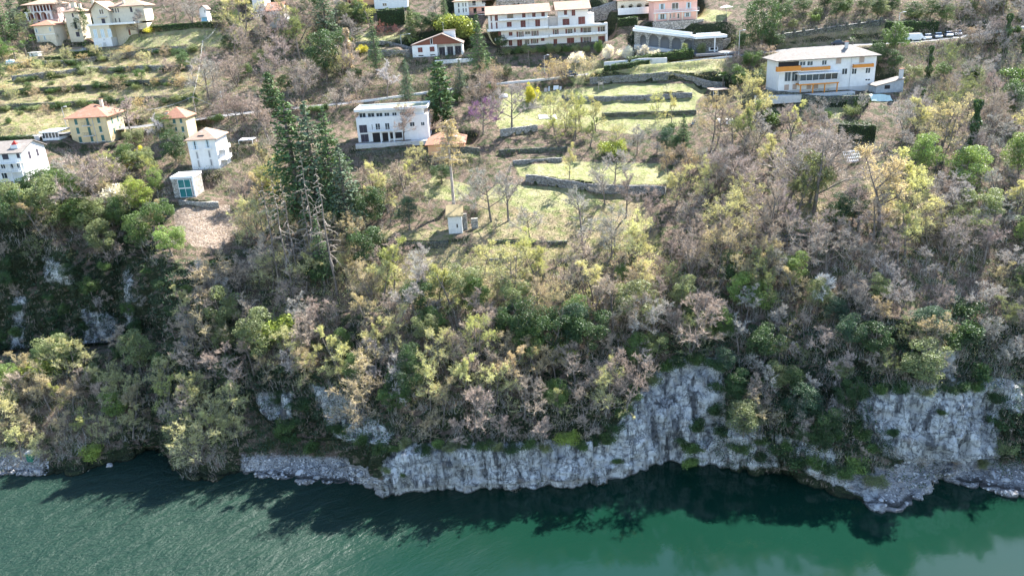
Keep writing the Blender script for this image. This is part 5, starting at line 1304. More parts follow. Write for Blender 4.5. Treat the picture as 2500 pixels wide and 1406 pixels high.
TREES = [  # kind, px, py of the foot, height in photo pixels, colour, own label
 ('fir',740,565,315,'fir','tallest dark fir in the group beside the dead trees',dict(variant=1,wide=1.4)),('fir',787,560,296,'blue','second dark fir of the group, right of the tallest',dict(variant=0,wide=1.2)),('fir',828,565,286,'fir','third dark fir of the group nearest the modern white house',dict(variant=1,wide=1.15)),('fir',856,590,228,'blue','grey-green fir low in front of the dark fir group',dict(variant=2,wide=1.4)),
 ('fir',793,695,165,'fir','narrow dark spruce among the dead trunks',dict(variant=2)),
 ('dead',684,710,262,'pale','leftmost dead fir with curled white branches',dict()),('dead',716,716,270,'pale','second dead fir from the left with white branches',dict()),('dead',732,690,246,'pale','third dead fir from the left, standing behind the second',dict()),('dead',768,686,220,'pale','middle dead fir trunk with sparse branches',dict()),('dead',781,690,302,'pale','tallest thin dead fir, rising beside the narrow spruce',dict()),('dead',800,694,200,'pale','short dead fir with long branches on its left side',dict()),('dead',823,718,300,'pale','rightmost and tallest dead fir with bare whitish limbs',dict()),
 ('pillar',670,288,104,'fir','dense dark conifer left of the fir group by the road',dict(wide=1.3)),('pillar',1080,300,146,'fir','big dark yew right of the modern white house',dict(wide=1.5)),('fir',998,252,104,'blue','blue-green spruce below the chalet',dict()),('fir',1126,238,86,'blue','grey-blue spruce right of the big dark yew',dict(wide=1.2)),('fir',921,178,120,'fir','tall fir left of the chalet',dict(wide=1.1)),('fir',1172,188,142,'fir','tall fir between the chalet and the apartments',dict(wide=1.25)),('pillar',1006,108,82,'olive','pale olive conifer above the chalet roof',dict(wide=.9)),('fir',1086,52,70,'fir','dark conifer left of the white house at the top edge',dict(wide=1.2)),
 ('leaf',1858,118,135,'dark','huge dark evergreen at the top right of the pink house',dict(wide=.8)),('leaf',1905,60,75,'dark','dark evergreen at the top edge above the post wall',dict()),('leaf',2185,132,80,'mid','round evergreen with pale tips beside the parked vehicles',dict()),('leaf',2079,548,98,'teal','round deep green evergreen in front of the tawny clearing',dict(wide=1.05)),
 ('ivy',2366,405,165,'dark','tall ivy-clad trunk standing out on the right slope',dict()),('ivy',2243,300,88,'dark','shorter ivy-clad trunk below the outbuilding',dict()),('ivy',2452,130,95,'dark','ivy-clad trunk near the top right corner',dict()),('ivy',855,165,95,'brown','trunk hung with dry brown creeper left of the tall fir',dict()),
 ('bare',1249,318,108,'grey','lone spreading chestnut tree on the grass terrace',dict(variant=1,wide=1.15)),('larch',1108,500,196,'beige','tall larch with long bare trunk beside the stone hut',dict(wide=.9)),
 ('bare',1242,540,126,'grey','bare chestnut right of the stone hut',dict(variant=2)),('bare',1421,596,140,'grey','tallest bare chestnut in the meadow',dict(variant=0)),('bare',1294,584,80,'grey','small bare chestnut standing alone in the meadow',dict(variant=1)),('bare',1200,540,128,'grey','leaning bare chestnut beside the stone hut wall',dict(variant=1)),('bare',1528,530,112,'purp',None,dict()),('bare',1585,575,100,'brown',None,dict()),('bare',1478,500,92,'grey',None,dict()),('bare',1500,445,78,'grey','small bare tree at the edge of the middle lawn',dict(variant=1)),
 ('bare',985,348,92,'brown','bare tree in front of the modern white house',dict(variant=1)),('bare',1032,352,84,'pink','bare tree at the right end of the modern white house',dict(variant=1)),('bare',945,238,84,'pale','whitish bare tree behind the modern white house',dict(variant=2)),('bare',1178,330,88,'purple','purple-tinged bare tree right of the orange bungalow',dict(variant=1)),
 ('twig',1200,208,48,'straw','large straw-coloured twiggy bush above the road',dict(wide=1.3)),('twig',1342,197,44,'straw','wide pale twiggy bush in front of the apartment hedge',dict(wide=1.3)),('twig',1372,195,42,'beige','pale twiggy bush beside the dark car',dict(wide=1.2)),('twig',1432,188,44,'beige','pale bush right of the dark car on the road',dict(wide=1.2)),
 ('bud',1388,443,88,'yg2','slim pale sapling in the middle of the lawn',dict(variant=2,wide=.6)),('fir',1668,372,88,'fir','small conifer right of the thin saplings',dict(wide=1.3)),('leaf',1630,372,56,'teal','dark bush left of the small conifer',dict(wide=1.2)),('leaf',1652,380,48,'dark','low dark bush in front of the small conifer',dict(wide=1.2)),
 ('bush',1298,250,60,'yellow','narrow yellow flowering shrub above the lone chestnut',dict(wide=.42)),('bud',1345,310,75,'yg2',None,dict(wide=.9)),('bud',1380,320,85,'yg2',None,dict(wide=.9)),('bud',1420,318,80,'yg',None,dict(wide=.9)),('bud',1455,322,76,'yg2',None,dict(wide=.9)),('bud',1400,345,76,'yg',None,dict(wide=1.1)),('bud',1360,350,70,'yg',None,dict(wide=1.1)),('bud',1440,360,70,'olive',None,dict(wide=1.1)),('bush',1492,375,50,'lime',None,dict(wide=.9)),('bud',1600,300,70,'yg2',None,dict(wide=.7)),('bud',1640,300,72,'yg2',None,dict(wide=.7)),
 ('leaf',1000,562,80,'teal','dark evergreen left of the stone hut',dict(wide=.9)),('leaf',1078,448,52,'dark','dark spreading evergreen below the orange bungalow',dict(wide=1.3)),('bud',930,525,112,'yg2',None,dict(variant=0)),('bud',676,545,150,'yg','tall yellow-topped budding tree left of the fir group',dict(variant=0)),('bud',962,705,112,'yg',None,dict()),('bare',1040,705,96,'grey',None,dict(variant=1)),('bare',920,690,90,'brown',None,dict()),('bud',870,650,110,'beige',None,dict()),
 ('bud',2148,565,190,'beige','tawny tall tree at the left of the tawny clearing',dict(variant=0,wide=1.2)),('bud',2215,545,165,'yg2','tawny tree at the right of the tawny clearing',dict(variant=2,wide=1.15)),('bud',2262,592,110,'yg2',None,dict(wide=1.2)),
 ('bare',1985,520,196,'purp','big spreading bare tree above the round deep green evergreen',dict(variant=1,wide=1.2)),('bare',1872,630,190,'brown','tall broom-shaped bare tree left of the small clearing',dict(variant=2,wide=.95)),('bare',1752,475,112,'grey',None,dict()),('bare',1634,452,96,'straw','left of two tawny bare trees beside the middle lawn',dict(variant=2,wide=.9)),('bare',1688,462,104,'straw','right of two tawny bare trees beside the middle lawn',dict(variant=2)),('bare',1790,350,90,'purp',None,dict(variant=1)),
 ('leaf',1942,700,86,'bright','fresh green laurel on the right slope',dict(wide=1.1)),('leaf',1812,760,96,'bright',None,dict()),('leaf',1856,765,92,'bright',None,dict()),('leaf',1764,840,104,'mid',None,dict(wide=.75)),('bare',1998,745,84,'pale','whitish bushy bare tree below the fresh green laurel',dict(variant=1)),('bare',1692,850,150,'pink','large pinkish bare tree overhanging the pale cliff',dict(variant=1,wide=1.2)),('leaf',1558,800,132,'olive','big olive evergreen above the pale cliff',dict(wide=1.1)),
 ('leaf',1290,850,120,'dark',None,dict()),('leaf',1350,865,130,'dark',None,dict()),('leaf',1405,850,110,'teal',None,dict()),('leaf',1250,830,100,'dark',None,dict()),('bud',1548,650,112,'yg2',None,dict(variant=1,wide=1.2)),('leaf',1520,700,55,'mid',None,dict()),
 ('leaf',62,570,116,'dark',None,dict()),('leaf',130,560,122,'olive',None,dict(wide=1.15)),('leaf',100,500,90,'dark',None,dict()),('leaf',190,520,90,'mid',None,dict()),('bare',240,525,150,'purp','pale purple bare tree on the cliff below the yellow house',dict(variant=1,wide=1.15)),('bush',292,508,62,'white','white-flowering shrub on the cliff below the yellow house',dict(wide=1.1)),('leaf',318,420,44,'yellow','yellow mimosa below the yellow house',dict(wide=.9)),('leaf',352,402,50,'yellow','yellow mimosa right of the three-storey yellow house',dict(wide=.7)),('leaf',350,425,70,'olive',None,dict(wide=1.3)),('leaf',345,515,75,'lime',None,dict(wide=1.2)),('leaf',385,470,56,'bright',None,dict()),('leaf',395,560,80,'mid',None,dict(wide=1.2)),('leaf',430,400,75,'dark',None,dict(wide=1.2)),('leaf',410,345,60,'mid',None,dict(wide=1.4)),('leaf',330,360,48,'olive',None,dict(wide=1.4)),('bare',395,355,70,'pale','whitish bare tree left of the small yellow house',dict(variant=2)),('bare',320,325,85,'purp',None,dict(variant=0,wide=1.2)),('bare',292,330,75,'pink',None,dict()),
 ('leaf',207,95,66,'dark','dark round evergreen between the narrow cream house and the gabled villa',dict(wide=.75)),('bare',150,56,62,'grey',None,dict(wide=1.1)),('bare',340,90,62,'grey',None,dict()),('bud',66,100,60,'olive',None,dict()),
 ('palm',84,120,34,'mid','palm in front of the cream cottage, left of its door',{}),('palm',64,138,38,'mid','tallest palm left of the tiny white shed',{}),('palm',38,148,34,'bright','palm at the far left above the gas tank',{}),('palm',141,112,30,'mid','palm at the right corner of the cream cottage',{}),('palm',212,126,26,'bright','small palm beside the bright green low hedge',{}),('palm',1765,222,46,'mid','yellowing palm beside the dark garden shed',{}),('palm',470,330,30,'mid','palm between the small yellow house and the white villa',{}),('palm',2080,118,28,'mid','palm on the road behind the grey roof',{}),
 ('fir',18,110,120,'fir','dark fir at the upper left corner',dict(wide=1.2)),('fir',45,90,100,'blue','blue-green fir beside the dark fir at the upper left corner',dict(wide=1.2)),('leaf',75,40,55,'dark',None,dict()),('leaf',8,150,60,'mid',None,dict()),('fir',800,95,115,'blue','broad blue-green cedar at the top left of centre',dict(wide=1.7)),('leaf',545,60,56,'dark','dark tree right of the tiny garden house',dict(wide=1.2)),('bare',660,72,62,'pale','whitish bare tree in front of the grey house',dict()),('bare',430,55,55,'purp',None,dict(wide=1.3)),('bare',470,60,56,'grey',None,dict(wide=1.2)),('bud',905,66,60,'yg','golden-green tree in front of the tall clipped hedge',dict(wide=1.1)),('bush',1100,72,46,'lime','bright lime bamboo clump behind the chalet',dict(wide=1.5)),('bush',1130,90,50,'lime','bamboo clump nearer the apartments',dict(wide=1.4)),('bare',1070,52,56,'grey',None,dict(wide=1.1)),('twig',935,90,30,'red','dark red shrub below the tall clipped hedge',{}),('twig',965,90,26,'red','reddish twiggy shrub right of the dark red shrub',{}),('bush',885,128,22,'yellow','low yellow shrub left of the tall fir',{}),('bush',843,105,24,'yellow','yellow-leaved clump in the bare trees left of the chalet',{}),('bush',368,80,14,'yellow','low yellow shrub on the lawn right of the gabled villa',dict(wide=2.0)),
 ('bush',1410,152,32,'white','white magnolia below the apartment hedge',{}),('bush',1485,142,32,'white','white magnolia at the left of the ivy bank',dict(wide=.8)),('bush',1530,140,34,'white','white magnolia in the middle of the ivy bank',dict(wide=.8)),('bush',1572,136,36,'white','tallest white magnolia below the stone arcade',dict(wide=.8)),('bush',1592,140,26,'white','white magnolia at the right of the ivy bank',{}),('bush',1712,130,24,'olive','round pale bush in front of the garage',{}),('bush',1672,128,22,'olive','pale bush on a trellis below the arcade',dict(wide=.8)),
 ('bud',1820,350,90,'yg2',None,{}),('bud',1925,345,95,'yg2','bright pale sapling thicket below the retaining wall',dict(wide=1.1)),('bush',2015,285,22,'mid',None,{}),('bush',2100,262,32,'mid',None,{}),('bush',2080,280,30,'olive',None,{}),('leaf',1800,215,52,'mid',None,dict(wide=1.2)),('leaf',1850,215,40,'dark',None,dict(wide=1.5)),('leaf',1870,190,40,'olive',None,{}),('bare',1790,180,44,'brown',None,{}),
]
for k, a in enumerate(TREES):
    kind, px, py, h, c, lab, kw = a; pl(kind, px, py, h, c, lab, **kw)
TREES2 = [('leaf',x,y,h,c) for x,y,h,c in ((1030,78,42,'dark'),(1058,74,44,'dark'),(1012,66,38,'mid'),(1090,100,34,'dark'),(885,60,44,'dark'),(870,40,40,'mid'),(1960,32,42,'dark'),(2012,24,40,'dark'),(2062,38,42,'mid'),(2110,28,40,'dark'),(2152,46,40,'olive'),(2230,50,46,'dark'),(2270,46,44,'dark'),(2310,56,40,'mid'),(1935,72,26,'olive'),(1990,58,24,'bright'),(1890,120,44,'dark'),(1835,170,50,'mid'),(1820,125,50,'dark'),(600,24,44,'dark'),(575,70,40,'mid'),(720,90,46,'mid'),(760,40,50,'dark'),(845,60,48,'olive'),(440,150,34,'dark'),(452,172,40,'fir'),(560,130,40,'dark'),(600,190,38,'mid'),(700,225,44,'dark'),(640,160,40,'olive'),(1395,30,26,'dark'),(2140,160,50,'dark'),(2180,170,44,'dark'),(2230,200,44,'olive'),(2300,190,40,'mid'),(1225,120,34,'dark'),(1240,190,30,'dark'),(870,200,36,'dark'),(1060,225,30,'mid'))] + [('bush',x,y,h,c) for x,y,h,c in (
 (960,1098,22,'mid'),(990,1090,24,'olive'),(1035,1100,26,'dark'),(1070,1092,24,'mid'),(1100,1098,26,'olive'),(1140,1090,24,'dark'),(1180,1094,26,'mid'),(1215,1096,22,'olive'),(1250,1102,28,'dark'),(1290,1090,26,'mid'),(1330,1096,24,'olive'),(1380,1078,34,'lime'),(1420,1094,26,'mid'),(1450,1086,28,'dark'),(1480,1080,30,'mid'),(1500,1050,30,'dark'),(1520,1010,32,'mid'),(1545,970,34,'dark'),(1590,930,34,'olive'),(1620,900,34,'mid'),(1660,890,30,'dark'),(1700,885,32,'mid'),(1755,900,34,'dark'),(1770,950,34,'dark'),(1745,1010,34,'dark'),(1700,1050,36,'dark'),(1690,1100,36,'mid'),(1695,1130,30,'bright'),(1660,1075,26,'dark'),(1770,1060,34,'dark'),(1810,1100,30,'mid'),(1850,1120,30,'dark'),(1900,1100,36,'dark'),(1510,1128,18,'mid'),(945,1150,20,'olive'),(985,1160,16,'mid'),
 (2100,970,30,'dark'),(2150,960,28,'mid'),(2200,958,30,'dark'),(2260,962,26,'olive'),(2320,955,30,'dark'),(2380,950,28,'mid'),(2430,980,34,'dark'),(2440,1040,34,'dark'),(2450,1100,36,'olive'),(2300,1010,16,'mid'),(2180,1060,22,'dark'),(2120,1100,34,'mid'),(2090,1140,40,'bright'),(2060,1160,34,'mid'),(2020,1150,34,'dark'),(1990,1140,34,'mid'),(2130,1180,30,'olive'),(2250,1135,18,'brown'),(2330,1140,18,'brown'),(2400,1138,20,'olive'),(2350,955,26,'dark'))]
for kind, px, py, h, c in TREES2: pl(kind if c != 'brown' else 'twig', px, py, h, c, wide=1.25)
for px, py, h, c in ((1120,1085,70,'pink'),(1230,1080,76,'brown'),(1330,1075,70,'pink'),(1050,1080,64,'beige'),(1430,1070,66,'brown'),(1580,900,70,'grey'),(1500,990,70,'brown')): pl('bare' if c != 'beige' else 'bud', px, py, h, c, wide=1.2)
# clipped round bushes in a row under the apartments
for k, px in enumerate((1240, 1262, 1284, 1303, 1322, 1342, 1362, 1384, 1408, 1432)):
    pl('bush', px, 130 - k * 0.6, 17 + (k % 3) * 2, ('olive', 'mid', 'olive')[k % 3], wide=1.0)
pl('bush', 1462, 126, 34, 'mid', 'tall clipped green column at the right end of the bush row', wide=.5)
# ---- woodland between the landmarks: zone outline, spacing, heights, mixture
KEEP = [(160,250,295,345),(395,265,475,335),(445,318,548,415),(418,420,482,482),(0,345,105,430),(865,250,1045,335),(1060,310,1170,375),(1085,505,1145,572),(1890,112,2145,225),(2150,170,2210,228),(1000,78,1155,158),(1190,5,1495,115),(1590,0,1720,58),(1545,55,1780,125),(215,0,350,108),(155,15,215,95),(70,55,150,100),(60,0,160,55),(487,10,512,52),(1105,0,1190,45),(2060,366,2110,400),(1735,208,1782,232),(100,312,152,345),(578,332,622,352),(2205,75,2345,105)]
OPEN = [[(1235,205),(1760,195),(1720,300),(1470,300),(1330,330),(1210,330)],[(1260,395),(1640,395),(1660,455),(1280,440)],[(415,485),(565,495),(585,565),(545,615),(470,605),(425,560)],[(590,1105),(935,1115),(940,1200),(590,1200)],[(940,1100),(1480,1085),(1560,970),(1640,885),(1760,885),(1740,1130),(940,1210)],[(2110,965),(2420,950),(2430,1140),(2210,1140)],[(2150,1140),(2520,1140),(2520,1250),(2150,1250)],[(1380,160),(1800,140),(1800,195),(1380,205)],[(2120,500),(2330,540),(2330,580),(2130,575)],[(1210,330),(1320,330),(1320,400),(1210,400)],[(1165,485),(1480,470),(1480,620),(1180,640)],[(1240,196),(1420,190),(1420,240),(1240,240)],[(1040,425),(1165,425),(1165,500),(1040,490)]]
def inpoly(px, py, poly):
    c = False; n = len(poly)
    for i in range(n):
        (x0, y0), (x1, y1) = poly[i], poly[(i + 1) % n]
        if (y0 > py) != (y1 > py) and px < (x1 - x0) * (py - y0) / (y1 - y0) + x0: c = not c
    return c
rr = random.Random(11)
ZONES = [  # outline, spacing, (hmin, hmax), [(weight, kind, colour)]
 ([(500,60),(870,70),(880,245),(640,262),(510,280)], 46, (56,96), [(5,'bare','purp'),(4,'bare','brown'),(3,'bare','grey'),(2,'bud','olive'),(1,'leaf','dark'),(1,'twig','brown'),(1,'bud','yg2')]),
 ([(0,135),(480,115),(500,280),(300,320),(0,335)], 33, (17,30), [(4,'twig','straw'),(3,'twig','yg2'),(3,'bush','olive'),(3,'bush','mid'),(2,'twig','pink'),(1,'bush','dark'),(1,'leaf','mid')]),
 ([(0,430),(160,370),(440,440),(430,650),(0,600)], 46, (55,95), [(4,'leaf','olive'),(3,'leaf','mid'),(2,'leaf','bright'),(2,'bud','yg'),(1,'bare','grey'),(2,'bud','beige'),(1,'leaf','lime')]),
 ([(0,610),(440,650),(580,620),(560,880),(440,930),(0,870)], 50, (28,48), [(4,'leaf','dark'),(2,'leaf','mid'),(3,'bush','dark'),(2,'bare','grey'),(1,'bare','brown'),(1,'bud','olive'),(1,'bush','mid')]),
 ([(-30,900),(420,880),(440,1010),(360,1080),(120,1140),(-30,1120)], 44, (58,96), [(5,'bud','yg2'),(4,'bud','beige'),(3,'bud','yg'),(2,'bare','pink'),(2,'leaf','olive'),(1,'leaf','bright'),(1,'bush','lime')]),
 ([(410,1010),(580,1000),(600,1140),(470,1165),(430,1140)], 44, (70,100), [(3,'bud','yg2'),(2,'bare','pink'),(1,'leaf','bright'),(1,'bud','olive')]),
 ([(500,300),(720,300),(720,480),(560,480)], 50, (64,100), [(4,'bare','brown'),(3,'bud','beige'),(2,'bare','purp'),(1,'bud','yg2')]),
 ([(560,500),(940,500),(930,760),(440,760),(580,640)], 52, (70,115), [(4,'bud','beige'),(3,'bare','brown'),(3,'bud','yg2'),(2,'bare','purp'),(1,'leaf','mid'),(1,'leaf','dark')]),
 ([(880,400),(1060,420),(1080,500),(930,560)], 50, (50,90), [(3,'bare','pink'),(2,'bare','brown'),(1,'bud','yg2')]),
 ([(930,640),(1340,640),(1640,600),(1640,760),(930,760)], 55, (64,108), [(5,'bud','yg2'),(3,'bud','yg'),(3,'bare','brown'),(2,'bare','grey'),(2,'bud','beige'),(1,'leaf','olive')]),
 ([(440,760),(1640,760),(1600,880),(1480,1075),(980,1080),(700,960),(450,1000)], 50, (66,116), [(5,'bud','beige'),(4,'bud','yg2'),(2,'bud','yg'),(5,'bare','pink'),(4,'bare','brown'),(2,'bare','grey'),(3,'leaf','dark'),(2,'leaf','mid'),(2,'leaf','olive'),(1,'bush','lime')]),
 ([(640,960),(760,1000),(960,1090),(930,1125),(640,1100)], 40, (34,60), [(4,'bush','dark'),(3,'bush','mid'),(2,'leaf','dark'),(1,'bud','olive')]),
 ([(1640,330),(2560,260),(2560,700),(1640,700)], 54, (66,118), [(7,'bare','grey'),(6,'bare','purp'),(4,'bare','brown'),(4,'bud','yg2'),(2,'bud','olive'),(1,'leaf','dark'),(1,'leaf','olive'),(1,'leaf','bright'),(3,'bud','beige')]),
 ([(1780,245),(2520,250),(2520,330),(1780,330)], 46, (46,76), [(4,'bare','grey'),(3,'bare','purp'),(2,'bud','olive'),(2,'bush','mid'),(2,'bud','yg2')]),
 ([(2210,115),(2520,90),(2520,260),(2210,250)], 42, (40,74), [(4,'bare','grey'),(3,'bud','olive'),(2,'bush','olive'),(2,'bush','mid'),(2,'twig','straw'),(1,'ivy','dark')]),
 ([(1640,700),(2520,700),(2520,960),(2100,950),(2000,1150),(1840,1120),(1640,880)], 50, (54,100), [(2,'leaf','dark'),(2,'leaf','teal'),(2,'leaf','olive'),(7,'bare','grey'),(5,'bare','purp'),(4,'bare','brown'),(3,'bud','olive'),(2,'bush','dark'),(2,'bud','beige')]),
 ([(1760,900),(2080,960),(2150,1150),(2120,1200),(1950,1130),(1780,1060)], 42, (36,66), [(4,'bush','dark'),(3,'bush','mid'),(3,'leaf','dark'),(2,'bare','brown'),(1,'leaf','olive')]),
 ([(360,20),(860,30),(860,60),(360,66)], 50, (40,66), [(3,'bare','purp'),(2,'bare','grey'),(2,'leaf','dark'),(1,'bud','olive')]),
 ([(1900,0),(2520,0),(2520,50),(2150,50),(1900,45)], 40, (30,56), [(3,'leaf','dark'),(3,'bare','grey'),(2,'bush','olive'),(2,'bare','purp'),(1,'leaf','mid')]),
 ([(2330,10),(2520,0),(2520,60),(2330,80)], 40, (50,80), [(3,'bare','grey'),(3,'bare','purp')]),
 ([(1000,165),(1230,150),(1230,240),(1100,260)], 44, (22,44), [(2,'twig','pink'),(2,'bush','mid'),(1,'bush','dark'),(1,'twig','straw')]),
 ([(870,165),(1000,165),(1000,240),(880,240)], 44, (22,40), [(2,'twig','brown'),(2,'bush','dark'),(1,'bare','brown')]),
 ([(1480,290),(1700,300),(1640,390),(1500,385)], 46, (36,62), [(2,'bare','grey'),(2,'bud','yg2'),(2,'bush','dark'),(1,'leaf','dark')]),
 ([(1120,230),(1215,230),(1215,330),(1130,330)], 44, (50,74), [(2,'bare','pink'),(2,'bare','purp'),(1,'bud','beige')]),
]
for poly, sp, (h0, h1), mixw in ZONES:
    sp *= 1.34; h0 *= 1.1; h1 *= 1.12
    xs = [p[0] for p in poly]; ys = [p[1] for p in poly]; tot = sum(m[0] for m in mixw); row = 0
    y = min(ys)
    while y <= max(ys):
        x = min(xs) + (sp / 2 if row % 2 else 0)
        while x <= max(xs):
            px = x + rr.uniform(-.38, .38) * sp; py = y + rr.uniform(-.38, .38) * sp; h = rr.uniform(h0, h1); k = rr.uniform(0, tot)
            for w, kind, c in mixw:
                k -= w
                if k <= 0: break
            if kind == 'bush': h *= 0.55
            if kind == 'twig' and h > 40: h *= 0.6
            x += sp
            if not inpoly(px, py, poly) or any(inpoly(px, py, o) for o in OPEN): continue
            if any(px + h * .38 > a and px - h * .38 < c2 and py > b and py - h < d for a, b, c2, d in KEEP): continue
            pl(kind, px, py, h, c, wide=rr.uniform(0.95, 1.3) if kind != 'ivy' else 1.0)
        y += sp * 0.8; row += 1

# shrubs that hide the terrace walls and the road edge
for yy, x0, x1 in ((0, 15, 475), (1, 30, 470), (2, 0, 480), (3, 0, 470)):
    sp_ = WALL_SPEC[12 + yy][0]
    for px in range(x0 + 14, x1, 36):
        q = px + rr.uniform(-12, 12); py = np.interp(q, [a for a, b in sp_], [b for a, b in sp_]) + rr.uniform(0, 4)
        pl(*rr.choice([('bush', q, py, rr.uniform(12, 19), 'mid'), ('bush', q, py, rr.uniform(12, 20), 'olive'), ('twig', q, py, rr.uniform(14, 24), 'straw'), ('bush', q, py, rr.uniform(12, 18), 'dark')]), wide=1.5)
for px in list(range(500, 870, 30)) + list(range(1050, 1190, 34)) + list(range(1820, 1890, 30)) + list(range(2350, 2500, 34)):
    q = px + rr.uniform(-10, 10); py = np.interp(q, [a for a, b in ROAD_PX], [b for a, b in ROAD_PX]) + 9
    pl(*rr.choice([('twig', q, py, rr.uniform(20, 32), 'brown'), ('twig', q, py, rr.uniform(20, 34), 'pink'), ('bare', q, py, rr.uniform(34, 56), 'purp'), ('bush', q, py, rr.uniform(14, 20), 'mid')]), wide=1.4)
# ---- one label for every plant, told from the nearest landmark
LM = {'the three-storey yellow house': (225,310), 'the small yellow house': (440,300), 'the tall white villa': (495,370), 'the glass pavilion': (450,455), 'the white house at the left edge': (50,400), 'the modern white house': (955,300), 'the orange bungalow': (1110,345), 'the stone hut': (1118,540), 'the chalet': (1080,120), 'the apartment block': (1340,60), 'the pink house': (1655,25), 'the stone arcade': (1620,100), 'the house with orange balconies': (2015,170), 'the outbuilding': (2180,205), 'the parked vehicles': (2280,92), 'the gabled villa': (280,60), 'the cream cottage': (115,80), 'the tiny garden house': (500,35), 'the grey house': (685,40), 'the group of dead firs': (740,570), 'the dark fir group': (790,400), 'the middle lawn': (1440,420), 'the wide grass terraces': (1530,245), 'the bare earth scar': (490,550), 'the dark gorge': (300,740), 'the left headland': (230,990), 'the wooded point by the beach': (500,1090), 'the pebble beach': (760,1150), 'the low pale cliff': (1200,1140), 'the tall pale cliff': (1660,990), 'the streaked right-hand cliff': (2280,1050), 'the right-hand spit': (2130,1190), 'the round deep green evergreen': (2078,500), 'the tawny clearing': (2230,540), 'the fallen white trellis': (2082,382), 'the tall ivy-clad trunk': (2366,330), 'the fresh green laurel': (1942,655), 'the big olive evergreen': (1558,740), 'the chestnut meadow': (1330,540), 'the large pinkish bare tree': (1692,760), 'the lone chestnut': (1249,265), 'the central dark thicket': (1330,800), 'the purple cliff-top tree': (240,450), 'the overgrown terraces': (240,220), 'the top right corner': (2490,15), 'the right edge at mid-height': (2490,620), 'the right edge low down': (2490,880), 'the dark slope above the spit': (2010,900), 'the rock face above the beach': (810,1000), 'the middle of the lower wood': (1080,880), 'the slope under the dead firs': (620,850)}
ORD = ['nearest', 'second nearest', 'third nearest', 'fourth nearest', 'fifth nearest', 'sixth nearest', 'seventh nearest', 'eighth nearest', 'ninth nearest', 'tenth nearest', 'eleventh nearest', 'twelfth nearest']
CATN = {'bush': 'shrub', 'twig': 'shrub'}
GRP = {'bare': 'bare trees of the hillside', 'bud': 'budding trees of the hillside', 'leaf': 'evergreen trees of the hillside', 'fir': 'fir trees', 'pillar': 'yew trees', 'dead': 'dead firs', 'ivy': 'ivy-covered trunks', 'palm': 'palms', 'bush': 'leafy shrubs', 'twig': 'twiggy shrubs'}
buckets = {}
for p in PLANTS:
    tag(p['root'], None, CATN.get(p['kind'], 'tree'), GRP.get(p['kind']))
    if p['label']: p['root']['label'] = p['label']; continue
    best = min(LM, key=lambda n: math.hypot(LM[n][0] - p['px'], LM[n][1] - p['py'])); dx = p['px'] - LM[best][0]; dy = p['py'] - LM[best][1]
    if 'edge' in best or 'corner' in best or 'middle' in best or 'terraces' in best: rel = 'to'
    elif abs(dx) > abs(dy): rel = 'beside'
    else: rel = 'downhill of' if dy > 0 else 'uphill of'
    buckets.setdefault((p['desc'], rel, best), []).append((math.hypot(dx, dy), p))
for (desc, rel, best), L in buckets.items():
    L.sort(key=lambda q: q[0])
    for k, (d, p) in enumerate(L):
        if rel == 'to': lab = f"{desc} {ORD[min(k, 11)]} to {best}"
        elif len(L) == 1: lab = f"{desc} {rel} {best}"
        else: lab = f"{desc} {rel} {best}, {ORD[min(k, 11)]} to it"
        p['root']['label'] = lab
# ------------------------------------------------------------------ undergrowth
def scatter(n, seed, zones=None, avoid=(), ymin=0, ymax=1190):
    rg = np.random.default_rng(seed); out = []
    while len(out) < n:
        px = rg.uniform(-240, 2760); py = rg.uniform(ymin, ymax)
        if zones is not None and not any(inpoly(px, py, z) for z in zones): continue
        if any(inpoly(px, py, z) for z in avoid): continue
        P = ground(px, py)
        if P[2] < 0.5 or np.min(np.abs(ROAD[::2, 0] - P[0]) + np.abs(ROAD[::2, 1] - P[1])) < 4.2: continue
        out.append(P)
    return np.array(out), rg
HOUSE_B = [(o.location.x, o.location.y) for o in bpy.data.objects if o.get('category') in ('house', 'villa', 'apartment block')]
def tufts(name, P, rg, k, spread, lean, L, w, mat, col, label):
    n = len(P) * k; c = np.repeat(P, k, 0) + rg.normal(0, 1, (n, 3)) * np.array([spread, spread, 0.08])
    d = unit(rg.normal(0, lean, (n, 3)) + np.array([0, 0, 1.0])); V, T = twigs(c - np.array([0, 0, 0.15]), d, L * rg.uniform(0.4, 1.2, n), w, rg)
    o = obj(name, mesh_np(name, V, T, [mat])); o.color = (*col, 1); tag(o, label, kind='stuff', cat='undergrowth')
def leafage(name, P, rg, k, spread, up, size, col, label):
    n = len(P) * k; c = np.repeat(P, k, 0) + rg.normal(0, 1, (n, 3)) * np.array([spread, spread, 0.0]); c[:, 2] += np.abs(rg.normal(0, up, n))
    V, Q = leaves(c, size, rg, np.array([0, -0.35, 0.8]), 0.4); o = obj(name, mesh_np(name, V, Q, [M_LEAF])); o.color = (*col, 1); tag(o, label, kind='stuff', cat='undergrowth')
NOGO = OPEN[:1] + OPEN[1:2] + [[(940,1100),(1480,1085),(1560,970),(1640,885),(1760,885),(1740,1130),(940,1210)],[(2110,965),(2420,950),(2430,1140),(2210,1140)],[(590,1105),(935,1115),(940,1200),(590,1200)]] + [OPEN[2]]
P, rg = scatter(9000, 5, None, NOGO, 40); tufts('brambles', P, rg, 15, 0.55, 0.5, 0.95, 0.05, M_TWIG, PAL['pink'][0], 'tangled brown brambles covering the hillside')
P, rg = scatter(6500, 6, None, NOGO, 40); leafage('ground_ivy', P, rg, 12, 0.6, 0.35, 0.3, PAL['dark'][0], 'dark ground ivy between the trees')
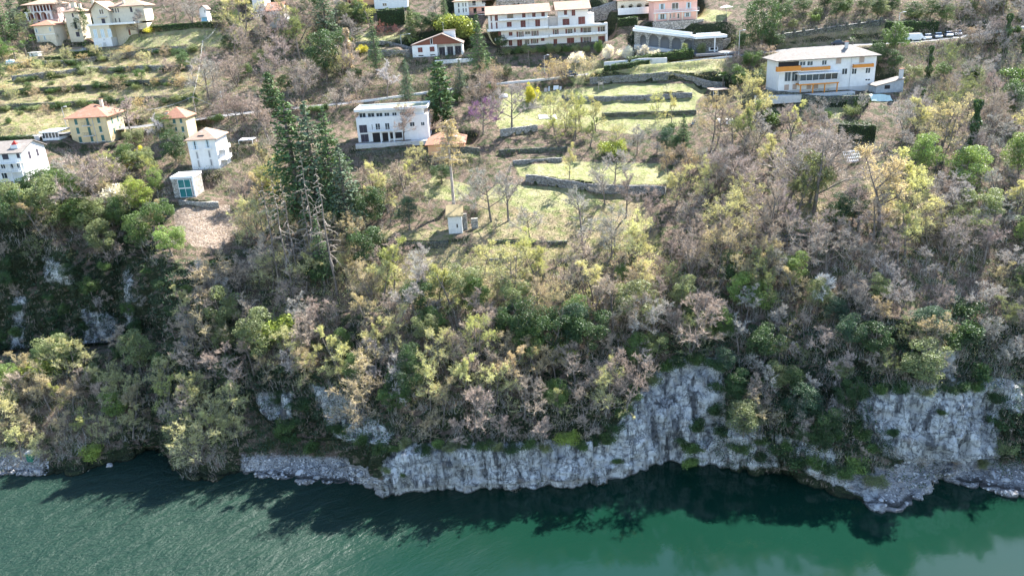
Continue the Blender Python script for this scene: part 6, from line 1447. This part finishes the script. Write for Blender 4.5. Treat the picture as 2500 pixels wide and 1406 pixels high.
P, rg = scatter(3000, 7, [[(0,600),(460,640),(600,620),(600,1000),(0,900)],[(1640,820),(2520,760),(2520,1150),(1640,1140)],[(600,900),(960,900),(960,1110),(600,1110)]], NOGO, 40); leafage('cliff_ivy', P, rg, 22, 0.7, 0.4, 0.3, PAL['teal'][0], 'ivy and box scrub clinging to the shaded rock faces')
P, rg = scatter(4500, 8, STRAW_Z + GRASS_Z, (), 40); tufts('dry_grass', P, rg, 14, 0.5, 0.4, 0.35, 0.05, M_TWIG, PAL['straw'][0], 'pale dry grass tufts on the terraces and meadows')
P, rg = scatter(3500, 9, [[(0,130),(480,110),(520,290),(300,325),(0,335)],[(1380,150),(1800,140),(1800,190),(1380,205)],[(600,620),(1640,600),(1640,760),(600,760)]], (), 40); leafage('spring_growth', P, rg, 12, 0.5, 0.3, 0.22, PAL['yg2'][0], 'pale spring growth over the terraces and slope')

WOODZ = [z[0] for z in ZONES if z[2][1] > 60] + [[(2500,60),(2760,60),(2760,1100),(2500,1100)],[(-240,400),(0,430),(0,1100),(-240,1100)]]
P, rg = scatter(3600, 12, WOODZ, NOGO + OPEN, 40); tufts('thicket', P, rg, 22, 0.7, 0.42, 2.1, 0.045, M_TWIG, PAL['grey'][0], 'thicket of thin grey saplings filling the woods')
P, rg = scatter(1600, 13, WOODZ, NOGO + OPEN, 300); leafage('young_foliage', P, rg, 30, 0.9, 1.1, 0.16, PAL['yg2'][0], 'first pale leaves of the understorey')

UPZ = [[(500,30),(880,40),(880,250),(640,270),(500,290)],[(1880,0),(2520,0),(2520,260),(2200,260),(2160,110),(1880,110)],[(860,130),(1240,120),(1240,250),(870,250)],[(0,60),(500,60),(500,130),(0,160)],[(860,360),(1220,390),(1180,480),(900,480)],[(280,320),(700,300),(700,440),(560,480),(480,430)],[(1780,60),(1900,60),(1880,250),(1780,250)]]
for sd, nm, cc, k_, up_, sz, lab in ((21, 'garden_scrub', 'olive', 16, 0.55, 0.22, 'olive scrub filling the upper slope between gardens'), (22, 'garden_greenery', 'mid', 16, 0.6, 0.22, 'green ground cover on the upper slope'), (23, 'pale_scrub', 'yg2', 12, 0.5, 0.18, 'pale scrub on the upper slope')):
    P, rg = scatter(2300, sd, UPZ, OPEN, 5); leafage(nm, P, rg, k_, 0.75, up_, sz, PAL[cc][0], lab)
P, rg = scatter(4200, 24, UPZ, OPEN, 5); tufts('upper_brambles', P, rg, 20, 0.7, 0.45, 1.3, 0.05, M_TWIG, PAL['brown'][0], 'dead bramble and dry stems on the upper slope')
P, rg = scatter(700, 25, [OPEN[2]], (), 300); tufts('scar_weeds', P, rg, 5, 0.4, 0.5, 0.4, 0.05, M_TWIG, PAL['straw'][0], 'dry weeds on the bare earth scar')
# ------------------------------------------------------------------ road and walls
def strip(P, half, zoff):
    t = np.gradient(P[:, :2], axis=0); t /= np.linalg.norm(t, axis=1, keepdims=True)
    n = np.stack([-t[:, 1], t[:, 0]], 1)
    L = np.column_stack([P[:, :2] - n * half, P[:, 2] + zoff]); R_ = np.column_stack([P[:, :2] + n * half, P[:, 2] + zoff])
    V = np.stack([L, R_], 1).reshape(-1, 3); i = np.arange(len(P) - 1) * 2
    return V, np.stack([i, i + 2, i + 3, i + 1], 1), n
V, Q, RN = strip(ROAD, 2.7, 0.06)
tag(obj('road', mesh_np('road', V, Q, [ASPH])), kind='structure')
V, Q, _ = strip(np.column_stack([ROAD[:, :2] - RN * 2.45, ROAD[:, 2]]), 0.07, 0.066)
obj('edge_line', mesh_np('edge_line', V, Q, [plain('road_paint', (0.78, 0.78, 0.76))]), bpy.data.objects['road'])
def wall_mesh(P, h, thick, rough=0.10, sink=0.8, top=None):
    """irregular wall along a path: front, top and back"""
    n = len(P); t = np.gradient(P[:, :2], axis=0); t /= np.linalg.norm(t, axis=1, keepdims=True) + 1e-9
    nb = np.stack([-t[:, 1], t[:, 0]], 1)
    hh = h + (fbm(P * 0.22, 2, 51) * h * 0.16 if rough else np.zeros(n)); K = 5; rows = []
    for k in range(K):
        f = k / (K - 1); z = P[:, 2] - sink + (hh + sink) * f
        w = (vnoise(np.column_stack([P[:, :2] * 1.4, z * 1.7]), 77) * rough) if rough else 0
        rows.append(np.column_stack([P[:, :2] - nb * (thick / 2 - 0.06 * f + np.zeros(n) + w)[:, None], z]))
    z = P[:, 2] + hh
    rows.append(np.column_stack([P[:, :2] + nb * (thick / 2), z])); rows.append(np.column_stack([P[:, :2] + nb * (thick / 2), P[:, 2] - sink]))
    V = np.stack(rows, 1); m = V.shape[1]; i = np.arange(n - 1)[:, None] * m + np.arange(m - 1)[None]
    Q = np.stack([i, i + m, i + m + 1, i + 1], -1).reshape(-1, 4)
    ends = np.array([[j for j in (0, 1, 5, 6)], [(n - 1) * m + j for j in (0, 6, 5, 1)]])
    ends = np.array([[0, 4, 5, 6], [(n - 1) * m, (n - 1) * m + 6, (n - 1) * m + 5, (n - 1) * m + 4]])
    return V.reshape(-1, 3), [Q, ends]
for P, (pts, h, D, m, lab) in zip(_W, WALL_SPEC):
    P = resample(P, 0.6); P[:, 2] = [gz(x, y - 0.55) for x, y, z in P]
    P[:, 2] = np.convolve(np.pad(P[:, 2], 9, mode='edge'), np.ones(19) / 19, 'valid')
    V, Fs = wall_mesh(P, h, 0.7, 0.12 if m != 'CONC' else 0.02)
    w = obj('retaining_wall' if m == 'CONC' else 'stone_wall', mesh_np('wall', V, Fs, [globals()[m]])); tag(w, lab, 'wall', 'garden and terrace walls', 'thing')
WI = []
for P, (pts, h, D, m, lab) in zip(_W, WALL_SPEC):
    if m == 'STONED' or 'ivy' in lab or 'left' in lab:
        rg = np.random.default_rng(len(lab)); P = resample(P, 0.6); n = int(len(P) * 14); i = rg.integers(0, len(P), n); c = vnoise(P * 0.35, 9)[i] + rg.normal(0, 0.35, n) > -0.1
        q = P[i][c] + np.column_stack([rg.uniform(-.4, .4, c.sum()), rg.uniform(-.75, -.3, c.sum()), rg.uniform(-.2, h + .3, c.sum())]); WI.append(q)
WI = np.concatenate(WI); V, Q = leaves(WI, 0.26, np.random.default_rng(3), np.array([0, -0.8, 0.4]), 0.4); o = obj('wall_ivy', mesh_np('wall_ivy', V, Q, [M_LEAF])); o.color = (*PAL['mid'][0], 1); tag(o, 'ivy hanging over the terrace walls', 'ivy', kind='stuff')
# low pale parapets along the downhill edge of the road
def road_piece(a, b):
    px = np.array([proj(p)[0] for p in ROAD]); k = (px > a) & (px < b); return ROAD[k] - np.column_stack([RN[k] * 2.95, np.zeros(k.sum())]), k
for a, b, lab in ((-60, 112, 'pale road parapet at the far left beside the garden pavilion'), (868, 1050, 'pale road parapet behind the modern white house'), (1205, 1400, 'pale road parapet above the yellow flowering shrub'), (1470, 1800, 'long pale road parapet above the straw bank'), (2330, 2560, 'pale road parapet in the top right corner')):
    P, k = road_piece(a, b); V, Fs = wall_mesh(P, 0.55, 0.3, 0.0, 1.2)
    tag(obj('road_parapet', mesh_np('parapet', V, Fs, [CONC])), lab, 'parapet', 'road parapets', 'thing')
# balustrade wall with posts at top right
P = resample(np.array([ground(*p) for p in ((1888, 98), (1960, 88), (2050, 76), (2150, 62))]), 0.8)
V, Fs = wall_mesh(P, 1.3, 0.5, 0.05); r = obj('garden_wall', mesh_np('wall', V, Fs, [STONED])); tag(r, 'dark hedge-like wall with a row of square posts at top right', 'wall', None, 'thing')
Pc = P + np.array([0, 0, 1.32]); V, Q, _ = strip(Pc, 0.32, 0.06); obj('coping', mesh_np('coping', V, Q, [CONC]), r)
for k in range(11):
    p = P[int(k * (len(P) - 1) / 10)]; bx(r, 'post', STONED, ((p[0] - 0.3, p[0] + 0.3), (p[1] - 0.36, p[1] + 0.36), (p[2] + 0.9, p[2] + 2.1)))
# ------------------------------------------------------------------ hedges
def hedge(pts, h, w, col, label, name='hedge', n_per=34, rnd=0.25):
    P = resample(np.array([ground(*p) for p in pts]), 0.5); rg = np.random.default_rng(len(label) + int(P[0, 0] * 10) % 97)
    L = 0.5 * len(P); n = int(n_per * L * (h + w))
    i = rg.integers(0, len(P) - 1, n); f = rg.uniform(0, 1, n)[:, None]; c = P[i] * (1 - f) + P[i + 1] * f
    s = rg.uniform(0, 2 * h + w, n); y = np.where(s < h, -w / 2, np.where(s < h + w, s - h - w / 2, w / 2)); z = np.where(s < h, s, np.where(s < h + w, h, s - h - w))
    N = np.stack([np.zeros(n), np.where(s < h, -1.0, np.where(s < h + w, 0.0, 1.0)), np.where((s > h) & (s < h + w), 1.0, 0.25)], 1)
    bump = fbm(np.column_stack([c[:, :2] * 0.8, z]), 2, 5) * rnd
    q = c + np.column_stack([rg.normal(0, 0.08, n), y * (1 + bump) + rg.normal(0, 0.08, n), z * (1 + bump) + rg.normal(0, 0.07, n)])
    V, Qd = leaves(q, 0.3, rg, N, 0.5)
    root = empty(name, P[len(P) // 2]); tag(root, label, 'hedge', 'hedges')
    o = obj('foliage', mesh_np('foliage', V, Qd, [M_LEAF])); o.color = (*col, 1); o.parent = root; o.matrix_parent_inverse = Matrix.Translation(root.location).inverted()
    V, Fs = wall_mesh(P, h * 0.9, w * 0.8, 0.08, 0.5); c_ = obj('stems', mesh_np('stems', V, Fs, [plain('hedge_core', (0.02, 0.03, 0.012))] if 'hedge_core' not in MATS else [MATS['hedge_core']]))
    c_.parent = root; c_.matrix_parent_inverse = Matrix.Translation(root.location).inverted()
    return root
HG = (0.055, 0.10, 0.035); HB = (0.16, 0.22, 0.045)
hedge([(925, 62), (960, 60), (990, 56)], 4.6, 2.0, (0.05, 0.09, 0.035), 'tall dark clipped hedge below the orange house at the top edge')
hedge([(1508, 64), (1532, 62), (1556, 60)], 2.2, 2.2, (0.05, 0.09, 0.03), 'rounded dark hedge left of the pink house')
hedge([(2160, 72), (2220, 72), (2288, 72)], 2.0, 1.6, HG, 'long clipped hedge with a rounded end above the parked cars')
hedge([(2130, 112), (2162, 112)], 1.3, 1.2, HG, 'short low hedge at the roadside behind the house with orange balconies')
hedge([(2046, 336), (2090, 338), (2134, 340)], 3.6, 3.2, (0.045, 0.075, 0.03), 'big dark rounded hedge block below the house with orange balconies')
hedge([(162, 134), (205, 132), (246, 130)], 0.9, 1.2, HB, 'bright green low hedge below the gabled villa')
hedge([(110, 148), (180, 144), (245, 140)], 1.1, 1.2, HG, 'dark low hedge at the head of the overgrown terraces')
hedge([(1475, 172), (1540, 163), (1625, 150)], 1.2, 1.6, HG, 'dark ivy hedge on top of the concrete wall above the road')
hedge([(1530, 156), (1600, 146), (1690, 138)], 1.6, 3.0, (0.07, 0.115, 0.035), 'broad ivy bank below the stone arcade')
hedge([(1640, 140), (1690, 136)], 1.8, 2.0, HG, 'ivy hedge draped over the wall beside the garage forecourt')
hedge([(262, 84), (330, 80), (400, 76)], 1.0, 1.4, (0.24, 0.17, 0.07), 'rusty orange-brown hedge right of the gabled villa')
hedge([(370, 76), (440, 72), (520, 66)], 1.7, 1.6, HG, 'long dark hedge below the tiny garden house')
hedge([(0, 345), (45, 343), (95, 341)], 1.2, 1.2, HG, 'dark hedge along the road at the far left')
hedge([(1010, 140), (1045, 138)], 0.9, 1.0, HG, 'short dark hedge under the white floor of the chalet')
# ------------------------------------------------------------------ vehicles
def car(px, py, col, label, yaw, van=False, L=4.2):
    P = ground(px, py); i = np.argmin(np.linalg.norm(ROAD[:, :2] - P[:2], axis=1)); dr = ROAD[min(i + 1, len(ROAD) - 1)] - ROAD[max(i - 1, 0)]
    P[2] = max(P[2], gz(P[0], P[1])) + 0.06
    r = empty('parked_van' if van else 'parked_car', P, math.atan2(dr[1], dr[0]) + yaw); tag(r, label, 'van' if van else 'car', 'vehicles on the road')
    w = 0.86; m = MATS.get('car_' + col) or plain('car_' + col, {'white': (0.75, 0.75, 0.75), 'dark': (0.05, 0.055, 0.07), 'silver': (0.5, 0.52, 0.54), 'navy': (0.03, 0.05, 0.10)}[col], 0.25, 0.04)
    def loft(name, prof, half, mat, par):
        V = [(x, -h_, z) for x, z, h_ in prof] + [(x, h_, z) for x, z, h_ in prof]; n = len(prof)
        return pmesh(name, V, [tuple(range(n)), tuple(range(2 * n - 1, n - 1, -1))] + [(k, k + n, (k + 1) % n + n, (k + 1) % n) for k in range(n)], mat, par)
    h = L / 2
    if van:
        loft('body', [(-h, 0.3, w), (h, 0.3, w), (h, 0.95, w), (h - 0.7, 1.15, w), (h - 1.3, 1.95, w * 0.9), (-h, 2.0, w * 0.9)], w, m, r)
        pmesh('windscreen', [(h - 0.70, -w * 0.85, 1.2), (h - 0.70, w * 0.85, 1.2), (h - 1.24, w * 0.8, 1.9), (h - 1.24, -w * 0.8, 1.9)], [(0, 1, 2, 3)], GLASS, r)
    else:
        loft('body', [(-h, 0.3, w), (h, 0.3, w), (h, 0.62, w), (h - 0.9, 0.82, w), (-h + 0.35, 0.86, w), (-h, 0.7, w)], w, m, r)
        loft('cabin', [(-h + 0.45, 0.85, w * 0.97), (h - 1.0, 0.83, w * 0.97), (h - 1.75, 1.38, w * 0.82), (-h + 1.1, 1.40, w * 0.82)], w, GLASS, r)
        loft('roof', [(h - 1.72, 1.36, w * 0.84), (h - 1.85, 1.45, w * 0.78), (-h + 1.15, 1.46, w * 0.78), (-h + 1.0, 1.36, w * 0.84)], w, m, r)
    tm = MATS.get('tyre') or plain('tyre', (0.02, 0.02, 0.02))
    for sx in (-1, 1):
        for sy in (-1, 1):
            V, Q = tubes([(np.array([sx * h * 0.62, sy * (w - 0.16), 0.31]), np.array([sx * h * 0.62, sy * (w + 0.02), 0.31]), 0.31, 0.31)], 12)
            wl_ = pmesh('wheel', V, [tuple(q) for q in Q.tolist()] + [tuple(range(12)), tuple(range(23, 11, -1))], tm, r)
        bx(r, 'light', METALW, ((sx * h - 0.02, sx * h + 0.02), (-w + 0.1, -w + 0.4), (0.55, 0.68)), ) if sx > 0 else None
car(1393, 187, 'navy', 'dark car on the road half hidden by pale bushes', 0.0)
car(1188, 208, 'silver', 'silver car on the road beside the straw-coloured bush', 0.0)
car(2048, 112, 'dark', 'dark car on the road behind the roof of the orange-balconied house', 0.0)
car(2234, 101, 'white', 'white van at the near end of the row of parked vehicles', 0.0, True, 4.9)
car(2264, 97, 'white', 'white car next to the white van in the parked row', 1.2); car(2289, 94, 'white', 'second white car from the van in the parked row', 1.2); car(2315, 91, 'silver', 'silver car at the far end of the parked row', 1.2); car(2336, 88, 'white', 'white car partly behind bare branches right of the parked row', 1.2)
# ------------------------------------------------------------------ poles, lamps and wires
def pole(px, py, top, label, kind='lamp', mat=None, arm=0.9, name='street_lamp'):
    P = ground(px, py); h = (py - top) * m_per_px(P); r = empty(name, P); tag(r, label, 'lamp' if kind != 'wire' else 'pole', 'lamp posts and poles')
    m = mat or GALV
    V, Q = tubes([(np.array([0, 0, -0.4]), np.array([0, 0, h]), 0.11, 0.07)], 8); obj('pole', mesh_np('pole', V, Q, [m]), r)
    if kind == 'lamp':
        V, Q = tubes([(np.array([0, 0, h - 0.1]), np.array([arm, -0.2, h + 0.15]), 0.05, 0.05)], 6); obj('arm', mesh_np('arm', V, Q, [m]), r); bx(r, 'lamp_head', METALW, ((arm - 0.1, arm + 0.6), (-0.35, -0.05), (h + 0.1, h + 0.24)))
    elif kind == 'globe':
        for s in (-0.45, 0.45):
            bm = bmesh.new(); bmesh.ops.create_uvsphere(bm, u_segments=12, v_segments=8, radius=0.28); bmesh.ops.translate(bm, verts=bm.verts, vec=(s, 0, h + 0.15)); me = bpy.data.meshes.new('globe'); bm.to_mesh(me); bm.free(); me.materials.append(METALW); obj('globe', me, r)
        bx(r, 'arm', m, ((-0.45, 0.45), (-0.04, 0.04), (h - 0.08, h)))
    else:
        bx(r, 'crossarm', m, ((-0.5, 0.5), (-0.05, 0.05), (h - 0.35, h - 0.25)))
    return P + np.array([0, 0, h])
pole(1330, 178, 138, 'tall street lamp in front of the apartment hedge'); pole(1803, 142, 79, 'tall lamp post beside the garage forecourt'); pole(2192, 78, 34, 'lamp post rising behind the round evergreen at top right'); pole(163, 312, 263, 'lamp post left of the three-storey yellow house')
pole(1773, 149, 131, 'double globe lamp at the road by the garage forecourt', 'globe'); pole(980, 112, 87, 'street lamp with a long arm left of the chalet', arm=2.6)
A_ = pole(480, 284, 237, 'utility pole above the small yellow house', 'wire', M_DEAD, name='utility_pole'); B_ = pole(548, 277, 224, 'utility pole right of the small yellow house near the road', 'wire', GALV, name='utility_pole'); C_ = pole(503, 142, 101, 'thin wooden pole on the slope above the terraces', 'wire', M_DEAD, name='utility_pole'); pole(1292, 162, 125, 'ivy-wrapped post under the apartment hedge', 'wire', M_TRUNK, name='utility_pole')
def wire(a, b, sag, label, r=0.035):
    pts = [a + (b - a) * t + np.array([0, 0, -4 * sag * t * (1 - t)]) for t in np.linspace(0, 1, 14)]
    V, Q = tubes([(pts[k], pts[k + 1], r, r) for k in range(13)], 5); tag(obj('overhead_cable', mesh_np('cable', V, Q, [GALV])), label, 'cable', 'overhead cables')
D_ = at_y(532, 58, ground(532, 75)[1]) 
wire(D_, C_, 0.9, 'upper span of the pale cable above the terraces', 0.03); wire(C_, A_, 1.0, 'long lower span of the pale cable across the terraces', 0.03)
wire(A_, at_y(360, 268, ground(330, 320)[1]), 0.6, 'cable running left from the pole above the small yellow house'); wire(A_, at_y(610, 282, ground(610, 290)[1]), 0.6, 'cable running right from the pole above the small yellow house')
# ------------------------------------------------------------------ small things
P = ground(1773, 36); r = empty('garden_parasol', P); tag(r, 'pale square garden parasol right of the pink house', 'parasol'); bx(r, 'pole', GALV, ((-0.04, 0.04), (-0.04, 0.04), (-0.3, 2.5)))
pmesh('canopy', [(-1.6, -1.6, 2.1), (1.6, -1.6, 2.1), (1.6, 1.6, 2.1), (-1.6, 1.6, 2.1), (0, 0, 2.7)], [(0, 1, 4), (1, 2, 4), (2, 3, 4), (3, 0, 4)], plain('parasol_cloth', (0.75, 0.72, 0.66)), r)
P = ground(2082, 396); r = empty('fallen_trellis', P, 0.15); tag(r, 'collapsed white slatted trellis leaning on the slope among bare trees', 'trellis')
for k in range(9): x = -1.9 + k * 0.46; pmesh('slat', [(a, -0.6 + c * 0.9 + b, 0.1 + c) for a, b, c in boxv((x, x + 0.09), (0, 0.06), (0, 2.3))], BOXF, METALW, r)
for k in range(4): z = 0.25 + k * 0.6; pmesh('batten', [(a, -0.6 + c * 0.9 + b, 0.1 + c) for a, b, c in boxv((-1.95, 1.9), (-0.06, -0.005), (z, z + 0.08))], BOXF, METALW, r)
V, Q = tubes([(np.array([1.2, -0.2, 1.6]), np.array([4.2, 1.5, 3.0]), 0.08, 0.08), (np.array([1.5, 0.3, 2.2]), np.array([3.6, -0.5, 1.0]), 0.07, 0.07)], 6); obj('loose_pole', mesh_np('pole', V, Q, [M_DEAD]), r)
P = ground(1467, 219); r = empty('wooden_frame', P); tag(r, 'small wooden frame on two legs on the upper grass terrace', 'frame')
for x in (-0.65, 0.65): bx(r, 'leg', M_DEAD, ((x - 0.06, x + 0.06), (-0.06, 0.06), (-0.2, 2.2)))
bx(r, 'board', M_DEAD, ((-0.6, 0.6), (-0.04, 0.04), (1.3, 2.0)))
for px, py, w, h, m, lab, cat, nm in ((1332, 226, 1.0, 1.2, M_DEAD, 'weathered brown panel leaning in the debris heap beside the yellow shrub', 'board', 'weathered_board'), (1340, 224, 0.45, 1.4, GREYR, 'narrow white board leaning in the debris heap beside the yellow shrub', 'board', 'leaning_board'), (1357, 221, 1.5, 1.3, WHITE, 'white plastic sheet in the debris heap on the upper grass terrace', 'sheet', 'plastic_sheet'), (1368, 221, 0.6, 1.1, GREYR, 'white board at the right end of the debris heap', 'board', 'leaning_board')):
    P = ground(px, py); pmesh_o = pmesh(nm, [(P[0] + a + c * 0.15, P[1] + b + c * 0.7, P[2] - 0.1 + c) for a, b, c in boxv((-w / 2, w / 2), (0, 0.07), (0, h))], BOXF, m); tag(pmesh_o, lab, cat)
def tarp(px0, px1, py, dpt, label, col, hgt=0.45):
    a = ground(px0, py); b = ground(px1, py); n = 9; V = []; rg = np.random.default_rng(int(px0))
    for i in range(n):
        for j in range(5): t = i / (n - 1); s = j / 4; p = a + (b - a) * t; V.append((p[0], p[1] + s * dpt, gz(p[0], p[1] + s * dpt) + 0.12 + hgt * math.sin(math.pi * s) * math.sin(math.pi * (0.1 + 0.8 * t)) + rg.normal(0, 0.05)))
    tag(obj('tarpaulin', mesh_np('tarp', np.array(V), tri_quads(n, 5), [plain('tarp_' + str(px0), col, 0.5, 0.1)])), label, 'tarpaulin')
tarp(1316, 1360, 292, 2.4, 'pale tarpaulin strip in the thin saplings on the second grass terrace', (0.72, 0.70, 0.62)); tarp(1757, 1795, 304, 2.4, 'white tarpaulin among bare trees right of the small conifer', (0.78, 0.76, 0.72)); tarp(2128, 2180, 248, 1.8, 'pale green tarpaulin roof below the outbuilding', (0.55, 0.66, 0.58), 0.1); tarp(1218, 1240, 240, 1.5, 'grey rock-coloured sheet left of the lone chestnut tree', (0.45, 0.45, 0.45))
P = ground(1693, 303); r = empty('barrel', P); tag(r, 'grey-blue barrel beside the third terrace wall', 'barrel'); V, Q = tubes([(np.array([0, 0, -0.1]), np.array([0, 0, 0.45]), 0.38, 0.44), (np.array([0, 0, 0.45]), np.array([0, 0, 1.0]), 0.44, 0.38)], 14); obj('drum', mesh_np('drum', V, Q, [plain('barrel_blue', (0.30, 0.36, 0.42))]), r); V, Q = tubes([(np.array([0, 0, 1.0]), np.array([0, 0, 1.05]), 0.39, 0.3)], 14); obj('lid', mesh_np('lid', V, Q, [GREYR]), r)
P = ground(78, 1122); r = empty('green_box', P, -0.2); tag(r, 'dark green metal box on the rocks at the lower left shore', 'box'); bx(r, 'body', plain('green_paint', (0.02, 0.16, 0.10), 0.5), ((-0.7, 0.7), (-0.5, 0.5), (-0.2, 1.7))); bx(r, 'lid', GREYR, ((-0.8, 0.8), (-0.6, 0.7), (1.704, 1.85)))
P = ground(27, 157); r = empty('gas_tank', P, 0.1); tag(r, 'pale teal gas tank on the lawn at the far left', 'tank'); V, Q = tubes([(np.array([-1.0, 0, 0.7]), np.array([1.0, 0, 0.7]), 0.55, 0.55), (np.array([-1.0, 0, 0.7]), np.array([-1.35, 0, 0.7]), 0.55, 0.2), (np.array([1.0, 0, 0.7]), np.array([1.35, 0, 0.7]), 0.55, 0.2)], 14); obj('vessel', mesh_np('vessel', V, Q, [plain('tank_paint', (0.55, 0.68, 0.66), 0.4)], smooth=True), r); bx(r, 'dome', GALV, ((-0.2, 0.2), (-0.2, 0.2), (1.2, 1.5)))
for s in (-0.7, 0.7): bx(r, 'leg', GREYR, ((s - 0.1, s + 0.1), (-0.4, 0.4), (-0.3, 0.4)))
P = ground(1490, 176); r = empty('road_sign', P); tag(r, 'triangular road sign at the roadside below the ivy hedge', 'sign'); bx(r, 'post', GALV, ((-0.035, 0.035), (-0.035, 0.035), (-0.3, 2.2))); pmesh('sign_plate', [(-0.45, -0.06, 1.7), (0.45, -0.06, 1.7), (0, -0.06, 2.5), (-0.45, -0.03, 1.7), (0.45, -0.03, 1.7), (0, -0.03, 2.5)], [(0, 1, 2), (5, 4, 3), (0, 3, 4, 1), (1, 4, 5, 2), (2, 5, 3, 0)], GREYR, r)
# boulders along the shores
def rock_mesh(seed):
    bm = bmesh.new(); bmesh.ops.create_icosphere(bm, subdivisions=2, radius=1.0); V = np.array([v.co[:] for v in bm.verts])
    k = 1 + 0.45 * vnoise(V * 1.3 + seed * 7, seed) + 0.15 * vnoise(V * 3.1, seed + 3)
    for v, s in zip(bm.verts, k): v.co = v.co * float(s); v.co.z *= 0.7
    me = bpy.data.meshes.new('boulder'); bm.to_mesh(me); bm.free(); return me
M_ROCKS = mat_stone('beach_rock', (0.46, 0.44, 0.42), 0.35, 0.3); RM = [rock_mesh(s) for s in range(5)]
for m in RM: m.materials.append(M_ROCKS)
BOULD = [(668, 1158, 1.0, 'largest pale boulder near the left end of the pebble beach'), (732, 1153, 0.9, 'flat pale boulder in the middle of the pebble beach'), (640, 1146, 0.6, 'small pale boulder on the left half of the pebble beach'), (690, 1160, 0.6, 'small boulder right of the largest boulder on the pebble beach'), (775, 1165, 0.7, 'boulder at the waterline right of the beach middle'), (830, 1138, 0.8, 'white boulder at the foot of the shrubs behind the pebble beach'), (880, 1160, 0.7, 'boulder towards the right end of the pebble beach'), (268, 1136, 0.8, 'pale boulder at the waterline of the left headland'), (2422, 1160, 0.9, 'boulder on the dark shore in the lower right bay'), (2455, 1172, 0.7, 'smaller boulder right of the bay boulder at lower right'), (2150, 1222, 0.9, 'broken slab at the tip of the right-hand spit'), (90, 1150, 0.9, 'dark rock in the water at the lower left shore'), (2476, 1205, 0.8, 'dark rock in the water at the far right shore')]
for k, (px, py, s, lab) in enumerate(BOULD):
    P = ground(px, py); o = obj('boulder', RM[k % 5]); o.location = P + np.array([0, 0, 0.1]); o.scale = (s, s * 0.8, s * 0.8); o.rotation_euler = (0, 0, k * 1.7); tag(o, lab, 'boulder', 'shore boulders')
rg = np.random.default_rng(99); VV = []; FF = []; off = 0
base_v = np.array([v.co[:] for v in RM[0].vertices]); base_f = np.array([p.vertices[:] for p in RM[0].polygons])
bm = bmesh.new(); bmesh.ops.create_icosphere(bm, subdivisions=1, radius=1.0); base_v = np.array([v.co[:] for v in bm.verts]); base_f = np.array([[v.index for v in f.verts] for f in bm.faces]); bm.free()
for k in range(1500):
    q = rg.uniform()
    if q < .55: px = rg.uniform(590, 945); py = rg.uniform(1120, 1182)
    elif q < .85: px = rg.uniform(2150, 2500); py = rg.uniform(1145, 1235)
    else: px = rg.uniform(0, 120); py = rg.uniform(1120, 1158)
    P = ground(px, py)
    if P[2] < 0.1 or P[2] > 3: continue
    s = rg.uniform(0.1, 0.38) ** 1.0; VV.append(base_v * (s * rg.uniform(0.6, 1.2, (len(base_v), 1))) * np.array([1, 1, 0.7]) + P); FF.append(base_f + off); off += len(base_v)
tag(obj('beach_stones', mesh_np('stones', np.concatenate(VV), np.concatenate(FF), [M_ROCKS])), 'loose grey stones strewn along the beaches', 'stones', kind='stuff')
